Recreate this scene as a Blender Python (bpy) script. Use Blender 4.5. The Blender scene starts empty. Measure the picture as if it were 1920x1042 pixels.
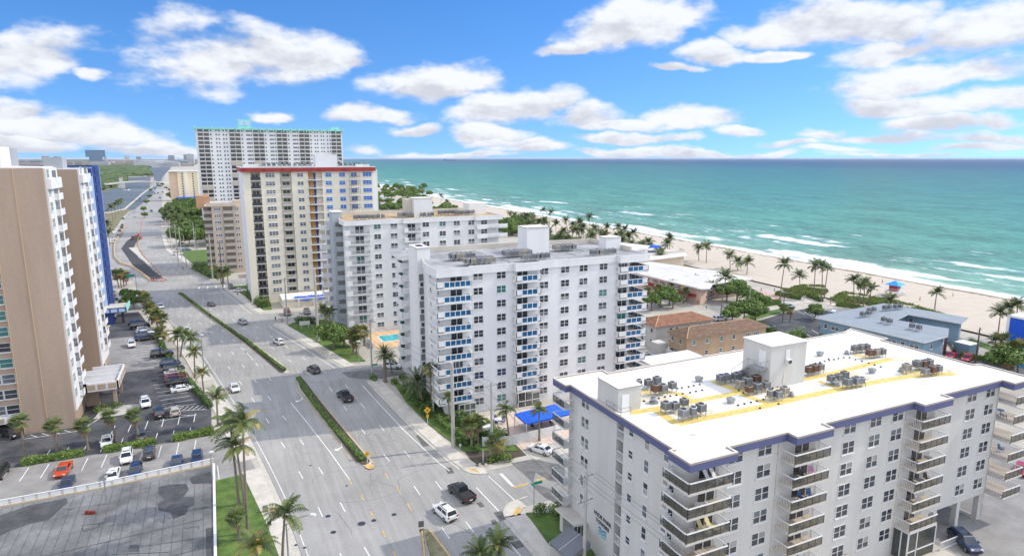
import bpy, math, random
from mathutils import Vector, Matrix
random.seed(7)
SC = bpy.context.scene
COL = SC.collection
R = math.radians
# ---------------------------------------------------------------- camera maths (survey of the street: x east, y north, metres)
F, PSI, TH, CAMH = 1200.0, R(25.0), math.atan(224 / 1200.0), 50.0
def ray(px, py):
    x = (px - 960) / F; y = -(py - 521) / F
    f = math.cos(TH) + y * math.sin(TH); u = -math.sin(TH) + y * math.cos(TH)
    return (x * math.cos(PSI) + f * math.sin(PSI), -x * math.sin(PSI) + f * math.cos(PSI), u)
def g(px, py, z=0.0):
    r = ray(px, py); t = (z - CAMH) / r[2]
    return (r[0] * t, r[1] * t)
def zat(x, y, py):
    lo, hi = -20, 200
    for _ in range(40):
        m = (lo + hi) / 2
        f = x * math.sin(PSI) + y * math.cos(PSI); u = m - CAMH
        v = (f * math.sin(TH) + u * math.cos(TH)) / (f * math.cos(TH) - u * math.sin(TH))
        if 521 - F * v > py: lo = m
        else: hi = m
    return lo
# ---------------------------------------------------------------- materials
MATS = {}
def lin(c): return tuple(((v / 12.92) if v <= 0.04045 else ((v + 0.055) / 1.055) ** 2.4) for v in c)
def mat(name, c, rough=0.7, var=0.12, scale=0.6, metal=0.0, bump=0.0, fine=0.0, finescale=9.0, spec=0.4, c2=None, trans=0.0, streak=False, alpha=1.0, emit=0.0):
    if name in MATS: return MATS[name]
    m = bpy.data.materials.new(name); m.use_nodes = True; n = m.node_tree.nodes; l = m.node_tree.links
    b = n['Principled BSDF']; b.inputs['Roughness'].default_value = rough; b.inputs['Metallic'].default_value = metal
    b.inputs['Specular IOR Level'].default_value = spec
    if alpha < 1: b.inputs['Alpha'].default_value = alpha
    tc = n.new('ShaderNodeNewGeometry')
    no = n.new('ShaderNodeTexNoise'); no.inputs['Scale'].default_value = scale; no.inputs['Detail'].default_value = 6; no.inputs['Roughness'].default_value = 0.62
    if streak:
        mp = n.new('ShaderNodeMapping'); mp.inputs['Scale'].default_value = (1, 1, 0.12)
        l.new(tc.outputs['Position'], mp.inputs['Vector']); l.new(mp.outputs[0], no.inputs['Vector'])
    else: l.new(tc.outputs['Position'], no.inputs['Vector'])
    ramp = n.new('ShaderNodeMapRange'); ramp.inputs['From Min'].default_value = 0.32; ramp.inputs['From Max'].default_value = 0.68
    l.new(no.outputs['Fac'], ramp.inputs['Value'])
    mix = n.new('ShaderNodeMix'); mix.data_type = 'RGBA'
    d = tuple(v * (1 - var) for v in c); e = c2 if c2 else tuple(min(1, v * (1 + var * 0.7)) for v in c)
    mix.inputs['A'].default_value = (*d, 1); mix.inputs['B'].default_value = (*e, 1)
    l.new(ramp.outputs[0], mix.inputs['Factor'])
    out = mix.outputs['Result']
    if fine > 0:
        n2 = n.new('ShaderNodeTexNoise'); n2.inputs['Scale'].default_value = finescale; n2.inputs['Detail'].default_value = 4
        l.new(tc.outputs['Position'], n2.inputs['Vector'])
        mr = n.new('ShaderNodeMapRange'); mr.inputs['From Min'].default_value = 0.3; mr.inputs['From Max'].default_value = 0.7
        mr.inputs['To Min'].default_value = 1 - fine; mr.inputs['To Max'].default_value = 1 + fine
        l.new(n2.outputs['Fac'], mr.inputs['Value'])
        mu = n.new('ShaderNodeVectorMath'); mu.operation = 'SCALE'
        l.new(out, mu.inputs[0]); l.new(mr.outputs[0], mu.inputs['Scale']); out = mu.outputs[0]
    l.new(out, b.inputs['Base Color'])
    if bump > 0:
        bn = n.new('ShaderNodeBump'); bn.inputs['Strength'].default_value = bump; bn.inputs['Distance'].default_value = 0.1
        n3 = n.new('ShaderNodeTexNoise'); n3.inputs['Scale'].default_value = finescale; n3.inputs['Detail'].default_value = 5
        l.new(tc.outputs['Position'], n3.inputs['Vector']); l.new(n3.outputs['Fac'], bn.inputs['Height']); l.new(bn.outputs[0], b.inputs['Normal'])
    MATS[name] = m; return m
def glass(name, c, rough=0.12): return mat(name, c, rough, var=0.35, scale=0.35, spec=0.7)
white = mat('white_stucco', (0.69, 0.695, 0.70), 0.85, 0.07, 0.45, streak=True, fine=0.05)
white2 = mat('bright_white_stucco', (0.70, 0.70, 0.695), 0.85, 0.06, 0.4, streak=True, fine=.03)
cream = mat('cream_stucco', (0.525, 0.515, 0.49), 0.85, 0.08, 0.45, streak=True, fine=0.05)
yellowish = mat('pale_yellow_stucco', (0.74, 0.685, 0.55), 0.85, 0.06, 0.2, streak=True, fine=0.03)
greyst = mat('grey_beige_stucco', (0.55, 0.51, 0.44), 0.85, 0.08, 0.3)
pinkbeige = mat('pink_beige_stucco', (0.60, 0.49, 0.39), 0.85, 0.08, 0.2, streak=True, fine=0.03)
tanbrick = mat('tan_brick', (0.39, 0.295, 0.225), 0.9, 0.12, 0.25, fine=0.06, finescale=5.0, streak=True)
tanstrip = mat('tan_joint', (0.50, 0.36, 0.24), 0.9, 0.05)
frame = mat('window_frame_white', (0.64, 0.64, 0.64), 0.5, 0.03)
gdark = glass('dark_glass', (0.035, 0.04, 0.05)); ggrey = glass('grey_glass', (0.13, 0.15, 0.17)); gteal = glass('teal_glass', (0.04, 0.17, 0.16))
gblind = mat('window_with_pale_blind', (0.30, 0.29, 0.27), 0.3, .3, 1.5, spec=.6)
gblue = glass('blue_film_glass', (0.02, 0.12, 0.42)); gpanel = mat('blue_balcony_glass', (0.012, 0.12, 0.27), 0.15, .3, .35, spec=.6, alpha=.88); gsmoke = mat('smoked_balcony_glass', (0.05, 0.06, 0.055), 0.12, .3, .35, spec=.6, alpha=.52)
railw = mat('railing_white', (0.70, 0.70, 0.70), 0.6, 0.04)
purple = mat('periwinkle_fascia', (0.09, 0.10, 0.205), 0.7, 0.05, 0.5)
roofw = mat('white_roof_membrane', (0.74, 0.725, 0.67), 0.8, 0.09, 0.25, fine=0.04)
roofw2 = mat('weathered_white_roof', (0.56, 0.54, 0.50), 0.85, 0.12, 0.2, c2=(0.66, 0.64, 0.60), fine=0.06)
roofy = mat('yellow_walkway_paint', (0.66, 0.50, 0.16), 0.8, 0.2, 1.2, fine=.12, finescale=3)
roofg = mat('grey_gravel_roof', (0.27, 0.27, 0.275), 0.9, 0.25, 0.25, c2=(0.42, 0.42, 0.43), fine=0.15)
rooftan = mat('stained_tan_roof', (0.50, 0.30, 0.11), 0.9, 0.35, 0.35, c2=(0.55, 0.45, 0.30))
concr = mat('concrete', (0.50, 0.47, 0.42), 0.9, 0.16, 0.35, fine=0.05)
walk = mat('sidewalk_concrete', (0.56, 0.52, 0.46), 0.9, 0.16, 0.5, fine=0.06)
kerbm = mat('kerb_concrete', (0.52, 0.49, 0.43), 0.9, 0.14, 0.8)
asph = mat('lot_asphalt', (0.05, 0.055, 0.07), 0.9, 0.35, 0.22, c2=(0.115, 0.115, 0.12), fine=0.12, finescale=1.5)
asph2 = mat('worn_asphalt', (0.27, 0.26, 0.25), 0.9, 0.22, 0.3, fine=0.07)
asph3 = mat('fresh_asphalt', (0.06, 0.06, 0.065), 0.9, 0.3, 0.4, fine=0.2, finescale=1.2)
paintw = mat('road_paint_white', (0.78, 0.78, 0.76), 0.7, 0.22, 1.3)
painty = mat('road_paint_yellow', (0.60, 0.40, 0.14), 0.7, 0.3, 1.0)
grass_m = mat('lawn_grass', (0.075, 0.15, 0.025), 0.9, 0.35, 0.5, c2=(0.13, 0.20, 0.045), fine=0.25, finescale=5)
drygrass = mat('patchy_grass', (0.14, 0.15, 0.06), 0.9, 0.35, 0.4, c2=(0.30, 0.26, 0.16), fine=0.2, finescale=4)
mulch = mat('mulch', (0.09, 0.075, 0.06), 0.95, 0.3, 1.5, fine=0.3, finescale=6)
sand = mat('beach_sand', (0.72, 0.63, 0.53), 0.95, 0.10, 0.12, fine=0.06, finescale=1.2)
metal = mat('galvanised_metal', (0.33, 0.34, 0.35), 0.5, 0.2, 2, metal=0.4)
dmetal = mat('dark_metal', (0.05, 0.05, 0.055), 0.5, 0.2, 2)
polec = mat('concrete_pole', (0.42, 0.40, 0.37), 0.9, 0.12, 1)
wood = mat('pole_timber', (0.13, 0.085, 0.06), 0.9, 0.2, 1.5)
bark = mat('palm_trunk_bark', (0.20, 0.165, 0.13), 0.95, 0.3, 4, bump=0.3)
red = mat('red_paint', (0.30, 0.035, 0.028), 0.6, 0.2, 0.6); teal = mat('aqua_paint', (0.28, 0.62, 0.55), 0.7, 0.06, 0.5)
bluep = mat('strong_blue', (0.01, 0.09, 0.55), 0.7, 0.12, 0.8); orange = mat('barrel_orange', (0.62, 0.13, 0.03), 0.6, 0.1)
navy = mat('navy_blue_paint', (0.025, 0.06, 0.22), 0.7, 0.08, 0.4); ltblue = mat('pale_blue_stucco', (0.43, 0.55, 0.75), 0.85, 0.05, 0.3, streak=True)
hotblue = mat('grey_blue_stucco', (0.20, 0.30, 0.38), 0.85, 0.08, 0.4, streak=True)
grn = [mat('foliage_light', (0.19, 0.27, 0.055), 0.7, 0.3, 1.2), mat('foliage_mid', (0.10, 0.175, 0.035), 0.7, 0.3, 1.2), mat('foliage_dark', (0.04, 0.08, 0.02), 0.7, 0.3, 1.2)]
pgr = [mat('palm_frond_green', (0.13, 0.17, 0.045), 0.6, 0.3, 1.0), mat('palm_frond_dark', (0.06, 0.09, 0.035), 0.6, 0.3, 1.0), mat('palm_frond_yellow', (0.34, 0.27, 0.08), 0.6, 0.25, 1.0), mat('dead_frond', (0.23, 0.16, 0.09), 0.8, 0.2, 1.0)]
# ---------------------------------------------------------------- mesh builder
class MB:
    def __init__(s, *mats): s.v = []; s.f = []; s.m = []; s.mats = list(mats)
    def mi(s, m):
        if m is None: return 0
        if m not in s.mats: s.mats.append(m)
        return s.mats.index(m)
    def face(s, pts, m=None):
        i = len(s.v); s.v += [tuple(p) for p in pts]; s.f.append(tuple(range(i, i + len(pts)))); s.m.append(s.mi(m))
    def box(s, x0, x1, y0, y1, z0, z1, m=None, top=None):
        i = len(s.v); s.v += [(x0, y0, z0), (x1, y0, z0), (x1, y1, z0), (x0, y1, z0), (x0, y0, z1), (x1, y0, z1), (x1, y1, z1), (x0, y1, z1)]
        k = s.mi(m); t = s.mi(top) if top else k
        for f, q in (((0, 3, 2, 1), k), ((4, 5, 6, 7), t), ((0, 1, 5, 4), k), ((1, 2, 6, 5), k), ((2, 3, 7, 6), k), ((3, 0, 4, 7), k)):
            s.f.append(tuple(i + a for a in f)); s.m.append(q)
    def prism(s, poly, z0, z1, m=None, top=None, bottom=True):
        a = sum(poly[i][0] * poly[(i + 1) % len(poly)][1] - poly[(i + 1) % len(poly)][0] * poly[i][1] for i in range(len(poly)))
        if a < 0: poly = poly[::-1]
        i = len(s.v); n = len(poly); s.v += [(p[0], p[1], z0) for p in poly] + [(p[0], p[1], z1) for p in poly]
        k = s.mi(m); t = s.mi(top) if top else k
        for j in range(n):
            q = (j + 1) % n; s.f.append((i + j, i + q, i + n + q, i + n + j)); s.m.append(k)
        s.f.append(tuple(i + n + j for j in range(n))); s.m.append(t)
        if bottom: s.f.append(tuple(i + n - 1 - j for j in range(n))); s.m.append(k)
    def beam(s, a, b, w, h=None, m=None):   # rectangular bar from a to b
        a = Vector(a); b = Vector(b); h = h or w; d = (b - a)
        if d.length < 1e-6: return
        d.normalize(); up = Vector((0, 0, 1)) if abs(d.z) < 0.95 else Vector((1, 0, 0))
        r = d.cross(up).normalized() * (w / 2); u = r.cross(d).normalized() * (h / 2)
        i = len(s.v)
        for p in (a, b): s.v += [tuple(p - r - u), tuple(p + r - u), tuple(p + r + u), tuple(p - r + u)]
        k = s.mi(m)
        for f in ((0, 1, 2, 3), (7, 6, 5, 4), (0, 4, 5, 1), (1, 5, 6, 2), (2, 6, 7, 3), (3, 7, 4, 0)): s.f.append(tuple(i + a_ for a_ in f)); s.m.append(k)
    def tube(s, pts, rad, n=8, m=None, cap=True):
        pts = [Vector(p) for p in pts]; rs = rad if isinstance(rad, (list, tuple)) else [rad] * len(pts)
        i0 = len(s.v); k = s.mi(m)
        for j, p in enumerate(pts):
            d = (pts[min(j + 1, len(pts) - 1)] - pts[max(j - 1, 0)]).normalized()
            up = Vector((0, 0, 1)) if abs(d.z) < 0.9 else Vector((1, 0, 0))
            r = d.cross(up).normalized(); u = r.cross(d).normalized()
            for q in range(n):
                a = 2 * math.pi * q / n; s.v.append(tuple(p + (r * math.cos(a) + u * math.sin(a)) * rs[j]))
        for j in range(len(pts) - 1):
            for q in range(n):
                a = i0 + j * n + q; b = i0 + j * n + (q + 1) % n
                s.f.append((a, b, b + n, a + n)); s.m.append(k)
        if cap:
            s.f.append(tuple(i0 + q for q in range(n))[::-1]); s.m.append(k)
            s.f.append(tuple(i0 + (len(pts) - 1) * n + q for q in range(n))); s.m.append(k)
    def cyl(s, x, y, z0, z1, r, n=12, m=None, r2=None): s.tube([(x, y, z0), (x, y, z1)], [r, r if r2 is None else r2], n, m)
    def mesh(s, name, smooth=False):
        me = bpy.data.meshes.new(name); me.from_pydata(s.v, [], s.f)
        for m in s.mats: me.materials.append(m)
        if len(s.mats) > 1: me.polygons.foreach_set('material_index', s.m)
        if smooth: me.polygons.foreach_set('use_smooth', [True] * len(s.f))
        me.update(); return me
def link(name, me, parent=None, loc=(0, 0, 0), rot=0.0, scale=None):
    o = bpy.data.objects.new(name, me); COL.objects.link(o); o.location = loc
    o.rotation_euler = (0, 0, rot)
    if scale: o.scale = (scale,) * 3 if not hasattr(scale, '__len__') else scale
    if parent: o.parent = parent
    return o
def tag(o, label=None, cat=None, group=None, kind=None):
    if label: o['label'] = label
    if cat: o['category'] = cat
    if group: o['group'] = group
    if kind: o['kind'] = kind
    return o
def thing(name, label, cat, loc=(0, 0, 0), rot=0.0, group=None):
    o = bpy.data.objects.new(name, None); COL.objects.link(o); o.location = loc; o.rotation_euler = (0, 0, rot); o.empty_display_size = 0.5
    return tag(o, label, cat, group)
def struct(name, mb): return tag(link(name, mb.mesh(name)), kind='structure')
def solo(name, mb, label, cat, group=None, loc=(0, 0, 0), rot=0.0, smooth=False): return tag(link(name, mb.mesh(name, smooth), None, loc, rot), label, cat, group)
def parts(name, parent, items, origin=(0, 0)):
    """items = (mesh, loc, rot); the 100 nearest the camera become parts, the rest one part kept as stuff"""
    ox, oy = origin
    items = sorted(items, key=lambda t: (t[1][0] + ox) ** 2 + (t[1][1] + oy) ** 2 + (t[1][2] - CAMH) ** 2)
    objs = [link(name, me, parent, loc, rot) for me, loc, rot in items[:100]]
    if len(items) > 100:
        v = []; f = []; mi = []; mats = []
        for me, loc, rot in items[100:]:
            M = Matrix.Translation(loc) @ Matrix.Rotation(rot, 4, 'Z'); i = len(v)
            idx = []
            for m in me.materials:
                if m not in mats: mats.append(m)
                idx.append(mats.index(m))
            v += [tuple(M @ q.co) for q in me.vertices]
            for p in me.polygons: f.append(tuple(i + a for a in p.vertices)); mi.append(idx[p.material_index])
        me = bpy.data.meshes.new(name); me.from_pydata(v, [], f)
        for m in mats: me.materials.append(m)
        me.polygons.foreach_set('material_index', mi); me.update()
        tag(link(name, me, parent), kind='stuff')
    return objs
# polyline helpers
def offs(pl, d):
    out = []
    for i, p in enumerate(pl):
        a = pl[max(i - 1, 0)]; b = pl[min(i + 1, len(pl) - 1)]
        dx, dy = b[0] - a[0], b[1] - a[1]; L = math.hypot(dx, dy) or 1
        out.append((p[0] + dy / L * d, p[1] - dx / L * d))    # d > 0 : to the right of travel
    return out
def strip(mb, pl, d0, d1, z0, z1, m=None, top=None):
    A = offs(pl, d0); B = offs(pl, d1); i = len(mb.v); n = len(pl); k = mb.mi(m); t = mb.mi(top) if top else k
    for z in (z0, z1):
        mb.v += [(p[0], p[1], z) for p in A] + [(p[0], p[1], z) for p in B]
    for j in range(n - 1):
        for f, q in (((2 * n + j, 2 * n + j + 1, 3 * n + j + 1, 3 * n + j), t), ((j, j + 1, 2 * n + j + 1, 2 * n + j), k), ((n + j + 1, n + j, 3 * n + j, 3 * n + j + 1), k)):
            mb.f.append(tuple(i + a for a in f)); mb.m.append(q)
    for a, b in ((0, n), (n - 1, 2 * n - 1)): mb.f.append((i + a, i + b, i + b + 2 * n, i + a + 2 * n)); mb.m.append(k)
def flat(mb, pl, d0, d1, z, m=None):
    A = offs(pl, d0); B = offs(pl, d1)
    for j in range(len(pl) - 1): mb.face([(*A[j], z), (*A[j + 1], z), (*B[j + 1], z), (*B[j], z)][::-1], m)
def interp(pts, y):
    if y <= pts[0][1]: a, b = pts[0], pts[1]
    else:
        for a, b in zip(pts, pts[1:]):
            if y <= b[1]: break
    return a[0] + (b[0] - a[0]) * (y - a[1]) / (b[1] - a[1])
def line_at(pts, ys): return [(interp(pts, y), y) for y in ys]
def frange(a, b, s):
    n = max(1, int(round(abs(b - a) / s))); return [a + (b - a) * i / n for i in range(n + 1)]
# ---------------------------------------------------------------- camera, sun, sky
cam = bpy.data.cameras.new('camera'); co = bpy.data.objects.new('camera', cam); COL.objects.link(co)
co.location = (0, 0, CAMH); co.rotation_euler = (R(90) - TH, 0, -PSI); cam.lens = F / 1920 * 36; cam.sensor_width = 36
cam.clip_start = 1; cam.clip_end = 120000; SC.camera = co
SUN_AZ, SUN_EL = R(100), R(41.5)
sl = bpy.data.lights.new('sun', 'SUN'); sl.energy = 2.3; sl.angle = R(0.55); sl.color = (1.0, 0.93, 0.81)
so = bpy.data.objects.new('sun', sl); COL.objects.link(so); so.location = (100, -50, 200)
so.rotation_euler = Vector((math.sin(SUN_AZ) * math.cos(SUN_EL), math.cos(SUN_AZ) * math.cos(SUN_EL), math.sin(SUN_EL))).to_track_quat('Z', 'Y').to_euler()
W = bpy.data.worlds.new('World'); SC.world = W; W.use_nodes = True; nt = W.node_tree; nt.nodes.clear()
N = nt.nodes.new; LK = nt.links.new
sky = N('ShaderNodeTexSky'); sky.sky_type = 'NISHITA'; sky.sun_disc = False; sky.sun_elevation = SUN_EL; sky.sun_rotation = SUN_AZ
sky.air_density = 1.0; sky.dust_density = 0.2; sky.ozone_density = 3.0; sky.altitude = 0
tcw = N('ShaderNodeTexCoord'); DIR = tcw.outputs['Generated']
lift = N('ShaderNodeVectorMath'); lift.operation = 'ADD'; LK(DIR, lift.inputs[0]); lift.inputs[1].default_value = (0, 0, 0.15)
lnrm = N('ShaderNodeVectorMath'); lnrm.operation = 'NORMALIZE'; LK(lift.outputs[0], lnrm.inputs[0]); LK(lnrm.outputs[0], sky.inputs['Vector'])
wn_ = N('ShaderNodeTexNoise'); wn_.inputs['Scale'].default_value = 9; wn_.inputs['Detail'].default_value = 4; wm_ = N('ShaderNodeMapping'); wm_.inputs['Scale'].default_value = (1, 1, 1.8); LK(DIR, wm_.inputs['Vector']); LK(wm_.outputs[0], wn_.inputs['Vector'])
wo_ = N('ShaderNodeVectorMath'); wo_.operation = 'MULTIPLY_ADD'; LK(wn_.outputs['Color'], wo_.inputs[0]); wo_.inputs[1].default_value = (0.10, 0.10, 0.05)
ws_ = N('ShaderNodeVectorMath'); ws_.operation = 'ADD'; LK(DIR, ws_.inputs[0]); ws_.inputs[1].default_value = (-0.05, -0.05, -0.025); LK(ws_.outputs[0], wo_.inputs[2])
def vdot(vec):
    d = N('ShaderNodeVectorMath'); d.operation = 'DOT_PRODUCT'; LK(wo_.outputs[0], d.inputs[0]); d.inputs[1].default_value = vec; return d.outputs['Value']
def mth(op, a, b=None, c=None, clamp=False):
    m = N('ShaderNodeMath'); m.operation = op; m.use_clamp = clamp
    for i, q in enumerate((a, b, c)):
        if q is None: continue
        if isinstance(q, (int, float)): m.inputs[i].default_value = q
        else: LK(q, m.inputs[i])
    return m.outputs[0]
# cumulus in the sky: direction of the centre, half width, half height, tilt (all as seen from the beach front)
CL = [(55, 112, 150, 62, -10), (430, 120, 190, 78, 0), (560, 118, 130, 36, -3), (810, 158, 128, 40, -4), (690, 219, 92, 24, 0), (760, 248, 46, 15, 0), (985, 205, 125, 42, -8), (1100, 225, 90, 36, 0),
      (918, 252, 75, 20, 0), (1300, 222, 100, 30, 0), (1400, 248, 45, 13, 0), (1215, 45, 160, 60, -12), (1085, 85, 95, 18, -10), (1330, 103, 72, 24, 0), (1458, 107, 62, 12, 0), (1610, 55, 210, 62, 0), (1840, 60, 190, 75, -18),
      (1790, 140, 230, 42, -14), (1690, 205, 150, 30, 0), (1545, 252, 80, 20, 0), (110, 250, 150, 38, 6), (15, 282, 90, 26, 0), (300, 285, 90, 20, 0), (1760, 240, 130, 26, 0), (1880, 235, 70, 30, 0),
      (520, 216, 42, 16, 0), (770, 288, 70, 11, 0), (690, 282, 60, 16, 0), (1000, 280, 110, 15, 0), (1180, 264, 120, 12, 0), (1180, 286, 150, 10, 0), (1560, 282, 120, 12, 0), (1800, 280, 150, 14, 0), (1440, 288, 90, 11, 0), (30, 215, 60, 22, 0), (850, 290, 160, 10, 0), (1320, 290, 160, 10, 0), (1680, 292, 160, 10, 0), (950, 268, 90, 13, 0), (1650, 262, 170, 16, 0), (1480, 268, 80, 12, 0), (1850, 265, 120, 18, 0), (1150, 240, 120, 18, 0), (1700, 95, 150, 40, -10), (1500, 60, 130, 45, 0), (1250, 130, 60, 10, 0), (1900, 180, 130, 40, -12), (650, 118, 60, 20, 0), (180, 135, 40, 16, 15)]
best = None; shade = None
nz = N('ShaderNodeTexNoise'); nz.inputs['Scale'].default_value = 6.5; nz.inputs['Detail'].default_value = 12; nz.inputs['Roughness'].default_value = 0.60
mpw = N('ShaderNodeMapping'); mpw.inputs['Scale'].default_value = (1, 1, 2.2); LK(DIR, mpw.inputs['Vector']); LK(mpw.outputs[0], nz.inputs['Vector'])
nw = N('ShaderNodeTexNoise'); nw.inputs['Scale'].default_value = 22; nw.inputs['Detail'].default_value = 6; LK(mpw.outputs[0], nw.inputs['Vector'])
warp = mth('MULTIPLY', mth('SUBTRACT', nw.outputs['Fac'], 0.5), 0.5)
for cx, cy, w, h, tilt in CL:
    c = Vector(ray(cx, cy)).normalized(); rr = Vector((math.cos(PSI), -math.sin(PSI), 0)); rr = (rr - c * rr.dot(c)).normalized(); uu = rr.cross(c).normalized()
    t = R(-tilt); r2 = rr * math.cos(t) + uu * math.sin(t); u2 = -rr * math.sin(t) + uu * math.cos(t)
    k = F / math.cos(math.atan(math.hypot(cx - 960, cy - 521) / F)) ** 1
    a = vdot(tuple(r2 * (k / w))); b = vdot(tuple(u2 * (k / h)))
    bn = mth('MINIMUM', b, 0); b2 = mth('ADD', b, mth('MULTIPLY', bn, 0.55))          # flatter bases
    cb = N('ShaderNodeCombineXYZ'); LK(a, cb.inputs[0]); LK(b2, cb.inputs[1])
    front = mth('MULTIPLY', mth('LESS_THAN', vdot(tuple(c)), 0), 50)
    ln = N('ShaderNodeVectorMath'); ln.operation = 'LENGTH'; LK(cb.outputs[0], ln.inputs[0])
    msk = mth('SUBTRACT', 1.0, mth('ADD', ln.outputs['Value'], front))
    if best is None: best = msk; shade = b
    else:
        gt = mth('GREATER_THAN', msk, best); mx = N('ShaderNodeMix'); mx.data_type = 'FLOAT'; LK(gt, mx.inputs['Factor']); LK(shade, mx.inputs['A']); LK(b, mx.inputs['B'])
        shade = mx.outputs['Result']; best = mth('MAXIMUM', best, msk)
dens = mth('ADD', mth('MULTIPLY', best, 1.0), mth('MULTIPLY', mth('SUBTRACT', nz.outputs['Fac'], 0.455), 2.7))
dens = mth('ADD', dens, warp)
# unseen cloud cover added behind the camera to fill shaded walls and road
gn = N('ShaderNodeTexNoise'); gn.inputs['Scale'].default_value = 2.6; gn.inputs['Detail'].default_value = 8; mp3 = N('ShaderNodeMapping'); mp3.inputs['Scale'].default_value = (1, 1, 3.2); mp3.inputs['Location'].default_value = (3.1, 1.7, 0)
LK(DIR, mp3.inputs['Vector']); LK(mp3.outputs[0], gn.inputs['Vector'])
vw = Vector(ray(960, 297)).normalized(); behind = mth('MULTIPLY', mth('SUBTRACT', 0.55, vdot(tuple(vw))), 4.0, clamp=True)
fill_cloud = mth('MULTIPLY', mth('MULTIPLY', mth('SUBTRACT', gn.outputs['Fac'], 0.40), 5.0), behind)
ss = N('ShaderNodeMapRange'); ss.interpolation_type = 'SMOOTHSTEP'; ss.inputs['From Min'].default_value = 0.0; ss.inputs['From Max'].default_value = 0.62; LK(mth('MAXIMUM', dens, fill_cloud), ss.inputs['Value'])
sep = N('ShaderNodeSeparateXYZ'); LK(DIR, sep.inputs[0])
cov = mth('MULTIPLY', ss.outputs[0], mth('GREATER_THAN', sep.outputs['Z'], 0.0))
cov = mth('MULTIPLY', cov, 0.97)
# cloud brightness: bright tops, greyer bases
nz2 = N('ShaderNodeTexNoise'); nz2.inputs['Scale'].default_value = 6.5; nz2.inputs['Detail'].default_value = 12; nz2.inputs['Roughness'].default_value = 0.60
mo = N('ShaderNodeVectorMath'); mo.operation = 'ADD'; LK(mpw.outputs[0], mo.inputs[0]); mo.inputs[1].default_value = (0.012, -0.002, 0.035); LK(mo.outputs[0], nz2.inputs['Vector'])
relief = mth('SUBTRACT', nz.outputs['Fac'], nz2.outputs['Fac'])
sh = mth('ADD', mth('ADD', mth('MULTIPLY', shade, 0.40), mth('MULTIPLY', relief, 4.2)), mth('MULTIPLY', mth('SUBTRACT', best, 0.5), -0.18))
shr = N('ShaderNodeMapRange'); shr.interpolation_type = 'SMOOTHSTEP'; shr.inputs['From Min'].default_value = -0.60; shr.inputs['From Max'].default_value = 0.42; LK(sh, shr.inputs['Value'])
cc = N('ShaderNodeMix'); cc.data_type = 'RGBA'; LK(shr.outputs[0], cc.inputs['Factor']); cc.inputs['A'].default_value = (0.62, 0.64, 0.71, 1); cc.inputs['B'].default_value = (0.90, 0.92, 0.96, 1)
hs = N('ShaderNodeHueSaturation'); hs.inputs['Saturation'].default_value = 1.32; hs.inputs['Value'].default_value = 0.98; hs.inputs['Hue'].default_value = 0.508; LK(sky.outputs[0], hs.inputs['Color'])
bg1 = N('ShaderNodeBackground'); bg1.inputs['Strength'].default_value = 0.15; LK(hs.outputs[0], bg1.inputs['Color'])
bg2 = N('ShaderNodeBackground'); LK(mth('MULTIPLY_ADD', behind, 0.9, 0.80), bg2.inputs['Strength']); LK(cc.outputs['Result'], bg2.inputs['Color'])  # cloud behind the camera is boosted as added fill light
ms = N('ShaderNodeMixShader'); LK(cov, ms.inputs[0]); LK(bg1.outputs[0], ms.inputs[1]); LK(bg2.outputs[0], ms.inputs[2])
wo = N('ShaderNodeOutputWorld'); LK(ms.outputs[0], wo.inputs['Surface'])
SC.view_settings.view_transform = 'Standard'; SC.view_settings.look = 'None'; SC.view_settings.exposure = 0.44; SC.view_settings.gamma = 1; SC.view_settings.use_curve_mapping = False
SC.render.engine = 'CYCLES'
# ---------------------------------------------------------------- terrain and sea
gm = mat('ground_mixed', (0.40, 0.37, 0.32), 0.95, 0.15, 0.03, c2=(0.50, 0.46, 0.40), fine=0.06, finescale=0.4)
mb = MB(gm); mb.face([(-70000, -3000, 0), (205, -3000, 0), (205, 60000, 0), (-70000, 60000, 0)], gm); struct('ground', mb)
def shore(y): return 257 + 5 * math.sin((y - 120) / 190.0) + (0 if y < 500 else (y - 500) * 0.03)
# beach: a slope from the dune line down into the water
sm = bpy.data.materials.new('beach_sand_wet_and_dry'); sm.use_nodes = True; n = sm.node_tree.nodes; l = sm.node_tree.links; b = n['Principled BSDF']; b.inputs['Roughness'].default_value = 0.95
ge = n.new('ShaderNodeNewGeometry'); sx = n.new('ShaderNodeSeparateXYZ'); l.new(ge.outputs['Position'], sx.inputs[0])
n1 = n.new('ShaderNodeTexNoise'); n1.inputs['Scale'].default_value = 0.25; n1.inputs['Detail'].default_value = 7; l.new(ge.outputs['Position'], n1.inputs['Vector'])
m1 = n.new('ShaderNodeMix'); m1.data_type = 'RGBA'; m1.inputs['A'].default_value = (0.45, 0.39, 0.32, 1); m1.inputs['B'].default_value = (0.57, 0.50, 0.41, 1); l.new(n1.outputs['Fac'], m1.inputs['Factor'])
ad = n.new('ShaderNodeMath'); ad.operation = 'MULTIPLY_ADD'; l.new(n1.outputs['Fac'], ad.inputs[0]); ad.inputs[1].default_value = 0.35; l.new(sx.outputs['Z'], ad.inputs[2])
rp = n.new('ShaderNodeValToRGB'); l.new(ad.outputs[0], rp.inputs[0]); e = rp.color_ramp.elements
e[0].position = 0.0; e[0].color = (1, 1, 1, 1); e[1].position = 0.44; e[1].color = (1, 1, 1, 1)
for p, c in ((0.24, (.62, .58, .52)), (0.30, (.60, .55, .48)), (0.335, (.34, .26, .14)), (0.40, (.36, .27, .15))): q = rp.color_ramp.elements.new(p); q.color = (*c, 1)
mu = n.new('ShaderNodeMix'); mu.data_type = 'RGBA'; mu.blend_type = 'MULTIPLY'; mu.inputs['Factor'].default_value = 1; l.new(m1.outputs['Result'], mu.inputs['A']); l.new(rp.outputs[0], mu.inputs['B']); l.new(mu.outputs['Result'], b.inputs['Base Color'])
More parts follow.
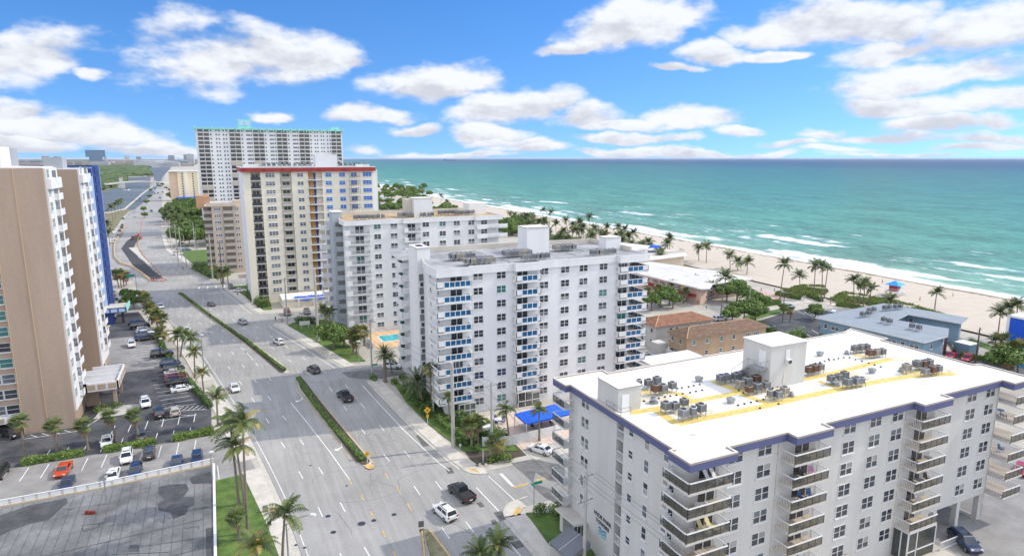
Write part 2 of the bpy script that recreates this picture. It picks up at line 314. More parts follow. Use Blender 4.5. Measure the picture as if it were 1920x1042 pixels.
mb = MB(sm); ys = frange(-400, 1200, 12) + frange(1260, 9000, 130)
xs = [(-59, 0.5), (-45, .55), (-30, 0.55), (-16, 0.6), (-8, 0.50), (-3, 0.30), (0, 0.14), (6, -0.25), (16, -0.8), (40, -2.5)]
for y in ys:
    for dx, z in xs:
        s_ = shore(y); mb.v.append((s_ + dx + 0.8 * math.sin(y / 7.0 + dx) if dx > -50 else s_ + dx, y, z + random.uniform(-.03, .03) * (dx > -50 and dx < 8)))
nx = len(xs)
for j in range(len(ys) - 1):
    for i in range(nx - 1): a = j * nx + i; mb.f.append((a, a + 1, a + nx + 1, a + nx)); mb.m.append(0)
tag(link('beach', mb.mesh('beach', True)), kind='structure')
# sea
wm = bpy.data.materials.new('sea_water'); wm.use_nodes = True; n = wm.node_tree.nodes; l = wm.node_tree.links; b = n['Principled BSDF']
b.inputs['Roughness'].default_value = 0.35; b.inputs['Specular IOR Level'].default_value = 0.15; b.inputs['IOR'].default_value = 1.33
ge = n.new('ShaderNodeNewGeometry'); sx = n.new('ShaderNodeSeparateXYZ'); l.new(ge.outputs['Position'], sx.inputs[0])
def nm(op, a, b_=None, c=None, clamp=False):
    m = n.new('ShaderNodeMath'); m.operation = op; m.use_clamp = clamp
    for i, q in enumerate((a, b_, c)):
        if q is None: continue
        if isinstance(q, (int, float)): m.inputs[i].default_value = q
        else: l.new(q, m.inputs[i])
    return m.outputs[0]
def noise(scale, det, vec, rough=0.6):
    t = n.new('ShaderNodeTexNoise'); t.inputs['Scale'].default_value = scale; t.inputs['Detail'].default_value = det; t.inputs['Roughness'].default_value = rough; l.new(vec, t.inputs['Vector']); return t.outputs['Fac']
def mapv(s, loc=(0, 0, 0), rz=0):
    m = n.new('ShaderNodeMapping'); m.inputs['Scale'].default_value = s; m.inputs['Location'].default_value = loc; m.inputs['Rotation'].default_value = (0, 0, rz); l.new(ge.outputs['Position'], m.inputs['Vector']); return m.outputs[0]
# distance from shore: x - (257 + 5 sin + ...)
shx = nm('ADD', nm('MULTIPLY', nm('SINE', nm('MULTIPLY', nm('SUBTRACT', sx.outputs['Y'], 120), 1 / 190.0)), 5), nm('MULTIPLY', nm('MAXIMUM', nm('SUBTRACT', sx.outputs['Y'], 500), 0), 0.03))
off = nm('SUBTRACT', nm('SUBTRACT', sx.outputs['X'], 257), shx)
big = noise(0.008, 5, mapv((1, 0.35, 1))); med = noise(0.05, 6, mapv((1, 0.3, 1))); 
offn = nm('ADD', off, nm('MULTIPLY', nm('SUBTRACT', big, 0.5), nm('MULTIPLY_ADD', off, 0.55, 60)))
lg = nm('DIVIDE', nm('LOGARITHM', nm('MAXIMUM', offn, 2), 10), 4.0)
rp = n.new('ShaderNodeValToRGB'); l.new(lg, rp.inputs[0]); e = rp.color_ramp.elements
e[0].position = 0.10; e[0].color = (0.34, 0.46, 0.36, 1); e[1].position = 1.0; e[1].color = (0.010, 0.038, 0.085, 1)
for p, c in ((0.30, (0.18, 0.32, 0.235)), (0.45, (0.115, 0.265, 0.195)), (0.575, (0.085, 0.25, 0.18)), (0.70, (0.055, 0.20, 0.16)), (0.83, (0.030, 0.135, 0.135)), (0.90, (0.014, 0.062, 0.105))): q = rp.color_ramp.elements.new(p); q.color = (*c, 1)
chop = noise(0.22, 7, mapv((1, 0.45, 1)), 0.7); chop2 = noise(0.035, 7, mapv((1, 0.3, 1), (5, 3, 0)), 0.72)
cm = nm('ADD', nm('MULTIPLY', nm('SUBTRACT', chop, 0.5), 2.2), nm('MULTIPLY', nm('SUBTRACT', chop2, 0.5), 1.9))
vm = n.new('ShaderNodeVectorMath'); vm.operation = 'SCALE'; l.new(rp.outputs[0], vm.inputs[0]); l.new(nm('ADD', 1.0, cm), vm.inputs['Scale'])
# foam: swash at the shoreline, then broken breaker lines running along the beach
warpx = nm('ADD', off, nm('MULTIPLY', nm('SUBTRACT', noise(0.012, 3, mapv((0.3, 1, 1))), 0.5), 46))
warpx = nm('ADD', warpx, nm('MULTIPLY', nm('SUBTRACT', noise(0.10, 6, mapv((1, 1, 1)), 0.7), 0.5), 26))
lace = noise(0.30, 8, mapv((1, 0.55, 1), (9, 2, 0)), 0.75); gaps = noise(0.016, 4, mapv((1.6, 0.7, 1), (2, 7, 0)), 0.6)
def band(c, w, thr): 
    d = nm('SUBTRACT', 1.0, nm('DIVIDE', nm('ABSOLUTE', nm('SUBTRACT', warpx, c)), w))
    return nm('MULTIPLY', nm('MAXIMUM', d, 0), nm('MULTIPLY', nm('SUBTRACT', gaps, thr), 8, clamp=True))
swash = nm('SUBTRACT', 1.5, nm('DIVIDE', nm('ADD', off, nm('MULTIPLY', nm('SUBTRACT', noise(0.04, 4, mapv((0.6, 1, 1), (4, 4, 0))), 0.5), 16)), 9.0))
fo = nm('MAXIMUM', swash, 0)
for c, w, t in ((22, 12, 0.40), (44, 14, 0.47), (68, 12, 0.50), (92, 15, 0.53), (126, 13, 0.56), (14, 16, 0.46)): fo = nm('MAXIMUM', fo, band(c, w, t))
near = nm('MULTIPLY', nm('SUBTRACT', noise(0.12, 6, mapv((1.3, 0.35, 1), (7, 9, 0)), 0.7), 0.59), 12)
near = nm('MULTIPLY', nm('MAXIMUM', near, 0), nm('SUBTRACT', 1.0, nm('DIVIDE', off, 230.0), clamp=True))
fo = nm('MAXIMUM', fo, near)
foam = nm('MULTIPLY', nm('SUBTRACT', nm('ADD', nm('MULTIPLY', fo, 0.9), lace), 0.74), 2.8, clamp=True)
caps = nm('MULTIPLY', nm('SUBTRACT', noise(0.10, 7, mapv((1.4, 0.6, 1), (1, 1, 0)), 0.75), 0.70), 18, clamp=True)
foam = nm('MAXIMUM', foam, nm('MULTIPLY', caps, nm('SUBTRACT', 0.75, nm('DIVIDE', off, 3000.0), clamp=True)))
fm = n.new('ShaderNodeMix'); fm.data_type = 'RGBA'; l.new(foam, fm.inputs['Factor']); l.new(vm.outputs[0], fm.inputs['A']); fm.inputs['B'].default_value = (0.82, 0.84, 0.82, 1); l.new(fm.outputs['Result'], b.inputs['Base Color'])
bu = n.new('ShaderNodeBump'); bu.inputs['Strength'].default_value = 0.5; bu.inputs['Distance'].default_value = 1.2; l.new(noise(0.35, 5, mapv((1, 0.5, 1)), 0.65), bu.inputs['Height']); l.new(bu.outputs[0], b.inputs['Normal'])
mb = MB(wm)
sp = [(shore(y) - 1.5, y) for y in frange(-400, 9000, 60)]
for a, b2 in zip(sp, sp[1:]): mb.face([(a[0], a[1], 0.02), (90000, a[1], 0.02), (90000, b2[1], 0.02), (b2[0], b2[1], 0.02)], wm)
mb.face([(520, 9000, 0.02), (90000, 9000, 0.02), (90000, 90000, 0.02), (520, 90000, 0.02)], wm)
mb.face([(shore(-400), -9000, 0.02), (90000, -9000, 0.02), (90000, -400, 0.02), (shore(-400) - 1.5, -400, 0.02)], wm)
struct('sea', mb)
cy = SC.cycles; cy.max_bounces = 5; cy.diffuse_bounces = 3; cy.glossy_bounces = 2; cy.transmission_bounces = 2; cy.volume_bounces = 0; cy.transparent_max_bounces = 6
cy.caustics_reflective = False; cy.caustics_refractive = False
W.cycles.sampling_method = 'MANUAL'; W.cycles.sample_map_resolution = 512
# ---------------------------------------------------------------- avenue
Wp = [(8.2, 55), (6.3, 78.7), (5.4, 92.6), (3.8, 107.9), (2.0, 122.1), (0.2, 135.1), (-6.1, 175.2), (-10.0, 196.5), (-16.7, 224), (-23.5, 252), (-27, 272), (-32, 300), (-46.1, 348.7), (-54.8, 411), (-57.6, 450), (-62.4, 534), (-70, 657), (-73.7, 760), (-78.2, 940), (-91.6, 1325), (-150, 2600)]
Ep = [(34.6, 55), (34.1, 75), (33.8, 91.5), (33.1, 94.2), (31.2, 111.4), (30.2, 125.2), (29.2, 140.8), (25.1, 156), (20.5, 177), (15, 200), (10.1, 224.5), (4.9, 255), (1.3, 274.6), (-3.1, 291.6), (-7.3, 307.4), (-14.8, 347.9), (-19.2, 373), (-24.9, 397), (-28.7, 437), (-32.2, 484), (-37.2, 564), (-42.3, 675), (-52.7, 840), (-65, 1100), (-86.3, 1457), (-140, 2600)]
We = lambda y: interp(Wp, y)
Ee = lambda y: interp(Ep, y)
def road_material():
    m = bpy.data.materials.new('avenue_pavement'); m.use_nodes = True; n = m.node_tree.nodes; l = m.node_tree.links; b = n['Principled BSDF']; b.inputs['Roughness'].default_value = 0.9
    ge = n.new('ShaderNodeNewGeometry')
    def nz_(scale, det, s=(1, 1, 1), rz=0.0, rough=.6):
        mp = n.new('ShaderNodeMapping'); mp.inputs['Scale'].default_value = s; mp.inputs['Rotation'].default_value = (0, 0, rz); l.new(ge.outputs['Position'], mp.inputs['Vector'])
        t = n.new('ShaderNodeTexNoise'); t.inputs['Scale'].default_value = scale; t.inputs['Detail'].default_value = det; t.inputs['Roughness'].default_value = rough; l.new(mp.outputs[0], t.inputs['Vector']); return t.outputs['Fac']
    def mm(op, a, b_=None, cl=False):
        q = n.new('ShaderNodeMath'); q.operation = op; q.use_clamp = cl
        for i, v in enumerate((a, b_)):
            if v is None: continue
            if isinstance(v, (int, float)): q.inputs[i].default_value = v
            else: l.new(v, q.inputs[i])
        return q.outputs[0]
    v = mm('ADD', mm('MULTIPLY', mm('SUBTRACT', nz_(0.07, 6), .5), .75), 1.0)
    v = mm('ADD', v, mm('MULTIPLY', mm('SUBTRACT', nz_(1.2, 4, (1, .05, 1), R(-8)), .5), .62))        # tyre tracks along the lanes
    v = mm('ADD', v, mm('MULTIPLY', mm('SUBTRACT', nz_(2.5, 6), .5), .36))
    vo = n.new('ShaderNodeTexVoronoi'); vo.feature = 'DISTANCE_TO_EDGE'; vo.inputs['Scale'].default_value = 0.16
    wv = n.new('ShaderNodeTexNoise'); wv.inputs['Scale'].default_value = .5; wv.inputs['Detail'].default_value = 5; l.new(ge.outputs['Position'], wv.inputs['Vector'])
    vm = n.new('ShaderNodeVectorMath'); vm.operation = 'MULTIPLY_ADD'; l.new(wv.outputs['Color'], vm.inputs[0]); vm.inputs[1].default_value = (3, 3, 3); l.new(ge.outputs['Position'], vm.inputs[2]); l.new(vm.outputs[0], vo.inputs['Vector'])
    crack = mm('MULTIPLY', mm('LESS_THAN', vo.outputs['Distance'], 0.007), mm('MULTIPLY', mm('SUBTRACT', nz_(.05, 3), .52), 5, True))
    v = mm('SUBTRACT', v, mm('MULTIPLY', crack, .42))
    sc = n.new('ShaderNodeVectorMath'); sc.operation = 'SCALE'; sc.inputs[0].default_value = (0.31, 0.302, 0.287); l.new(v, sc.inputs['Scale']); l.new(sc.outputs[0], b.inputs['Base Color']); return m
road = road_material()
ysr = frange(50, 300, 4) + frange(306, 700, 8) + frange(720, 2600, 60)
mb = MB(road)
for a, b in zip(ysr, ysr[1:]): mb.face([(We(a), a, .004), (Ee(a), a, .004), (Ee(b), b, .004), (We(b), b, .004)], road)
for (P_, y0, y1, a, b_) in ((Wp, 50, 255, .0, .55), (Ep, 50, 75, -.55, .0), (Ep, 92, 140, -.55, 0), (Ep, 152, 203, -.55, 0), (Ep, 221, 272, -.55, 0)):
    pl = line_at(P_, frange(y0, y1, 4)); flat(mb, pl, a, b_, .0065, kerbm); flat(mb, pl, (b_ if a == 0 else a - .05), (b_ + .05 if a == 0 else a), .0068, asph)
struct('avenue', mb)
# side streets (east) and their own surface
mb = MB(road)
mb.face([(33, 77, .002), (64, 77, .002), (64, 89.5, .002), (33, 89.5, .002)])
struct('side_street', mb)
mb = MB(asph2)
mb.face([(28, 141.5, .003), (110, 141.5, .003), (110, 149.5, .003), (24, 150.5, .003)]); struct('side_street', mb)
mb = MB(road); mb.face([(9, 205.5, .003), (70, 204, .003), (70, 216, .003), (6, 219.5, .003)]); struct('side_street', mb)
mb = MB(road); mb.face([(-2, 276, .003), (60, 274, .003), (60, 286, .003), (-4, 291, .003)]); struct('side_street', mb)
# kerbs and pavements (real 0.14 m steps)
def seg(pts, y0, y1, s=4): return line_at(pts, frange(y0, y1, s))
for y0, y1 in ((50, 141), (160, 255)):
    pass
mb = MB(walk); kb = MB(kerbm)
for y0, y1 in ((50, 106), (110, 150), (156, 262)):
    pl = seg(Wp, y0, y1); strip(mb, pl, -3.0, -0.28, 0, .14); strip(kb, pl, -0.28, 0, 0, .145)
for y0, y1, w in ((50, 75.5, 3.0), (91.5, 140.8, 2.7), (152, 203.5, 2.7), (221, 272, 2.4), (292, 480, 2.2)):
    pl = seg(Ep, y0, y1); strip(mb, pl, .28, w, 0, .14); strip(kb, pl, 0, .28, 0, .145)
# rounded corners of the kerb
def corner(cx, cy, r, a0, a1, w=2.4):
    pl = [(cx + r * math.cos(R(a)), cy + r * math.sin(R(a))) for a in frange(a0, a1, 10)]
    strip(kb, pl, 0, .28, 0, .145); strip(mb, pl, .28, min(w, r - .1) if a1 > a0 else w, 0, .14)
corner(38.0, 75.3, 3.9, 180, 92); corner(37.0, 91.7, 3.3, 268, 182)
strip(kb, [(38, 79.2), (39.5, 79.4)], 0, .28, 0, .145)
struct('pavement', mb); struct('kerb', kb)
mb = MB(painty); mb.prism([g(974, 950), g(966, 955), g(961, 966), g(968, 968), g(978, 957)], .146, .150, painty); mb.prism([g(872, 878), g(888, 884), g(900, 888), g(893, 880)], .146, .15, painty)
struct('ramp_paint', mb)
# lane lines
mb = MB(paintw)
def dashes(off_from, off, ys, L=2.9, w=.13):
    for y in ys:
        pl = line_at(off_from, [y, y + L]); pl = [(p[0] + off, p[1]) for p in pl]; flat(mb, pl, -w / 2, w / 2, .009)
def solid(off_from, off, y0, y1, w=.13, m=None, z=.009):
    pl = [(p[0] + off, p[1]) for p in seg(off_from, y0, y1)]; flat(mb, pl, -w / 2, w / 2, z, m)
yd = [61.5 + 12.65 * i for i in range(0, 16)]
dashes(Wp, 5.0, yd); dashes(Wp, 8.15, yd); solid(Wp, 1.3, 55, 250, .10)
solid(Wp, 11.3, 96, 134); dashes(Wp, 11.3, [y for y in yd if y > 148]); solid(Wp, 11.3, 168, 182)
dashes(Ep, -8.8, yd[:-2]); dashes(Ep, -5.3, yd[:-2]); solid(Ep, -2.0, 92, 138, .14); solid(Ep, -2.0, 153, 202, .14); solid(Ep, -2.0, 220, 270, .14); solid(Ep, -2, 55, 74)
dashes(Ep, -8.0, [300 + 12.6 * i for i in range(20)]); dashes(Ep, -4.8, [300 + 12.6 * i for i in range(20)])
solid(Ep, -11.5, 160, 200); 
for i in range(3): dashes(Ep, -11.5, [222 + 12.6 * i])
# turn arrow, stop bars, crossing bars
def quad(pts, m=paintw, z=.010): mb.face([(*g(*p), z) for p in pts][::-1], m)
def arrow(px, py, dx, dy, k=1.0):
    ox, oy = g(px, py); d = Vector((dx, dy)).normalized(); r = Vector((d.y, -d.x))
    P = lambda a, b: (ox + d.x * a * k + r.x * b * k, oy + d.y * a * k + r.y * b * k, .010)
    mb.face([P(-1.2, -.08), P(-1.2, .08), P(.1, .08), P(.1, -.08)]); mb.face([P(.1, -.08), P(.1, .08), P(.75, .95), P(.9, .8), P(.35, -.08)]); mb.face([P(.4, 1.2), P(1.3, 1.25), P(1.15, .35)])
arrow(641, 837, -.12, -1, 1.0); arrow(566, 748, -.12, -1, 1.0)
quad([(935, 887), (942, 887), (965, 911), (959, 911)]); quad([(963, 911), (990, 904), (991, 907), (965, 914)], painty); quad([(1005, 898), (1035, 891), (1036, 894), (1007, 901)], painty)
flat(mb, [g(916, 892), g(968, 940)], -.07, .07, .010); flat(mb, [g(893, 913), g(935, 957)], -.08, .08, .010)
for i in range(9):
    x = 340 + i * 14; a = g(372 + i * 16, 541 - i * .9); mb.face([(a[0], a[1], .01), (a[0] + .5, a[1], .01), (a[0] + .5, a[1] + 3, .01), (a[0], a[1] + 3, .01)])
flat(mb, [g(390, 551), g(475, 543)], -.2, .2, .010)
# yellow edge lines along the planted median
Mw = [(18.6, 101.5), (16.9, 118), (14.0, 142.4)]; Me = [(20.6, 100.1), (17.3, 130.4), (15.6, 146.1)]
M2 = [(13.0, 154), (9.8, 169), (6.5, 183.5), (-2.5, 219.2), (-12.1, 258.8), (-14.4, 268)]
flat(mb, [(20.9, 96), (17.6, 130), (15.9, 146.5), (13.9, 156), (10.6, 170), (7.4, 184), (-1.6, 219), (-11.2, 259)][1:], 0, .13, .009, painty); flat(mb, [(21.1, 100), (17.6, 130)], 0, .13, .009, painty)
flat(mb, [(18.2, 101.5), (16.4, 118), (13.6, 142)], -.06, .06, .009, painty); flat(mb, [(12.0, 154), (8.8, 169), (5.5, 183.5), (-3.4, 219), (-13, 259)], -.06, .06, .009, painty)
for p, q in (((722, 886), (728, 897)), ((744, 912), (751, 925)), ((764, 944), (772, 956)), ((717, 994), (723, 1006)), ((655, 899), (660, 908)), ((676, 927), (683, 938)), ((694, 958), (702, 970)), ((737, 1032), (742, 1042))): flat(mb, [g(*p), g(*q)], -.09, .09, .009, painty)
mb2 = mb; struct('road_markings', mb2)
# bits of repaired asphalt, drains
mb = MB(asph2)
for pts in ([(1138 / 3.696 + 720, 0)],): pass
for q in ([(779, 816), (790, 815), (805, 835), (793, 837)], [(834, 876), (846, 875), (852, 886), (840, 888)], [(893, 942), (902, 940), (909, 949), (900, 951)], [(920, 975), (928, 973), (934, 981), (924, 984)], [(925, 960), (940, 957), (950, 972), (937, 977)], [(957, 1016), (978, 1011), (988, 1022), (966, 1029)], [(370, 546), (425, 540), (428, 543), (375, 548)], [(355, 533), (367, 532), (369, 536), (358, 537)]):
    mb.face([(*g(*p), .006) for p in q][::-1], mat('patch_grey', (.13, .125, .12), .9, .3, 1.5, fine=.15) if q[0][0] > 700 else asph2)
mb.face([(*g(x, y), .0055) for x, y in ((800, 811), (830, 807), (835, 822), (850, 850), (820, 842), (806, 830))][::-1], asph2)
for a, b in (((690, 858), (840, 842)), ((640, 877), (830, 867)), ((543, 718), (690, 711)), ((455, 545), (300, 555))): flat(mb, [g(*a), g(*b)], -.12, .12, .007, asph2)
for q in ([(958, 868), (1000, 860), (1058, 872), (1060, 905), (1030, 900), (1004, 885), (1000, 905), (985, 890)], [(1000, 905), (1035, 918), (1062, 945), (1050, 950), (1020, 930), (1002, 915)], [(640, 698), (700, 692), (770, 700), (700, 712), (655, 708)], [(545, 556 + 58), (560, 612), (640, 618), (600, 622)]): mb.face([(*g(*p), .0335) for p in q][::-1], mat('dark_worn_patch', (.17, .168, .165), .9, .35, .6, fine=.15))
struct('asphalt_patches', mb)
mb = MB(mat('crack_sealant', (.15, .145, .14), .8, .3, 2)); rc = random.Random(21)
for i in range(70):
    y = rc.uniform(58, 250); x = We(y) + rc.uniform(1, 24); a = rc.choice([0, 1.62, 1.45, 1.7, 3.0]) + rc.uniform(-.25, .25); pl = [(x, y)]
    for k in range(rc.randint(3, 10)): a += rc.uniform(-.5, .5); x += math.cos(a) * .9; y += math.sin(a) * .9; pl.append((x, y))
    if We(y) + .5 < x < Ee(y) - .5: flat(mb, pl, -.035, .035, .0072)
struct('crack_sealing', mb)
mb = MB(metal, dmetal); mh = MB(dmetal, metal); mh.cyl(0, 0, .0, .014, .42, 20, dmetal); mh.cyl(0, 0, .0, .010, .52, 20, metal); mh = mh.mesh('manhole_cover')
for i, p in enumerate(((615, 967), (678, 981), (701, 975), (739, 964), (625, 997), (571, 1026), (512, 996), (882, 930), (555, 1021), (650, 910), (582, 872))):
    tag(link('manhole_cover', mh, None, (*g(*p), .004), 0, (1.25 if i == 1 else .85 if i < 5 else .5)), ['round iron manhole cover in the road left of the white hatchback', 'largest rusty manhole cover in the middle of the avenue', 'small round cover just right of the largest manhole', 'dark manhole cover nearest the white hatchback', 'dark manhole cover below the others on the southbound lanes', 'small utility cover close to the west kerb', 'grey round cover in the west pavement', 'tiny round valve cover behind the black pickup', 'round drain lid at the west gutter', 'tiny valve cover in the centre lane', 'tiny valve cover in the southbound lane'][i], 'manhole cover', 'manhole covers in the avenue')
# medians (kerbed islands with clipped hedges)
def island(name, outline, top, label, kz=.15):
    t = thing(name, label, 'traffic island'); cx = sum(p[0] for p in outline) / len(outline); cy = sum(p[1] for p in outline) / len(outline)
    m1 = MB(kerbm); m1.prism(outline, 0, kz, kerbm); link('kerb', m1.mesh('kerb'), t)
    m2 = MB(top); m2.prism([(cx + (p[0] - cx) * .93 + (0), cy + (p[1] - cy) * .985) for p in outline], kz, kz + .02, top); link('planting_bed', m2.mesh('planting_bed'), t)
    return t
isl1 = island('traffic_island', [(19.3, 99.4), (20.2, 99.2), (20.9, 100.3), (17.5, 130), (15.9, 146.5), (15.2, 151), (14.5, 150), (14.2, 142), (16.8, 118), (18.6, 101)], mulch, 'long raised traffic island with a green hedge in the middle of the avenue')
isl2 = island('traffic_island', [(13.6, 154), (10.4, 169), (7.1, 183.5), (-1.9, 219.2), (-11.5, 258.8), (-13.6, 268), (-14.4, 268), (-12.6, 258.8), (-3.1, 219.2), (5.9, 183.5), (9.2, 169), (12.4, 154)], mulch, 'farther raised traffic island with a thin hedge running towards the crossing')
isl3 = island('traffic_island', [(22.8, 77.9), (23.4, 77.2), (24.4, 66), (20.6, 64), (22.0, 74)], drygrass, 'triangular raised traffic island with dry grass at the bottom of the picture')
mb = MB(painty)
for q in ([(687, 871), (700, 872), (702, 878), (694, 881), (684, 877)],): mb.prism([g(*p) for p in q], .172, .176, painty)
strip(mb, [(22.6, 77.6), (21.2, 72), (20.0, 64)], -.06, .14, .15, .155); strip(mb, [(23.5, 76.9), (23.9, 72), (24.5, 64)], -.14, .06, .15, .155); struct('kerb_paint', mb)
# west side : sidewalk to lot surfaces
mb = MB(asph)
mb.prism([(-62, 123.3), (-3.4, 123.3), (-3.4, 137), (-8.5, 160), (-12.5, 171), (-26, 171), (-26, 150), (-62, 150)], 0, .01, asph); struct('car_park', mb)
mb = MB(asph2); mb.prism([(-31, 171), (-12.5, 171), (-15, 190), (-18, 206), (-31, 206)], 0, .009, asph2); mb.prism([(-31, 206), (-17.6, 206), (-25, 240), (-31, 240)], 0, .008, asph); struct('car_park', mb)
mb = MB(asph2); mb.prism([(-62, 110.3), (-3.3, 110.3), (-3.3, 123.3), (-62, 123.3)], 0, .012, asph2); mb.prism([(-3.3, 104), (3.4, 104), (1, 121), (-3.3, 121)], 0, .012, asph2); struct('car_park', mb)
mb = MB(grass_m); mb.prism([(-2.9, 104.3), (1.1, 104.8), (3.4, 88), (5.2, 70), (5.6, 58), (-2.9, 58)], 0, .16, grass_m)
tag(link('lawn', mb.mesh('lawn')), kind='structure')
mb = MB(grass_m)
mb.prism([(34.2, 139.5), (33.5, 125), (34.2, 111.4), (36.2, 97.5), (45, 93.5), (45.5, 109), (37.5, 112.5), (37.5, 120), (35.8, 133)], 0, .15, grass_m)
mb.prism([(28.0, 156), (23.2, 177), (17.8, 200), (20, 203), (30, 203), (30.5, 172), (31.8, 155)], 0, .15, grass_m)
mb.prism([(12.6, 225), (7.6, 255), (3.8, 273), (10, 273), (12, 250), (15.8, 236), (15.5, 224)], 0, .15, grass_m)
mb.prism([(-1, 292), (-4, 306), (-11.5, 346), (-19, 392), (5, 392), (5, 300)], 0, .15, grass_m)
mb.prism([(-74.4, 605), (-71.5, 612), (-73, 690), (-79, 700), (-77, 640)], 0, .1, grass_m)
mb.prism([(37.3, 75.3), (36.6, 67), (39.4, 58), (42, 66), (43.5, 70.5), (41, 73.6)], 0, .15, grass_m)
tag(link('lawn', mb.mesh('lawn')), kind='structure')
mb = MB(concr, walk, asph2)
mb.prism([(45.6, 93.8), (86, 93.8), (86, 110), (45.6, 110)], 0, .05, mat('patio_paving', (0.60, 0.48, 0.41), .9, .15, 1.2, fine=.08, finescale=3))
struct('patio', mb)
mb = MB(concr); mb.prism([(38, 89.5), (64, 89.5), (64, 93.4), (38, 93.4)], 0, .03, concr); mb.prism([(41, 74), (62, 74), (62, 77), (41, 77)], 0, .03, concr); mb.prism([(83, 30), (125, 30), (125, 62), (83, 62)], 0, .01, asph2)
mb.prism([(36, 91.6), (45.5, 91.6), (45.5, 97.5), (36.4, 97.5)], 0, .05, mulch); struct('forecourt', mb)
# lot bay lines (west lots)
mb = MB(paintw)
for x in range(-60, -4, 1):
    pass
for i in range(20):
    x = -6.2 - i * 2.75; flat(mb, [(x, 117.4), (x + .2, 122.4)], -.06, .06, .016)
    if -30 < x: flat(mb, [(x - 1, 124.0), (x - .8, 128.8)], -.06, .06, .014)
    if x > -22: flat(mb, [(x - .3, 131.5), (x - .1, 136)], -.06, .06, .014)
for i in range(7):
    y = 141.5 + i * 2.75; flat(mb, [(-12.2 - i * .5, y), (-6.2 - i * .62, y + .2)], -.06, .06, .014)
for i in range(13):
    y = 172.5 + i * 2.6; flat(mb, [(-19.5 - i * .5, y), (-14.4 - i * .42, y + .2)], -.06, .06, .014)
flat(mb, [(-10.2, 139.2), (-4.2, 137.4)], -.06, .06, .014)
for i in range(6): flat(mb, [(-9.6 + i * .9, 139.0 - i * .27), (-8.6 + i * .95, 141.2 - i * .3)], -.06, .06, .014)
flat(mb, [(-12.5, 137.2), (-6.0, 135.2)], -.06, .06, .014)
for i in range(4): flat(mb, [(-12.2 + i * 1.5, 137.1 - i * .45), (-11.9 + i * 1.5, 135.2)], -.06, .06, .014)
flat(mb, [(-12.6, 137.2), (-12.3, 134.9), (-6.0, 135.2)], -.06, .06, .014)
for i in range(5): flat(mb, [(-33.6 + i * 1.7, 137.6), (-32.3 + i * 1.7, 136.1)], -.06, .06, .014)
flat(mb, [(-34.4, 136.0), (-25.2, 136.0)], -.06, .06, .014); flat(mb, [(-25, 137.5), (-22, 144), (-20.2, 145)], -.07, .07, .014)
flat(mb, [(-2.6, 110), (-2.4, 104.8)], -.06, .06, .016)
struct('parking_lines', mb)
mb = MB(concr); mb.prism([(-24.3, 141.3), (-17.2, 141.5), (-16.4, 146.8), (-23.5, 147.5)], .01, .02, mat('pale_slab', (.46, .44, .40), .9, .12, .6)); mb.prism([(-62, 171), (-26, 171), (-26, 172), (-62, 172)], 0, .01, concr); struct('paved_slab', mb)
# low building roof at lower left : flat decaying membrane roof with a parapet
dr = mat('old_membrane_roof', (0.13, 0.133, 0.14), .85, .3, .18, c2=(.23, .23, .23), fine=.12, finescale=2.2)
t = thing('low_building', 'low flat building with a patched grey roof in the lower left corner', 'building', (-3.1, 109.7, 0))
RH = 0.0
mb = MB(cream, dr); mb.prism([(0, 0), (-3.1 * 0, -60), (-62, -60), (-62, -1.6 + 0), (-17.4, -1.3)], -.02, .35, cream, dr); link('wall', mb.mesh('wall'), t)
mb = MB(mat('dark_roof_patch', (0.075, .077, .082), .7, .35, .5)); 
def loc(p): a = g(p[0], p[1], .36); return (a[0] + 3.1, a[1] - 109.7)
def zz(px, py): return (px / 3.696, py / 3.696 + 760)
for q in ([(1100, 560), (1180, 545), (1290, 540), (1310, 580), (1270, 630), (1340, 630), (1350, 680), (1300, 715), (1290, 750), (1200, 785), (1180, 740), (1100, 725), (1090, 680), (1140, 650), (1100, 610)], [(0, 760), (200, 690), (460, 640), (470, 670), (400, 730), (340, 790), (200, 820), (60, 870), (0, 900)], [(1310, 500), (1475, 450), (1470, 540), (1330, 540)], [(1425, 850), (1480, 840), (1485, 1040), (1430, 1040)], [(900, 965), (960, 960), (965, 1010), (895, 1015)]):
    mb = MB(MATS['dark_roof_patch']); mb.prism([loc(zz(*p)) for p in q], .352, .358, None); link('roof_patch', mb.mesh('roof_patch'), t)
mb = MB(mat('roof_seam', (.09, .09, .10), .8, .2))
for i in range(26):
    x = -1.5 - i * 1.25; mb.beam((x, -1.9, .36), (x + .1, -34, .36), .05, .02)
for y in (-17.5, -25): mb.beam((-60, y - 2.5, .36), (-1.4, y + .4, .36), .14, .05)
for a, b in (((570, 830), (690, 815)), ((690, 815), (690, 840)), ((690, 840), (575, 870)), ((575, 870), (570, 830)), ((1280, 850), (1380, 835)), ((1380, 835), (1375, 855)), ((775, 1030), (1170, 1015))):
    A = loc(zz(*a)); B = loc(zz(*b)); mb.beam((*A, .37), (*B, .37), .09, .05)
link('roof_seam', mb.mesh('roof_seam'), t)
mb = MB(white2); mb.beam((0.0, .2, .42), (0, -60, .42), .35, .35); link('coping', mb.mesh('coping'), t)
mb = MB(mat('rust_red_block', (.20, .035, .02), .8, .2)); 
bm = MB(mat('rust_red_block', (.2, .035, .02))); bm.box(-.22, .22, -.18, .18, 0, .42); bm = bm.mesh('concrete_block')
for i, x in enumerate((600, 625, 650)): tag(link('roof_block', bm, None, (*g(*zz(x, 748), .36), .36), .2), 'rust red block standing on the patched roof, %s of the three' % ('leftmost', 'middle', 'rightmost')[i], 'block', 'red blocks on the patched roof')
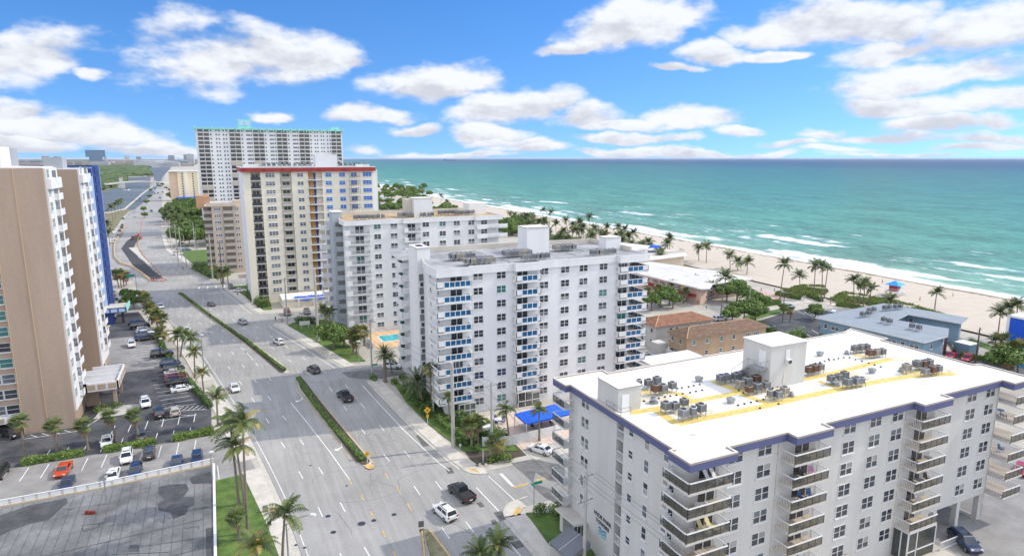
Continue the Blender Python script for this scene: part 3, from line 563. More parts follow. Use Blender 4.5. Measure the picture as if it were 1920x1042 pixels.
# boundary wall with white panels between the lots
t = thing('boundary_wall', 'long low white boundary wall with grey gaps along the lower car park', 'wall', (0, 0, 0))
wa = [g(-20, 955), g(165, 927), g(170, 926), g(400, 874)]
wl = [(-62, 108.6), (-18.8, 108.9), (-3.1, 110.3)]
mb = MB(mat('sandy_base', (.55, .45, .32), .9, .15)); strip(mb, wl, -.18, .18, 0, .45); link('wall_base', mb.mesh('wall_base'), t)
mb = MB(white2); mb2 = MB(greyst)
for a, b in zip(wl, wl[1:]):
    L = math.hypot(b[0] - a[0], b[1] - a[1]); n = int(L / 1.55)
    for i in range(n):
        f0 = i / n; f1 = (i + .78) / n; p = (a[0] + (b[0] - a[0]) * f0, a[1] + (b[1] - a[1]) * f0); q = (a[0] + (b[0] - a[0]) * f1, a[1] + (b[1] - a[1]) * f1)
        mb.beam((*p, .85), (*q, .85), .12, .78)
    mb.beam((*a, 1.28), (*b, 1.28), .2, .08); mb2.beam((*a, .8), (*b, .8), .07, .66)
link('wall_panels', mb.mesh('wall_panels'), t); link('wall_core', mb2.mesh('wall_core'), t)
# far service road construction zone
mb = MB(asph3); mb.prism([(-48.6, 417.8), (-49.5, 455), (-47, 500), (-42.5, 470), (-43.5, 440), (-42.3, 416), (-36.5, 375), (-30.5, 350), (-27, 330), (-21.5, 305.7), (-25.2, 298.1), (-29, 318), (-36.6, 349)], .004, .02, asph3); struct('fresh_asphalt', mb)
mb = MB(concr); mb.prism([(-45.0, 418.5), (-40.9, 420), (-35.4, 380.6), (-30.6, 355.5), (-27, 338), (-29.8, 344), (-33, 362), (-38, 385)], .004, .16, concr); struct('kerbed_island', mb)
t = thing('jersey_barrier', 'long curving tan concrete barrier beside the road works', 'barrier'); mb = MB(mat('barrier_tan', (.50, .36, .24), .9, .15)); strip(mb, [(-26.0, 301), (-30.5, 320), (-35.8, 340.6), (-42.1, 355.3), (-47, 378), (-50.2, 403.5), (-54, 437.8), (-56.5, 480), (-57.8, 515), (-60.1, 557)], -.3, .3, 0, .9); link('barrier_wall', mb.mesh('barrier_wall'), t)
cm = MB(orange, white2); cm.cyl(0, 0, 0, .95, .30, 10, orange, .24); cm.cyl(0, 0, .35, .5, .29, 10, white2); cm.cyl(0, 0, .68, .8, .275, 10, white2); cm.cyl(0, 0, 0, .08, .42, 10, dmetal); cm = cm.mesh('traffic_barrel')
bl = [(-21, 297.5), (-22, 297.8), (-23, 298), (-24, 298.3), (-25, 298.5), (-26.2, 298.8), (-20.1, 299.5)] + [(interp([(-20.1, 297), (-24.4, 322), (-30.1, 355), (-34.2, 378), (-40.6, 419), (-43.4, 452), (-45.1, 490), (-50, 560), (-55, 620)], y), y) for y in frange(303, 620, 9)]
for i, p in enumerate(bl): tag(link('traffic_barrel', cm, None, (p[0], p[1], .02)), 'orange and white traffic barrel in the line along the road works', 'traffic barrel', 'traffic barrels round the road works')
# ---------------------------------------------------------------- facade kit (local: x along the wall, z up, wall faces -y)
def win(name, w, h, cols, rows, gl, fr=frame, fw=.075, sill=True, depth=.07):
    mb = MB(fr, gl[0] if isinstance(gl, tuple) else gl)
    gls = gl if isinstance(gl, tuple) else (gl,)
    cw = w / cols; rh = h / rows
    k = 0
    for i in range(cols):
        for j in range(rows):
            x0 = -w / 2 + i * cw + fw / 2; x1 = x0 + cw - fw; z0 = j * rh + fw / 2; z1 = z0 + rh - fw
            mb.face([(x0, -.025, z0), (x1, -.025, z0), (x1, -.025, z1), (x0, -.025, z1)], gls[k % len(gls)]); k += 1
    for i in range(cols + 1):
        x = -w / 2 + i * cw; t = fw * (1.5 if 0 < i < cols and cols == 2 and w > 1.5 else 1); mb.box(x - t / 2, x + t / 2, -depth, .0, -.02, h + .02, fr)
    for j in range(rows + 1): mb.box(-w / 2, w / 2, -depth + .012, .0, j * rh - fw / 2 * (0.7 if 0 < j < rows else 1), j * rh + fw / 2 * (.7 if 0 < j < rows else 1), fr)
    if sill: mb.box(-w / 2 - .12, w / 2 + .12, -.16, 0, -.16, -.05, fr)
    return mb.mesh(name)
def door(name, w, h, gl, n=2):
    mb = MB(frame, gl)
    for i in range(n):
        x0 = -w / 2 + i * w / n + .05; mb.face([(x0, -.02, .06), (x0 + w / n - .1, -.02, .06), (x0 + w / n - .1, -.02, h - .06), (x0, -.02, h - .06)], gl)
    for i in range(n + 1): x = -w / 2 + i * w / n; mb.box(x - .06, x + .06, -.06, 0, 0, h, frame)
    mb.box(-w / 2, w / 2, -.05, 0, h - .06, h + .03, frame); return mb.mesh(name)
GL3 = [gdark, gdark, ggrey, gdark, ggrey]
w22 = [win('window', 1.95, 1.40, 2, 2, q) for q in (gdark, (gdark, ggrey, ggrey, gdark), (gblind, gdark), (ggrey, gdark), gteal)]
w22b = [win('window', 2.0, 1.50, 2, 2, q) for q in (gdark, (gdark, ggrey, gdark, ggrey), (gdark, gdark, gdark, gblind))]
w12 = [win('window', .85, 1.45, 1, 2, q) for q in (gdark, ggrey, (gblind, gdark))]
wsm = win('window', .8, .75, 1, 1, gdark); w12s = win('window', .85, .95, 1, 2, gdark)
pick = lambda lst, wts=None: random.choices(lst, wts)[0] if wts else random.choice(lst)
def bars(mb, x0, x1, y0, y1, z0, z1, step, m=None, t=.035):
    n = max(1, int(math.hypot(x1 - x0, y1 - y0) / step))
    for i in range(n + 1):
        f = i / n; x = x0 + (x1 - x0) * f; y = y0 + (y1 - y0) * f; mb.box(x - t / 2, x + t / 2, y - t / 2, y + t / 2, z0, z1, m)
# ================================================================ A : cream block with the white roof and periwinkle fascia
A0 = (40.6, 44.9)
tA = thing('apartment_building', 'cream seven storey apartment block with bright white roof and periwinkle fascia in the right foreground', 'building', (0, 0, 0))
Apoly = [(40.7, 46.2), (40.7, 57.6), (42.4, 57.6), (42.4, 59.2), (40.7, 59.2), (40.7, 71.0), (46.5, 71.8), (46.5, 70.5), (56, 70.5), (96.5, 71.3), (96.5, 65.6), (95.3, 65.6), (95.3, 51.5), (97, 51.5), (97, 46.6), (41.9, 46.6)]
wS, wWx = 46.9, 41.2
body = [(wWx, wS), (wWx, 57.7), (43.2, 57.7), (43.2, 59.1), (wWx, 59.1), (wWx, 70.2), (46.3, 71.0), (46.3, 69.9), (82.5, 70.3), (82.5, wS)]
bodyE = [(82.5, wS), (82.5, 70.3), (95, 70.3), (95, wS)]
mb = MB(cream); mb.prism(body, 0, 20.1, cream); mb.prism(bodyE, 4.0, 20.1, cream); mb.prism([(82.5, 55), (82.5, 70.2), (95, 70.2), (95, 55)], 0, 4.0, greyst)
for x in (84.3, 89.4, 94.4): mb.box(x - .35, x + .35, wS + .15, wS + .85, 0, 4.0, cream)
mb.box(94, 95, 47.2, 52, .0, .12, walk)
link('wall', mb.mesh('wall'), tA)
roofp = [(40.0, 44.9), (40.0, 48.2), (40.6, 48.2), (40.6, 69.0), (39.9, 69.0), (39.8, 72.3), (47.7, 72.4), (47.7, 70.9), (95.9, 71.8), (99.2, 72.9), (99.0, 66), (97.3, 65.8), (97.3, 51.9), (98.6, 51.6), (98.6, 44.7), (93.8, 44.7), (93.8, 46.2), (81.2, 46.2), (81.2, 44.9), (75.6, 44.9), (75.6, 46.2), (60, 46.2), (60, 44.9), (54.4, 44.9), (54.4, 46.2), (46.1, 46.2), (46.1, 44.9)]
rimm = mat('roof_edge_metal', (.36, .31, .27), .6, .1)
mb = MB(purple, roofw); mb.prism(roofp, 19.98, 20.80, purple, roofw); link('fascia', mb.mesh('fascia'), tA)
mb = MB(rimm, roofw)
cl = roofp + [roofp[0], roofp[1]]
def inset(poly, d):
    a = sum(poly[i][0] * poly[(i + 1) % len(poly)][1] - poly[(i + 1) % len(poly)][0] * poly[i][1] for i in range(len(poly))); s = 1 if a > 0 else -1
    out = []; n = len(poly)
    for i in range(n):
        p0, p1, p2 = Vector(poly[i - 1]), Vector(poly[i]), Vector(poly[(i + 1) % n]); d1 = (p1 - p0).normalized(); d2 = (p2 - p1).normalized()
        n1 = Vector((-d1.y, d1.x)) * s; n2 = Vector((-d2.y, d2.x)) * s; b = n1 + n2; b = b / max(.3, b.dot(n1)) ; out.append(tuple(p1 + b * d))
    return out
def rim(mb, poly, w, z0, z1, m=None, top=None, outer=.02):
    o = inset(poly, -outer); q = inset(poly, w); n = len(poly); k = mb.mi(m); t = mb.mi(top) if top else k
    i0 = len(mb.v); mb.v += [(*p, z0) for p in o] + [(*p, z1) for p in o] + [(*p, z0) for p in q] + [(*p, z1) for p in q]
    for i in range(n):
        j = (i + 1) % n
        for f, kk in (((i, j, n + j, n + i), k), ((n + i, n + j, 3 * n + j, 3 * n + i), t), ((3 * n + i, 3 * n + j, 2 * n + j, 2 * n + i), k)): mb.f.append(tuple(i0 + a for a in f)); mb.m.append(kk)
rim(mb, roofp, .22, 20.76, 20.98, rimm, mat('roof_edge_top', (.66, .61, .55), .7, .08)); link('roof_edge', mb.mesh('roof_edge'), tA)
mb = MB(roofy)
YZ = [20.806]
def ystrip(pts, w, z=None, pix=True):
    YZ[0] += .0015; z = YZ[0]
    pl = [g(*p, 20.8) for p in pts] if pix else pts
    flat(mb, pl, -w / 2, w / 2, z)
for pts, w in (([(1182, 774), (1240, 764), (1300, 752), (1400, 733), (1440, 722), (1500, 712), (1560, 700), (1600, 690), (1672, 672)], 1.15), ([(1230, 768), (1252, 783), (1270, 794)], 1.2), ([(1270, 794), (1340, 780), (1430, 762), (1500, 745), (1575, 729), (1640, 716), (1700, 706), (1790, 700)], 1.25), ([(1336, 714), (1370, 727), (1405, 744), (1440, 756)], 1.1), ([(1195, 735), (1220, 733), (1275, 738), (1300, 752)], 1.0), ([(1535, 714), (1555, 722), (1580, 730)], .8), ([(1672, 668), (1710, 680)], .35), ([(1690, 700), (1725, 697), (1785, 703)], .8), ([(1600, 665), (1640, 672)], .8)): ystrip(pts, w)
link('walkway_paint', mb.mesh('walkway_paint'), tA)
PZ = [20.803]
ypatch = mat('faded_yellow_patch', (.70, .58, .34), .85, .25, 1.0, c2=(.66, .62, .54), fine=.12, finescale=2)
for c4 in (((1178, 742), (1222, 735), (1262, 748), (1215, 757)), ((1245, 768), (1300, 757), (1345, 772), (1285, 788)), ((1345, 712), (1400, 705), (1470, 728), (1415, 742)), ((1430, 742), (1480, 734), (1500, 746), (1450, 756)), ((1540, 706), (1600, 696), (1640, 710), (1575, 724)), ((1592, 660), (1640, 652), (1668, 664), (1610, 674)), ((1690, 690), (1755, 682), (1790, 696), (1720, 706)), ((1512, 690), (1545, 684), (1560, 694), (1520, 702))):
    PZ[0] += .0003; mb = MB(ypatch); mb.face([(*g(*p, 20.8), PZ[0]) for p in c4][::-1]); link('faded_patch', mb.mesh('faded_patch'), tA)
mb = MB(mat('membrane_seam', (.56, .54, .49), .8, .1))
for i in range(18): x = 43 + i * 3.05; mb.face([(x, 46.8, 20.8022), (x + .07, 46.8, 20.8022), (x + .07, 70.4, 20.8022), (x, 70.4, 20.8022)])
for y in (50.5, 56, 61.5, 67): mb.face([(41.2, y, 20.8024), (95, y, 20.8024), (95, y + .07, 20.8024), (41.2, y + .07, 20.8024)])
link('membrane_seams', mb.mesh('membrane_seams'), tA)
mb = MB(mat('roof_puddle_stain', (.60, .56, .50), .8, .25, .8))
for cx, cy, r in ((1300, 815, .5), (1366, 671, .5), (1098, 717, .3), (1500, 732, .8), (1548, 768, .6), (1250, 800, .25), (1470, 760, .35)):
    mb = MB(MATS['roof_puddle_stain']); c = g(cx, cy, 20.8); mb.face([(c[0] + r * random.uniform(.6, 1.3) * math.cos(a * .7), c[1] + r * .6 * random.uniform(.6, 1.2) * math.sin(a * .7), 20.805) for a in range(9)]); link('roof_stain', mb.mesh('roof_stain'), tA)

# stair houses on the roof
mb = MB(cream, roofw); mb.box(63.1, 69.4, 57.1, 61.8, 20.8, 26.4, cream); mb.box(62.95, 69.55, 56.95, 61.95, 26.4, 26.55, cream, roofw); ph = link('stair_house', mb.mesh('stair_house'), tA)
mb = MB(white2, dmetal); mb.box(63.02, 63.1, 57.9, 59.0, 23.5, 25.6, white2); link('door', mb.mesh('door'), ph)
mb = MB(railw)
mb.box(61.7, 63.1, 57.5, 59.6, 23.35, 23.5, metal)
for i in range(9): mb.box(61.8, 63.0, 59.6 + i * .33, 59.9 + i * .33, 23.2 - i * .29, 23.26 - i * .29, metal)
mb.beam((61.75, 59.6, 23.3), (61.75, 62.5, 20.85), .08, .18, metal); mb.beam((61.75, 59.6, 24.4), (61.75, 62.5, 21.9), .05, .05, metal)
for p in ((61.75, 57.5), (61.75, 58.5), (61.75, 59.6)): mb.beam((*p, 23.4), (*p, 24.4), .05, .05, metal)
mb.beam((61.75, 57.5, 24.4), (61.75, 59.6, 24.4), .05, .05, metal); mb.beam((61.75, 57.5, 24.4), (63.1, 57.5, 24.4), .05, .05, metal); mb.beam((61.8, 57.6, 23.4), (63.1, 58.6, 21.6), .05, .05, metal)
link('steel_stair', mb.mesh('steel_stair'), ph)
mb = MB(frame, ggrey, dmetal); mb.box(65.6, 66.3, 56.98, 57.1, 24.5, 25.7, frame); mb.box(65.6, 66.4, 56.6, 57.05, 23.9, 24.5, frame); mb.box(65.7, 66.3, 56.58, 56.6, 23.98, 24.4, dmetal); link('window_air_conditioner', mb.mesh('window_air_conditioner'), ph)
mb = MB(greyst); mb.box(65.5, 66.0, 57.05, 57.1, 21.2, 22.7); link('louvre', mb.mesh('louvre'), ph)
mb = MB(cream, roofw); mb.box(41.0, 44.2, 58.7, 63.1, 20.8, 23.7, cream); mb.box(40.9, 44.3, 58.6, 63.2, 23.7, 23.82, rimm, roofw); ph2 = link('stair_house', mb.mesh('stair_house'), tA)
mb = MB(white2); mb.box(41.5, 42.5, 58.63, 58.7, 20.85, 22.9); link('door', mb.mesh('door'), ph2)
mb = MB(metal)
for a, b in (((40.65, 60.6), (40.65, 57.6)), ((40.65, 57.6), (42.0, 57.6))):
    for z in (21.3, 21.8): mb.beam((*a, z), (*b, z), .05, .05)
for p in ((40.65, 60.6), (40.65, 59.1), (40.65, 57.6), (42, 57.6)): mb.beam((*p, 20.8), (*p, 21.8), .05, .05)
link('roof_railing', mb.mesh('roof_railing'), tA)
mb = MB(mat('wall_stain', (.50, .47, .42), .9, .3, 2))
for x in (60.35, 75.3, 94.7, 53.9): mb.box(x, x + .09, wS - .06, wS, .3, 19.9)
link('rain_pipe', mb.mesh('rain_pipe'), tA)
# windows
FL = [17.7, 15.0, 12.3, 9.6, 6.9, 4.2, 1.5]
it = []
for k, z in enumerate(FL):
    for x in (47.8, 51.95, 65.3, 69.8, 73.8, 88.7, 92.8):
        if z < 4 and x > 80: continue
        it.append((pick(w22b, [5, 2, 2]), (x, wS, z + 1.0 - (0.18 if k == 0 else 0)), 0))
for z in FL:
    it.append((pick(w12), (wWx, 66.55, z + .95), -math.pi / 2)); it.append((pick(w12), (wWx, 65.6, z + .95), -math.pi / 2))
    it.append((w12s, (wWx, 56.15, z + 1.25), -math.pi / 2)); it.append((pick(w12), (wWx, 53.2, z + .9), -math.pi / 2)); it.append((pick(w12), (wWx, 49.9, z + 1.0), -math.pi / 2))
    if z < 17: it.append((wsm, (wWx, 48.85, z + .75), -math.pi / 2))
parts('window', tA, [t for t in it if t[1][2] > 2.6 or t[1][0] > 60])
sd = door('balcony_door', 2.3, 2.2, gdark); 
# balconies : slab with white bars at the sides and smoked glass in front
def balconyA(x0, x1, y0, y1, wrapW=False):
    """local origin at slab level"""
    s = MB(cream); s.box(x0, x1, y0, y1, -.24, 0, cream, mat('balcony_floor', (.50, .42, .33), .9, .1)); 
    rl = MB(railw)
    rl.box(x0, x1, y0, y0 + .10, 1.02, 1.13); 
    if wrapW: rl.box(x0, x0 + .1, y0, y1 - .2, 1.02, 1.13)
    else: rl.box(x0, x0 + .08, y0 + .1, y1, 1.03, 1.12); bars(rl, x0 + .04, x0 + .04, y0 + .1, y1, 0, 1.03, .19)
    rl.box(x1 - .08, x1, y0 + .1, y1, 1.03, 1.12); bars(rl, x1 - .04, x1 - .04, y0 + .1, y1, 0, 1.03, .19)
    bars(rl, x0, x1, y0 + .05, y0 + .05, 0, 1.03, .95, dmetal, .05)
    if wrapW: bars(rl, x0 + .05, x0 + .05, y0, y1, 0, 1.03, .95, dmetal, .05); rl.box(x0 + .1, wWx + (-0), y1 - .28, y1 - .2, 1.03, 1.12) ; bars(rl, x0 + .1, wWx, y1 - .24, y1 - .24, 0, 1.03, .19)
    gp = MB(gsmoke); gp.box(x0 + .05, x1 - .05, y0 + .03, y0 + .06, .08, 1.0)
    if wrapW: gp.box(x0 + .03, x0 + .06, y0 + .05, y1 - .3, .08, 1.0)
    return s.mesh('balcony'), rl.mesh('railing'), gp.mesh('glass_panel')
def add_balc(parent, ms, levels, names=('balcony', 'railing', 'glass_panel')):
    for z in levels:
        b = link(names[0], ms[0], parent, (0, 0, z))
        for nme, m in zip(names[1:], ms[1:]): link(nme, m, b)
add_balc(tA, balconyA(40.0, 45.6, 44.9, 49.0, True), FL[:6])
add_balc(tA, balconyA(54.4, 59.8, 44.9, wS), FL[:6]); add_balc(tA, balconyA(75.7, 81.1, 44.9, wS), FL[:6])
add_balc(tA, balconyA(95.0, 99.0, 44.7, 51.0), FL[:6])
# north-west balconies (glass to the street, bars to the south)
s = MB(cream); s.box(39.8, 41.2, 69.1, 72.3, -.24, 0); r_ = MB(railw); r_.box(39.8, 39.9, 69.1, 72.3, 1.02, 1.13); r_.box(39.9, 41.2, 69.1, 69.2, 1.02, 1.13); bars(r_, 39.85, 41.2, 69.15, 69.15, 0, 1.03, .17); gq = MB(gsmoke); gq.box(39.83, 39.86, 69.2, 72.2, .06, 1.0)
r_.box(39.8, 41.2, 72.2, 72.3, 1.02, 1.13); bars(r_, 39.85, 39.85, 69.2, 72.3, 0, 1.03, 1.0, dmetal, .05)
add_balc(tA, (s.mesh('balcony'), r_.mesh('railing'), gq.mesh('glass_panel')), FL[:6])
dl = [(sd, (x, wS, z + .02), 0) for z in FL[:6] for x in (44.0, 57.6, 78.4)] + [(door('balcony_door', 2.2, 2.2, gdark), (95, 48.6, z + .02), -math.pi / 2 * -1) for z in FL[:6]]
parts('balcony_door', tA, dl)
# landings in the stair recess
mb = MB(cream, railw)
for z in FL: mb.box(41.25, 43.3, 57.72, 59.08, z - .2, z - .02, cream); mb.box(41.25, 41.33, 57.72, 59.08, z + .95, z + 1.03, railw); bars(mb, 41.29, 41.29, 57.75, 59.05, z, z + 1, .2, railw)
link('stair_landings', mb.mesh('stair_landings'), tA)
# entrance canopy and grey awning, ground level
mb = MB(cream, concr); mb.prism([(39.0, 69.8), (41.2, 69.5), (41.2, 64.8), (39.3, 65.1)], 3.1, 3.4, cream, concr); mb.box(39.6, 41.2, 68.7, 69.5, 0, 3.1, cream); link('entrance_canopy', mb.mesh('entrance_canopy'), tA)
mb = MB(gdark, frame); mb.box(41.1, 41.18, 65.4, 68.2, .1, 2.5, gdark)
for y in (65.4, 66.3, 67.2, 68.1): mb.box(41.05, 41.15, y, y + .12, 0, 2.6, frame)
link('entrance_door', mb.mesh('entrance_door'), tA)
aw = mat('grey_awning_cloth', (.17, .18, .20), .8, .1); mb = MB(aw, frame)
a1, a2, a3 = g(1068, 990, 2.9), g(1107, 1020, 2.9), g(1030, 1014, 2.6); a4 = g(1066, 1046, 2.6)
mb.face([(*a1, 3.2), (*a3, 2.5), (*a4, 2.5), (*a2, 3.2)], aw); mb.face([(*a3, 2.5), (*a3, 2.2), (*a4, 2.2), (*a4, 2.5)], aw); mb.face([(*a1, 3.2), (*a3, 2.5), (*a3, 2.2), (*a1, 2.2)], aw); mb.face([(*a2, 3.2), (*a4, 2.5), (*a4, 2.2), (*a2, 2.2)], aw)
mb.face([(*a1, 3.19), (*a3, 2.49), (*a4, 2.49), (*a2, 3.19)][::-1], aw)
for p in (a3, a4): mb.beam((*p, 0), (*p, 2.5), .07, .07, frame)
m_ = [(a1[i] + a2[i]) / 2 for i in (0, 1)]; n_ = [(a3[i] + a4[i]) / 2 for i in (0, 1)]; mb.beam((*m_, 3.24), (*n_, 2.54), .05, .05, frame)
link('awning', mb.mesh('awning'), tA)
# lettering on the west wall
def text(name, body_, loc, size, m, parent, rot=(math.pi / 2, 0, -math.pi / 2), depth=.02, align='CENTER'):
    cu = bpy.data.curves.new(name, 'FONT'); cu.body = body_; cu.size = size; cu.extrude = depth; cu.align_x = align; cu.align_y = 'CENTER'; cu.offset = .004
    o = bpy.data.objects.new(name, cu); COL.objects.link(o); dg = bpy.context.evaluated_depsgraph_get(); me = bpy.data.meshes.new_from_object(o.evaluated_get(dg))
    bpy.data.objects.remove(o); me.materials.clear(); me.materials.append(m); q = link(name, me, parent, loc); q.rotation_euler = rot; return q
lett = mat('sign_letters_dark', (.04, .04, .05), .5, .05)
text('sign_lettering', 'HYDE PARK', (wWx - .05, 61.5, 5.75), .74, lett, tA); text('sign_lettering', 'TOWERS', (wWx - .05, 61.5, 4.92), .74, lett, tA)
for k, (z, c) in enumerate(((4.15, (.02, .16, .33)), (3.75, (.04, .30, .42)), (3.35, (.10, .45, .50)))):
    mw = MB(mat('wave_blue_%d' % k, c, .5, .05)); pl = [(60.6 + i * .1, z + .13 * math.sin(i * .1 * 5.6)) for i in range(19)]
    for a, b in zip(pl, pl[1:]): mw.face([(wWx - .03, a[0], a[1] - .11), (wWx - .03, a[0], a[1] + .11), (wWx - .03, b[0], b[1] + .11), (wWx - .03, b[0], b[1] - .11)])
    link('wave_emblem', mw.mesh('wave_emblem'), tA)
# screened porch under the third bay, ground wall boxes
mb = MB(frame, gsmoke); 
for x in (75.7, 77.4, 81.1): mb.box(x - .07, x + .07, 44.9, 45.04, 0, 3.9, frame)
mb.box(75.7, 81.1, 44.9, 45.02, 3.8, 3.95, frame); mb.box(75.7, 81.1, 44.9, 45.02, 1.2, 1.35, frame); mb.box(75.7, 81.1, 44.95, 44.98, .05, 3.8, gsmoke); mb.box(75.68, 75.74, 45, wS, 0, 3.9, gsmoke); mb.box(75.65, 75.78, 44.9, wS, 3.8, 3.95, frame); mb.box(75.65, 75.78, 45.8, 45.95, 0, 3.9, frame); mb.box(81.04, 81.1, 45, wS, 0, 3.9, gsmoke)
link('screened_porch', mb.mesh('screened_porch'), tA)
# ================================================================ roof plant : condensers on stands
def condenser(kind):
    mb = MB(metal, dmetal)
    if kind == 0:
        mb.cyl(0, 0, .55, 1.45, .42, 16, metal); mb.cyl(0, 0, 1.45, 1.50, .34, 14, dmetal); mb.cyl(0, 0, 1.42, 1.47, .44, 16, railw)
        for i in range(16): a = i * math.pi / 8; mb.box(.42 * math.cos(a) - .02, .42 * math.cos(a) + .02, .42 * math.sin(a) - .02, .42 * math.sin(a) + .02, .6, 1.4, dmetal)
    else:
        c = [metal, mat('condenser_grey', (.22, .23, .24), .6, .15), mat('condenser_rust', (.20, .10, .06), .8, .35, 3), mat('condenser_beige', (.42, .38, .31), .7, .1)][kind - 1]
        mb.box(-.42, .42, -.42, .42, .55, 1.42, c)
        for z in (.66, .78, .90, 1.02, 1.14, 1.26): mb.box(-.435, .435, -.435, .435, z, z + .035, dmetal)
        for x in (-.42, .42):
            for y in (-.42, .42): mb.box(x - .04, x + .04, y - .04, y + .04, .55, 1.46, c)
        mb.cyl(0, 0, 1.42, 1.50, .36, 14, dmetal); mb.cyl(0, 0, 1.42, 1.46, .40, 14, railw)
    st = MB(metal)
    for x in (-.4, .4):
        for y in (-.4, .4): st.box(x - .03, x + .03, y - .03, y + .03, 0, .55)
        st.box(x - .04, x + .04, -.5, .5, .5, .56)
    st.box(-.43, .43, -.03, .03, .5, .555)
    return mb.mesh('casing'), st.mesh('stand')
CN = [condenser(i) for i in range(5)]
def put_condenser(x, y, z, kind, label, group, rot=0.0, s=1.0):
    t = thing('condenser_unit', label, 'air conditioner', (x, y, z), rot, group); t.scale = (s, s, s)
    link('casing', CN[kind][0], t); link('stand', CN[kind][1], t)
def P1(x, y): return (1020 + x / 4.737, 680 + y / 4.737)
def P5(x, y): return (1380 + x / 4.531, 600 + y / 4.531)
def P7(x, y): return (1440 + x / 3.72, 600 + y / 3.72)
ag = 'air conditioners on the white roof'
clus = [('beside the small stair house', [P1(*p) + (k,) for *p, k in ((845, 165, 0), (930, 165, 1), (1005, 140, 2), (990, 215, 3), (1060, 210, 1), (1140, 185, 2))]),
        ('in the yellow square at the near end', [P1(*p) + (k,) for *p, k in ((1083, 370, 2), (1165, 365, 1), (1245, 330, 2), (1240, 435, 1), (1325, 415, 0), (1395, 390, 2))]),
        ('west of the big stair house', [P5(*p) + (k,) for *p, k in ((-2, 465, 2), (42, 455, 1), (35, 520, 4), (97, 508, 1), (172, 490, 3), (115, 570, 3), (182, 553, 2), (257, 535, 1))] + [P5(-80, 470) + (1,), P5(-130, 480) + (2,)]),
        ('in front of the big stair house', [P5(*p) + (k,) for *p, k in ((292, 610, 0), (360, 612, 1), (415, 585, 4))]),
        ('east of the big stair house', [P5(*p) + (k,) for *p, k in ((615, 410, 3), (665, 400, 3), (715, 385, 1))]),
        ('in the middle roof cluster', [P5(*p) + (k,) for *p, k in ((812, 480, 2), (873, 468, 1), (925, 447, 2), (950, 515, 2), (1025, 505, 1), (1072, 495, 0))]),
        ('near the back roof edge', [P5(*p) + (k,) for *p, k in ((1010, 228, 2), (1062, 220, 1), (1110, 215, 2), (1140, 268, 3), (1192, 262, 4), (1243, 255, 2))]),
        ('in the sea end cluster', [P7(*p) + (k,) for *p, k in ((1040, 300, 2), (1085, 295, 3), (1122, 288, 2), (1098, 343, 1), (1148, 335, 3), (1188, 325, 2), (968, 322, 4))])]
KN = ['round grey condenser', 'pale grey square condenser', 'dark grey square condenser', 'rusty brown condenser', 'beige square condenser']
for where, lst in clus:
    lst = sorted(lst, key=lambda q: q[0]); n = len(lst)
    onm = ['first', 'second', 'third', 'fourth', 'fifth', 'sixth', 'seventh', 'eighth', 'ninth', 'tenth']
    for i, (px, py, k) in enumerate(lst):
        p = g(px, py, 21.85); put_condenser(p[0], p[1], 20.8, k, '%s, %s from left, %s' % (KN[k].replace('square ', ''), onm[i], where), ag, random.uniform(-.1, .1), random.uniform(.84, 1.0))
# roof vents, cowls and pipe ends
vm_ = MB(metal); vm_.box(-.3, .3, -.3, .3, 0, .35); vm_.box(-.38, .38, -.38, .38, .35, .7); vm_ = vm_.mesh('roof_vent')
for i, p in enumerate((P1(1375, 160), P5(712, 300), P5(1155, 445), (1370, 754))): tag(link('roof_vent', vm_, None, (*g(*p, 20.9), 20.8), .1), 'square galvanised vent on the white roof, %s from the left' % ['first', 'second', 'third', 'fourth'][i], 'roof vent', 'square vents on the white roof')
tv = MB(metal, dmetal); tv.cyl(0, 0, 0, .2, .55, 16); tv.cyl(0, 0, .2, .55, .3, 14); tv.cyl(0, 0, .55, .75, .48, 16, metal, .35); tv.cyl(0, 0, .75, .95, .2, 12); tv = tv.mesh('exhaust_fan')
for i, p in enumerate((P1(975, 350), P5(845, 550), P5(940, 285), P5(1400, 430), P5(470, 640))): tag(link('exhaust_fan', tv, None, (*g(*p, 20.9), 20.8), 0, 1.0 if i < 2 else .7), 'round mushroom exhaust fan %s' % ['behind the yellow square by the small stair house', 'among the condensers in the middle of the roof', 'beside the far cluster of condensers', 'beside the cluster nearest the sea end', 'beside the row of three condensers'][i], 'roof fan', 'round fans on the white roof')
pm = MB(dmetal); pm.cyl(0, 0, 0, .16, .13, 8); pm = pm.mesh('pipe_support')
rows = [[P1(x, y) for x, y in ((850, 345), (888, 340), (1020, 315), (1075, 303), (1122, 295), (1177, 287), (1232, 275), (1298, 265), (1350, 253), (1405, 243))], [P1(x, y) for x, y in ((1185, 228), (1225, 222), (1285, 213), (1330, 203), (1383, 193))], [P5(x, y) for x, y in ((18, 723), (72, 711), (127, 699), (177, 687), (232, 674))], [P5(x, y) for x, y in ((676, 366), (715, 358), (753, 350), (793, 342), (833, 335), (870, 327), (915, 319), (965, 319), (1015, 335), (1070, 350), (1128, 366), (1178, 382), (1230, 397))], [P5(x, y) for x, y in ((24, 597), (62, 617), (312, 578), (350, 567), (786, 330))], [(1425, 765), (1460, 757)]]
for r0 in rows:
    for p in r0: tag(link('pipe_support', pm, None, (*g(*p, 20.85), 20.8)), 'small black pipe support dotted across the white roof', 'pipe support', 'black pipe supports on the white roof')
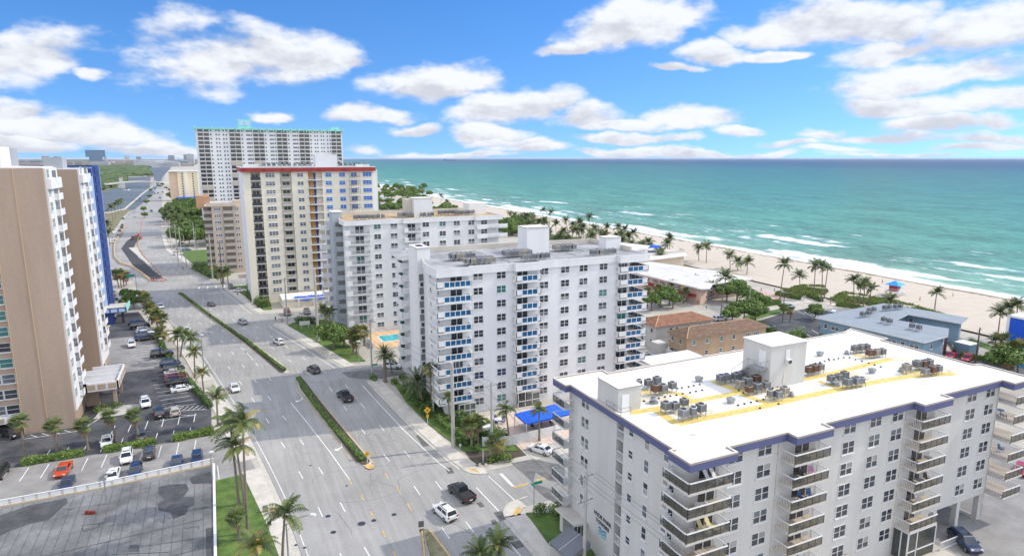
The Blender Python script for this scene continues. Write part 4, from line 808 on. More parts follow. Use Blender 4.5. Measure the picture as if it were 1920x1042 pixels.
# balcony furniture
def chair_mesh(c):
    mb = MB(c); mb.box(-.28, .28, -.25, .25, .38, .44); mb.face([(-.28, .22, .44), (.28, .22, .44), (.28, .42, 1.0), (-.28, .42, 1.0)]); mb.face([(-.28, .23, .44), (-.28, .43, 1.0), (.28, .43, 1.0), (.28, .23, .44)])
    for x in (-.26, .26): mb.beam((x, -.24, 0), (x, -.24, .62), .04); mb.beam((x, .24, 0), (x, .30, .62), .04); mb.beam((x, -.24, .62), (x, .30, .62), .05)
    return mb.mesh('patio_chair')
def lounger_mesh(c):
    mb = MB(c); mb.face([(-.3, -1.0, .35), (.3, -1.0, .35), (.3, .25, .38), (-.3, .25, .38)]); mb.face([(-.3, .25, .38), (.3, .25, .38), (.3, .75, 1.1), (-.3, .75, 1.1)]); mb.box(-.32, -.28, -1, .25, .28, .36, railw); mb.box(.28, .32, -1, .25, .28, .36, railw)
    for x in (-.3, .3): mb.beam((x, -.8, 0), (x, -.8, .34), .04, .04, railw); mb.beam((x, .2, 0), (x, .2, .36), .04, .04, railw)
    return mb.mesh('lounger')
cw, cp, cb, cdk = chair_mesh(railw), chair_mesh(mat('pink_web', (.55, .30, .45), .8)), chair_mesh(mat('blue_web', (.06, .12, .28), .8)), chair_mesh(dmetal)
lw, ly = lounger_mesh(white2), lounger_mesh(mat('yellow_web', (.62, .55, .30), .8))
tbl = MB(metal); tbl.cyl(0, 0, .68, .72, .5, 16, ggrey); tbl.cyl(0, 0, 0, .68, .05, 8); tbl.cyl(0, 0, 0, .04, .3, 10); tbl = tbl.mesh('patio_table')
for nm_, me, x, y, z, r, lab, cat in (
    ('lounger', lw, 43.6, 45.95, 17.7, .3, 'left white reclining chair on the top corner balcony', 'lounger'), ('lounger', lw, 44.5, 46.0, 17.7, .3, 'right white reclining chair on the top corner balcony', 'lounger'),
    ('patio_chair', cw, 42.3, 46.1, 15.0, 2.6, 'white wire chair on the second highest corner balcony', 'chair'), ('patio_chair', cw, 43.3, 46.0, 15.0, 3.6, 'second white wire chair on the second highest corner balcony', 'chair'),
    ('patio_chair', cw, 41.6, 45.9, 12.3, 1.1, 'white folding chair at the left of the third corner balcony', 'chair'), ('lounger', ly, 43.1, 46.0, 12.3, .2, 'left yellow lounger on the third corner balcony', 'lounger'), ('lounger', ly, 44.2, 46.1, 12.3, .2, 'right yellow lounger on the third corner balcony', 'lounger'),
    ('patio_chair', cp, 58.6, 46.1, 15.0, -.5, 'pink webbed chair on the second balcony of the next bay', 'chair'), ('patio_table', tbl, 55.6, 45.9, 15.0, 0, 'round glass table on the second balcony of the next bay', 'table'), ('patio_chair', cdk, 57.2, 46.1, 15.0, 0, 'dark chair beside the pink webbed chair', 'chair'),
    ('patio_chair', cb, 57.3, 46.1, 12.3, .1, 'left blue chair on the third balcony of the next bay', 'chair'), ('patio_chair', cb, 58.6, 46.1, 12.3, -.3, 'right blue chair on the third balcony of the next bay', 'chair'), ('patio_chair', cw, 55.8, 46.0, 12.3, 1.2, 'white chair left of the two blue chairs', 'chair'),
    ('patio_table', tbl, 79.3, 45.9, 12.3, 0, 'dark round table on the third balcony of the sea end bay', 'table'), ('patio_chair', cdk, 77.0, 46.1, 12.3, .4, 'dark chair at the left of the third sea end bay balcony', 'chair'),
    ('patio_chair', cdk, 79.8, 46.1, 9.6, -.3, 'dark chair at the right of the fourth sea end bay balcony', 'chair'), ('patio_table', tbl, 78.0, 45.9, 9.6, 0, 'dark round table on the fourth sea end bay balcony', 'table'),
    ('patio_chair', cw, 78.6, 46.1, 6.9, .2, 'white chair on the fifth sea end bay balcony', 'chair'), ('patio_table', tbl, 57.0, 45.9, 4.2, 0, 'round table on the lowest balcony of the next bay', 'table'), ('patio_chair', cw, 58.3, 46.1, 4.2, -.4, 'white chair on the lowest balcony of the next bay', 'chair'),
    ('patio_table', tbl, 97.0, 47.5, 15.0, 0, 'round table on the second balcony at the far right edge', 'table'), ('patio_chair', cdk, 96.0, 46.5, 15.0, 1.0, 'dark chair on the second balcony at the far right edge', 'chair'), ('patio_chair', cb, 97.6, 47.0, 9.6, 0, 'blue chair on the fourth balcony at the far right edge', 'chair')):
    tag(link(nm_, me, None, (x, y, z), r), lab, cat)
# ================================================================ B : white block with blue balcony glass
tB = thing('apartment_building', 'white ten storey apartment block with blue glass balcony panels in the centre', 'building')
mb = MB(white); FB = [3.4 + 2.84 * k for k in range(9)]      # balcony slab tops
BY = 112.9
mb.prism([(38.2, BY), (38.2, 125.2), (39.7, 125.2), (39.7, 131), (38.5, 131), (38.5, 136), (80.8, 136), (80.8, BY)], 0, 28.3, white)
mb.box(37.0, 39.75, 125.1, 131.4, 0, 32.0, white2); link('wall', mb.mesh('wall'), tB)
mb = MB(white, roofg, dmetal)
rB = [(36.5, 111.4), (43.6, 111.4), (43.6, 112.6), (52.8, 112.6), (52.8, 111.4), (58.6, 111.4), (58.6, 112.6), (77.2, 112.6), (77.2, 111.4), (84.8, 111.4), (84.8, 135.2), (56, 136.4), (39.6, 136.4), (39.6, 125.3), (38.0, 125.3), (36.5, 118)]
mb.prism(rB, 28.2, 29.45, white, roofg); rim(mb, rB, .2, 29.4, 29.85, white, greyst); mb.prism([(39.8, 135.9), (56, 135.9), (84.4, 134.7), (84.4, 135.1), (56, 136.3), (39.8, 136.3)], 29.4, 30.5, greyst); mb.box(84.3, 84.75, 118, 135, 29.4, 30.5, greyst)
link('roof_parapet', mb.mesh('roof_parapet'), tB)
mb = MB(white2, rimm); mb.box(36.9, 39.85, 125.0, 131.5, 31.95, 32.1, rimm, roofw); mb.box(37.7, 38.9, 127, 129, 32.1, 32.25, dmetal)
link('stair_house', mb.mesh('stair_house'), tB); mb = MB(white2, rimm); mb.box(61.5, 67.0, 124.2, 128.8, 29.4, 35.1, white2); mb.box(61.4, 67.1, 124.1, 128.9, 35.1, 35.25, rimm, roofw); link('stair_house', mb.mesh('stair_house'), tB); mb = MB(white2, rimm); mb.box(80.2, 84.2, 121.5, 124.5, 29.4, 32.3, white2); mb.box(80.1, 84.3, 121.4, 124.6, 32.3, 32.42, rimm, roofw)
link('stair_house', mb.mesh('stair_house'), tB)
mb = MB(mat('roof_conduit', (.30, .30, .31), .8, .2)); rnd = random.Random(3)
for i in range(26):
    x = rnd.uniform(41, 82); y = rnd.uniform(114, 133); L = rnd.uniform(2, 8); mb.beam((x, y, 29.5), (x + (L if i % 3 else rnd.uniform(-.5, .5)), y + (rnd.uniform(-1, 1) if i % 3 else L * .7), 29.5), .12, .08)
link('roof_conduits', mb.mesh('roof_conduits'), tB)
it = []
for k in range(10):
    z = .95 + 2.84 * k + (.25 if k == 0 else .0)
    for x in (45.4, 50.3, 59.8, 64.7, 69.1, 74.0): it.append((pick(w22, [6, 4, 2, 3, 1]), (x, BY, z + .35), 0))
for k in range(9): it.append((w12s, (38.2, 115.6, FB[k] + .9), -math.pi / 2)); it.append((pick(w12), (38.2, 120.3, FB[k] + .6), -math.pi / 2))
parts('window', tB, it)
dk = door('balcony_door', 2.4, 2.15, gdark); dk2 = door('balcony_door', 2.2, 2.15, gteal); dk3 = door('balcony_door', 2.3, 2.15, ggrey, 3)
parts('balcony_door', tB, [(pick([dk, dk, dk2 if x > 75 else dk, dk3]), (x, BY, z + .02), 0) for z in FB for x in (40.9, 54.9, 78.9)] + [(dk, (54.9, BY, .3), 0), (dk, (40.9, BY, .3), 0)])
def balconyB(x0, x1, px0, px1, n, y0=111.4, y1=BY, side=False):
    s = MB(white2); s.box(x0, x1, y0, y1, -.28, 0, white2, greyst)
    s.box(x0, px0 - .12, y0, y0 + .14, 0, 1.12, white2); s.box(px1 + .12, x1, y0, y0 + .14, 0, 1.12, white2) if px1 + .12 < x1 else None
    s.box(x0, x1, y0 - .02, y0 + .16, 1.12, 1.22, white2); s.box(x0, x1, y0, y0 + .14, 0, .16, white2)
    cwid = (px1 - px0) / n
    for i in range(n + 1): s.box(px0 + i * cwid - .06, px0 + i * cwid + .06, y0, y0 + .14, .16, 1.12, white2)
    gp = MB(gpanel)
    for i in range(n): gp.box(px0 + i * cwid + .06, px0 + (i + 1) * cwid - .06, y0 + .05, y0 + .09, .16, 1.12)
    s.box(x0, x0 + .14, y0, y1, 0, .3, white2); s.box(x0, x0 + .14, y0, y0 + 1.0, .3, 1.12, white2); s.box(x0, x0 + .14, y0, y1, 1.05, 1.22, white2); bars(s, x0 + .07, x0 + .07, y0 + 1.0, y1, .3, 1.1, .22, white2)
    s.box(x1 - .14, x1, y0, y1, 0, 1.22, white2)
    return s.mesh('balcony'), gp.mesh('glass_panel')
add_balc(tB, balconyB(36.5, 43.5, 38.0, 43.3, 5, y1=116.5), FB, ('balcony', 'glass_panel')); add_balc(tB, balconyB(52.9, 58.4, 54.2, 57.6, 3), FB, ('balcony', 'glass_panel')); sE, gE = balconyB(77.3, 84.6, 79.3, 83.2, 3)
se = MB(white2, greyst); se.box(80.8, 84.6, 112.9, 120.5, -.28, 0, white2, greyst); se.box(84.46, 84.6, 112.9, 120.5, 0, .2, white2); se.box(84.44, 84.62, 112.9, 120.5, 1.1, 1.22, white2); se.box(80.8, 84.6, 120.36, 120.5, 0, 1.2, white2)
for i in range(6): se.box(84.46, 84.6, 112.9 + i * 1.5, 113.05 + i * 1.5, .2, 1.1, white2)
ge_ = MB(gpanel); ge_.box(84.5, 84.54, 113, 120.3, .2, 1.1)
add_balc(tB, (sE, gE), FB, ('balcony', 'glass_panel')); add_balc(tB, (se.mesh('balcony'), ge_.mesh('glass_panel')), FB, ('balcony', 'glass_panel'))
parts('sliding_window', tB, [(win('sliding_window', 1.9, 2.1, 2, 1, gteal, sill=False), (80.8, y, z + .1), math.pi / 2) for z in FB for y in (114.6, 117.5)])
# west wing balconies and stair panels
s2 = MB(white2, greyst); s2.box(36.7, 38.5, 137.0, 141.5, -.25, 0, white2, greyst); s2.box(36.7, 36.84, 137, 141.5, 0, 1.15); s2.box(36.7, 38.5, 137, 137.14, 0, 1.15)
g2 = MB(gteal); g2.box(37.3, 38.3, 141.3, 141.4, .3, 1.1)
mw = MB(white2); mw.prism([(38.5, 136.1), (38.5, 147), (60, 147), (60, 136.1)], 0, 27.9, white2); mw.box(36.8, 60, 136.2, 147, 27.9, 28.6, white2, roofg); link('wing_wall', mw.mesh('wing_wall'), tB)
add_balc(tB, (s2.mesh('balcony'), g2.mesh('glass_panel')), FB[:9], ('balcony', 'glass_panel'))
mg = MB(greyst, frame, gdark); gpn = mat('stair_screen_grey', (.16, .165, .17), .8, .1)
for k in range(9):
    z = 1.2 + 2.84 * k; mg.box(37.3, 39.3, 125.03, 125.1, z + 1.35, z + 2.75, gpn); mg.box(37.2, 39.4, 124.98, 125.08, z + 1.15, z + 1.3, frame)
link('stair_screens', mg.mesh('stair_screens'), tB)
parts('stair_window', tB, [(win('stair_window', 1.7, .95, 2, 1, gdark, sill=False), (38.3, 125.1, 1.3 + 2.84 * k), 0) for k in range(9)])
mb = MB(frame, gsmoke); 
for zt in (0.1, 1.5): mb.box(40.7, 44.0, 111.45, 111.5, zt, zt + 1.2, gsmoke); mb.box(40.6, 44.1, 111.4, 111.52, zt + 1.2, zt + 1.35, frame)
for x in (40.6, 41.7, 42.8, 44.0): mb.box(x, x + .12, 111.38, 111.5, 0, 2.9, frame)
link('ground_floor_porch', mb.mesh('ground_floor_porch'), tB); mb = MB(frame, gsmoke); mb.box(53.3, 58.3, 111.45, 111.5, .1, 2.6, gsmoke)
for x in (53.3, 54.9, 56.5, 58.2): mb.box(x, x + .12, 111.38, 111.5, 0, 3.1, frame)
mb.box(53.3, 58.3, 111.38, 111.5, 1.2, 1.35, frame); link('ground_floor_porch', mb.mesh('ground_floor_porch'), tB)
bg_ = 'air conditioners on the grey roof of the blue balcony block'
n_ = 0
for x0, y0, nx_, ny_, lab in ((44.0, 114.6, 6, 2, 'front left'), (43.5, 121.5, 5, 2, 'back left'), (55.0, 120.5, 6, 2, 'back middle'), (56.2, 114.8, 6, 1, 'front middle'), (72.3, 114.6, 6, 1, 'front right'), (69.0, 124, 5, 2, 'back right')):
    for i in range(nx_):
        for j in range(ny_): put_condenser(x0 + i * 1.05, y0 + j * 1.15, 29.45, random.choice([1, 2, 2, 0, 1, 4]), 'grey box condenser in the %s group on the roof of the blue balcony block' % lab, bg_ + ', ' + lab + ' group', 0, 1.05)
# car port behind B
tcp = thing('car_port', 'white flat canopy on posts at the sea end of the blue balcony block', 'canopy'); mb = MB(white2); mb.box(86, 101, 110.5, 116.5, 4.3, 4.75, white2); link('roof', mb.mesh('roof'), tcp)
pm_ = MB(white2); pm_.box(-.22, .22, -.22, .22, 0, 4.3); pm_ = pm_.mesh('post')
for p in ((98.6, 111.1), (100.3, 115.8), (90, 115.8)): link('post', pm_, tcp, (*p, 0))
# ================================================================ C : white block behind
tC = thing('apartment_building', 'white eleven storey apartment block with a tan roof behind the blue balcony block', 'building')
FC = [3.15 + 2.88 * k for k in range(10)]; CY = 181.6
mb = MB(white2, mat('grey_stair_wall', (.37, .40, .44), .85, .06, .3, streak=True)); gw = mb.mats[1]
mb.prism([(34.0, CY), (34.0, 194.5), (33.5, 204), (80, 204), (80, CY)], 0, 31.6, white2); mb.box(31.2, 34.0, 190.5, 195.5, 0, 34.6, gw); mb.box(80, 82.5, CY + 6, 204, 0, 31.6, white2); link('wall', mb.mesh('wall'), tC)
rC = [(32.6, 180.4), (40.1, 180.4), (40.1, 181.3), (49.6, 181.3), (49.6, 180.4), (55.2, 180.4), (55.2, 181.3), (72, 181.3), (72, 180.4), (81, 180.4), (81, 203.6), (33.5, 203.6), (33.5, 192), (32.6, 188)]
mb = MB(white2, rooftan); mb.prism(rC, 31.5, 32.6, white2, rooftan); rim(mb, rC, .2, 32.5, 32.9, white2, greyst); mb.box(34, 80.8, 203.1, 203.5, 32.5, 33.6, greyst); link('roof_parapet', mb.mesh('roof_parapet'), tC)
mb = MB(white2); mb.box(31.1, 34.1, 190.4, 195.6, 34.6, 34.8, white2, roofw); link('tower_cap', mb.mesh('tower_cap'), tC); mb = MB(white2); mb.box(54.5, 60.2, 186, 191.5, 32.5, 38.2, white2); mb.box(54.4, 60.3, 185.9, 191.6, 38.2, 38.35, rimm, roofw); mb.box(52.6, 54.5, 188, 192, 32.5, 38.0, greyst); link('stair_house', mb.mesh('stair_house'), tC); mb = MB(white2); mb.box(73.5, 79.5, 190, 195, 32.5, 36.0, white2); link('stair_house', mb.mesh('stair_house'), tC)
it = []
for k in range(11):
    z = 1.35 + 2.88 * k
    for x in (42.2, 47.0, 56.6, 61.8, 66.3, 71.0, 75.2): it.append((pick(w22, [6, 3, 2, 3, 1]), (x, CY, z), 0))
parts('window', tC, it)
parts('balcony_door', tC, [(pick([dk, dk, dk, dk, dk3, dk2]), (x, CY, z + .02), 0) for z in FC for x in (37.1, 52.2)])
def balconyC(x0, x1, px0, y0=180.4, y1=CY):
    s = MB(white2); s.box(x0, x1, y0, y1, -.28, 0, white2, greyst); s.box(x0, px0, y0, y0 + .14, 0, 1.12); s.box(x0, x0 + .14, y0, y1, 0, 1.12); s.box(x1 - .5, x1, y0, y0 + .14, 0, 1.12); s.box(x1 - .14, x1, y0, y1, 0, 1.12)
    rl = MB(mat('railing_grey', (.42, .42, .43), .6, .1)); rl.box(px0, x1 - .5, y0, y0 + .1, 1.02, 1.12); bars(rl, px0, x1 - .5, y0 + .05, y0 + .05, 0, 1.05, .33, None, .09); rl.box(px0, x1 - .5, y0 + .03, y0 + .07, 0, .35)
    return s.mesh('balcony'), rl.mesh('railing')
add_balc(tC, balconyC(32.6, 40.2, 34.3), FC, ('balcony', 'railing')); add_balc(tC, balconyC(49.7, 55.1, 51.0), FC, ('balcony', 'railing')); 
s = MB(white2); s.box(75.5, 82.5, 180.4, CY, -.28, 0, white2, greyst); s.box(72.4, 82.6, 180.4, 180.54, -.28, 1.12); rl = MB(railw); bars(rl, 76.5, 80, 180.35, 180.35, .1, 1, .4, None, .12)
add_balc(tC, (s.mesh('balcony'), rl.mesh('railing')), FC, ('balcony', 'railing'))
s = MB(white2); s.box(28.9, 31.4, 197, 201.5, -.3, 0, white2, greyst); s.box(28.9, 29.05, 197, 201.5, 0, 1.15); s.box(28.9, 31.4, 197, 197.15, 0, 1.15); mw = MB(gw); mw.box(31.3, 34, 195.5, 204, 0, 31, gw); link('wing_wall', mw.mesh('wing_wall'), tC)
add_balc(tC, (s.mesh('balcony'),), FC, ('balcony',))
mb = MB(gpn, gw, frame)
for k in range(10): z = FC[k]; mb.box(32.0, 34.0, 190.3, 190.5, z + 1.3, z + 2.5, gpn); mb.box(32.0, 34.0, 190.2, 190.5, z - .25, z + 1.15, gw); mb.box(32, 34, 190.15, 190.5, z + 1.15, z + 1.25, frame)
link('stair_screens', mb.mesh('stair_screens'), tC)
for x0, y0, n, lab in ((36.5, 183.5, 5, 'left'), (42.0, 183, 3, 'second'), (50, 186, 4, 'middle'), (56, 183.5, 4, 'front'), (63.5, 189, 6, 'right'), (68, 186, 6, 'far right')):
    for i in range(n): put_condenser(x0 + i * 1.15, y0 + (i % 2) * .9, 32.5, random.choice([1, 2, 2, 0]), 'grey condenser in the %s group on the tan roof' % lab, 'air conditioners on the tan roof, %s group' % lab, 0, 1.15)
# ================================================================ D : pale yellow tower with red fascia
tD = thing('apartment_building', 'pale yellow sixteen storey tower with a red roof band and scaffolded balconies', 'building')
DY = 236.6; FD = [2.6 + 2.86 * k for k in range(15)]
mb = MB(yellowish, greyst, white2)
mb.prism([(10.2, DY), (12.4, DY), (12.4, DY + 1.6), (15.6, DY + 1.6), (15.6, DY), (21.9, DY), (21.9, DY + 1.3), (25.6, DY + 1.3), (25.6, DY), (31.2, DY), (31.2, DY + 1.2), (36.0, DY + 1.2), (36.0, DY), (54, DY), (54, 262), (10.2, 271)], 0, 46, yellowish)
link('wall', mb.mesh('wall'), tD)
mb = MB(white); mb.box(10.0, 10.2, DY, 271, 0, 45.9, white); link('side_wall', mb.mesh('side_wall'), tD); mb = MB(white); mb.box(54, 56.2, DY + 2, 250, 0, 45.9, white2); link('side_wall', mb.mesh('side_wall'), tD)
rD = [(9.4, 235.7), (55, 235.7), (55, 262), (9.4, 271.5)]
mb = MB(red, roofg); mb.prism(rD, 45.5, 46.9, red, roofg); rim(mb, rD, .3, 46.85, 47.1, white2, white2)
for x in (11, 17, 23, 35, 44): mb.box(x, x + 2.2, 235.45, 235.8, 45.45, 46.85, red)
link('red_fascia', mb.mesh('red_fascia'), tD)
mb = MB(white); mb.box(34.2, 41.7, 238, 243, 46.9, 51.3, white); mb.box(10.5, 15.5, 238, 242, 46.9, 48.0); mb.box(48, 53, 237, 242, 46.9, 47.9); mb.beam((42, 238, 50), (44.5, 238, 47), .2); link('roof_house', mb.mesh('roof_house'), tD)
for i in range(16): put_condenser(17 + i * 1.7 + (9 if i > 9 else 0), 237.5 + (i % 3) * .8, 46.9, random.choice([1, 2, 0]), 'small grey condenser on the roof of the red banded tower', 'air conditioners on the red banded tower', 0, 1.1)
w32 = [win('window', 3.0, 1.4, 3, 2, q, fw=.16) for q in (gdark, (gdark, ggrey), ggrey)]; w22d = [win('window', 2.0, 1.25, 2, 2, q, fw=.14) for q in (gdark, ggrey)]
w22u = [win('window', 2.0, 1.3, 2, 2, q, fw=.12, fr=mat('pale_blue_film_frame', (.35, .45, .65), .7)) for q in (gblue, (gblue, mat('blue_film_bright', (.06, .24, .60), .3, .2)))]; w32u = [win('window', 3.1, 1.4, 3, 2, gblue, fw=.13, fr=mat('pale_blue_film_frame', (.35, .45, .65), .7))]
it = []
for z in [2.6 + 2.86 * k for k in range(-1, 15)]:
    if z < 2: zz_ = 0.9
    zz_ = z + 1.0
    if z > 2: it.append((pick(w32, [4, 2, 1]), (18.8 if False else 18.7, DY, zz_), 0))
    if z > 2: it.append((pick(w22d, [3, 1]), (27.6 if False else 28.6, DY, zz_), 0))
    if z > 5: it += [(pick(w22u), (x, DY, zz_), 0) for x in (38.2, 42.6 if False else 43.0)]
    if z > 13: it += [(pick(w22u), (47.2, DY, zz_), 0), (w32u[0], (52.0, DY, zz_), 0)]
parts('window', tD, it)
dn = MB(greyst, dmetal); dn.box(-1.7, 1.7, -1.2, .0, -.22, 0, white2); dn.box(-1.7, 1.7, -1.2, -1.1, 0, 1.0, mat('balcony_infill', (.38, .35, .29), .8, .1)); dn.box(-1.7, 1.7, -1.22, -1.08, 1.0, 1.08, frame); dn = dn.mesh('balcony')
dn2 = MB(white2); dn2.box(-2.6, 2.6, -1.3, 1.2, -.22, 0, white2); bars(dn2, -2.5, 2.5, -1.25, -1.25, 0, 1.05, .8, white2, .07); dn2.box(-2.6, 2.6, -1.28, -1.2, 1.0, 1.06, dmetal); dn2 = dn2.mesh('balcony')
dn3 = MB(white2); dn3.box(-1.6, 1.6, -.1, 1.6, -.22, 0, white2); dn3.box(-1.6, 1.6, -.1, 0, 0, 1.0, dmetal); dn3 = dn3.mesh('balcony')
bl_ = [(dn, (23.7, DY + .9, z), 0) for z in FD] + [(dn2, (33.6, DY, z), 0) for z in FD] + [(dn3, (14.0, DY + .1, z), 0) for z in FD]
dn4 = MB(white2); dn4.box(-2.0, 2.0, -1.1, 0, -.22, 0, white2); bars(dn4, -1.9, 1.9, -1.05, -1.05, 0, 2.4, .63, mat('scaffold_rust', (.20, .13, .10), .8), .09); dn4.box(-2, 2, -1.1, -1.02, .95, 1.05, dmetal); dn4 = dn4.mesh('balcony')
bl_ += [(dn4, (47.2, DY, z), 0) for z in FD[5:]]
parts('balcony', tD, bl_)
ply = mat('plywood_orange', (.50, .27, .09), .8, .2); dp = MB(ply, gblue, gdark); dp.box(-2.0, -.3, -.08, 0, 0, 2.4, ply); dp.box(-.3, .6, -.06, 0, 0, 2.3, mat('blue_door', (.04, .06, .22), .6)); dp = dp.mesh('boarded_door')
dd = MB(gdark, frame); dd.box(-1.1, 1.1, -.05, 0, .2, 2.1, gdark); dd.box(-.05, .05, -.08, 0, .2, 2.1, frame); dd = dd.mesh('balcony_door')
parts('boarded_door', tD, [(dp, (33.4, DY + 1.15, z), 0) for z in FD]); parts('balcony_door', tD, [(dd, (23.9, DY + 1.3, z), 0) for z in FD] + [(dd, (14.0, DY + 1.6, z), 0) for z in FD])
# podium with the blue tarpaulin
mb = MB(yellowish, white2); mb.box(19, 41, 224.5, 235.6, 0, 2.9, yellowish, white2); mb.box(18.8, 41, 224.2, 224.6, 2.6, 3.1, white2)
for x in (19.5, 24, 29, 34, 39): mb.box(x, x + .5, 224.1, 224.5, 0, 2.6, white2)
link('podium', mb.mesh('podium'), tD)
mb = MB(bluep, white2); pts_ = [(23 + i * .75, 225 + .4 * math.sin(i)) for i in range(22)]
for i, (a, b) in enumerate(zip(pts_, pts_[1:])): mb.face([(a[0], a[1], 3.12), (b[0], b[1], 3.12), (b[0], b[1] + 1.6 + (.8 if i > 14 else 0), 3.3 + .12 * math.sin(i * 2) + (.7 if i > 17 else 0)), (a[0], a[1] + 1.6 + (.8 if i > 14 else 0), 3.3 + .12 * math.sin(i * 2 + 2) + (.7 if i > 18 else 0))]); mb.face([(a[0], a[1], 3.12), (a[0], a[1] - .9, 2.3), (b[0], b[1] - .9, 2.2 + .2 * math.sin(i)), (b[0], b[1], 3.12)])
tag(link('tarpaulin', mb.mesh('tarpaulin')), 'crumpled bright blue tarpaulin lying along the edge of the podium roof', 'tarpaulin')
# ================================================================ E : pink beige block
tE = thing('apartment_building', 'pinkish beige eleven storey block left of the red banded tower', 'building')
EY = 306
mb = MB(pinkbeige, greyst); mb.prism([(-3.4, EY + 2), (-.6, EY + 2), (-.6, EY), (15, EY), (15, 330), (-3.4, 345)], 0, 29.6, pinkbeige); mb.prism([(-2.4, EY - .4), (9.6, EY - .4), (9.6, EY + 6), (-2.4, EY + 6)], 29.5, 30.8, mat('pale_trim', (.62, .52, .40), .8), roofg); mb.box(-6.5, -1, EY + 14, EY + 24, 28, 33.5, mat('terracotta_block', (.46, .27, .16), .9, .1)); mb.box(8, 12, EY + 1, EY + 6, 29.6, 32, pinkbeige); link('wall', mb.mesh('wall'), tE)
wE = [win('window', 2.6, 1.3, 3, 2, gdark, fw=.2), win('window', 1.7, 1.2, 2, 2, gdark, fw=.16)]; eb = MB(greyst); eb.box(-1.9, 1.9, -.1, 1.2, -.2, 0, white2); eb.box(-1.9, 1.9, -.12, 0, 0, 1.0, mat('balcony_grey_beige', (.46, .42, .36), .8, .1)); eb.box(-1.9, 1.9, -.06, -.02, 1.05, 2.6, mat('balcony_shade_screen', (.16, .13, .11), .8, .3)); eb = eb.mesh('balcony')
it = []; b_ = []
for k in range(10):
    z = 1.0 + 2.84 * k; it.append((wE[0], (1.7, EY, z + 1.1), 0)); it.append((wE[1], (9.4, EY, z + 1.1), 0)); b_.append((eb, (5.9, EY - .3, z + .1), 0)); b_.append((eb, (-1.9, EY + 1.6, z + .1), 0))
parts('window', tE, it); parts('balcony', tE, b_)
mb = MB(mat('low_garage_pink', (.52, .42, .34), .9)); mb.box(11.5, 26, 290, 300, 0, 3.4, None, white2); link('garage', mb.mesh('garage'), tE)
# ================================================================ F : tall white tower with aqua crown
tF = thing('apartment_building', 'tallest white slab tower with rows of small windows and an aqua crown', 'building'); FY = 470
mb = MB(white, mat('tower_shadow_bay', (.14, .13, .13), .9, .2, .3)); mb.prism([(-6.4, FY), (86.7, FY), (86.7, 492), (-6.4, 492)], 0, 69, white); link('wall', mb.mesh('wall'), tF)
mb = MB(teal); mb.prism([(-7.2, FY - .8), (87.4, FY - .8), (87.4, 493), (-7.2, 493)], 68.6, 69.6, teal)
for i in range(20): x = -6.5 + i * 4.93; mb.box(x - .25, x + .25, FY - 1.4, FY, 67.2, 70.6, teal)
for a, b in ((19.5, 27.5),): mb.box(a, b, FY + 3, FY + 9, 69.6, 75.5, teal); mb.box(a + .6, a + 3.4, FY + 2.8, FY + 3, 71.5, 74.5, ltblue); mb.box(a + 4.4, a + 7.4, FY + 2.8, FY + 3, 71.5, 74.5, ltblue)
mb.box(80, 86, FY + 3, FY + 9, 69.6, 71.5, teal); link('aqua_crown', mb.mesh('aqua_crown'), tF)
bay = [(-5.2, 1.6), (13.6, 20.4), (28.2, 35), (43, 49.8), (57.6, 64.4), (79.3, 85.8)]
bm1 = MB(gdark, white); bm1.box(-3.3, -.2, -.02, .03, .1, 2.3, gdark); bm1.box(.2, 3.3, -.02, .03, .1, 2.3, gdark); bm1.box(-3.5, 3.5, -1.1, .0, -.16, .05, white); bm1.box(-3.5, 3.5, -1.1, -1.02, .05, .45, greyst); bm1 = bm1.mesh('balcony')
bm2 = MB(gdark, mat('bay_shutter', (.44, .40, .34), .8)); bm2.box(-3.4, 3.4, -1.0, 0, -.05, 2.45); bm2.mats = [bm2.mats[1]]; bm2 = bm2.mesh('balcony')
b_ = []; it = []; ws = win('window', .95, 1.1, 1, 1, gdark, fw=.08, sill=False)
for k in range(25):
    z = 66.4 - 2.62 * k
    if z < 12: break
    for j, (a, b) in enumerate(bay): b_.append((bm2 if random.random() < .05 else bm1, ((a + b) / 2, FY, z), 0))
    for a, b in zip(bay, bay[1:]):
        n = 7 if b[0] - a[1] > 10 else 4
        L = b[0] - a[1]
        xs_ = [1.0, 4.0, 5.6, L - 3.2, L - 1.0] if n == 4 else [1, 3.8, 5.4, 8, 9.6, 12.2, 14]
        if L > 8 and n == 4 or a[0] < 0: xs_ = [1.0, 4.2, 5.9, 8.6, 10.3, 11.6]
        if n == 7 and a[0] > 50: xs_ = [1, 3.8, 5.4, 8, 9.6, 12.2, 14]
        for x in xs_:
            if a[1] + x < b[0] - .4: it.append((ws, (a[1] + x, FY, z + .8), 0))
parts('balcony', tF, b_); parts('window', tF, it)
mb = MB(greyst)
for k in range(22): z = 66.4 - 2.62 * k; mb.box(-6.6, -6.4, FY + 1, FY + 20, z - .2, z + .4)
link('side_bands', mb.mesh('side_bands'), tF)
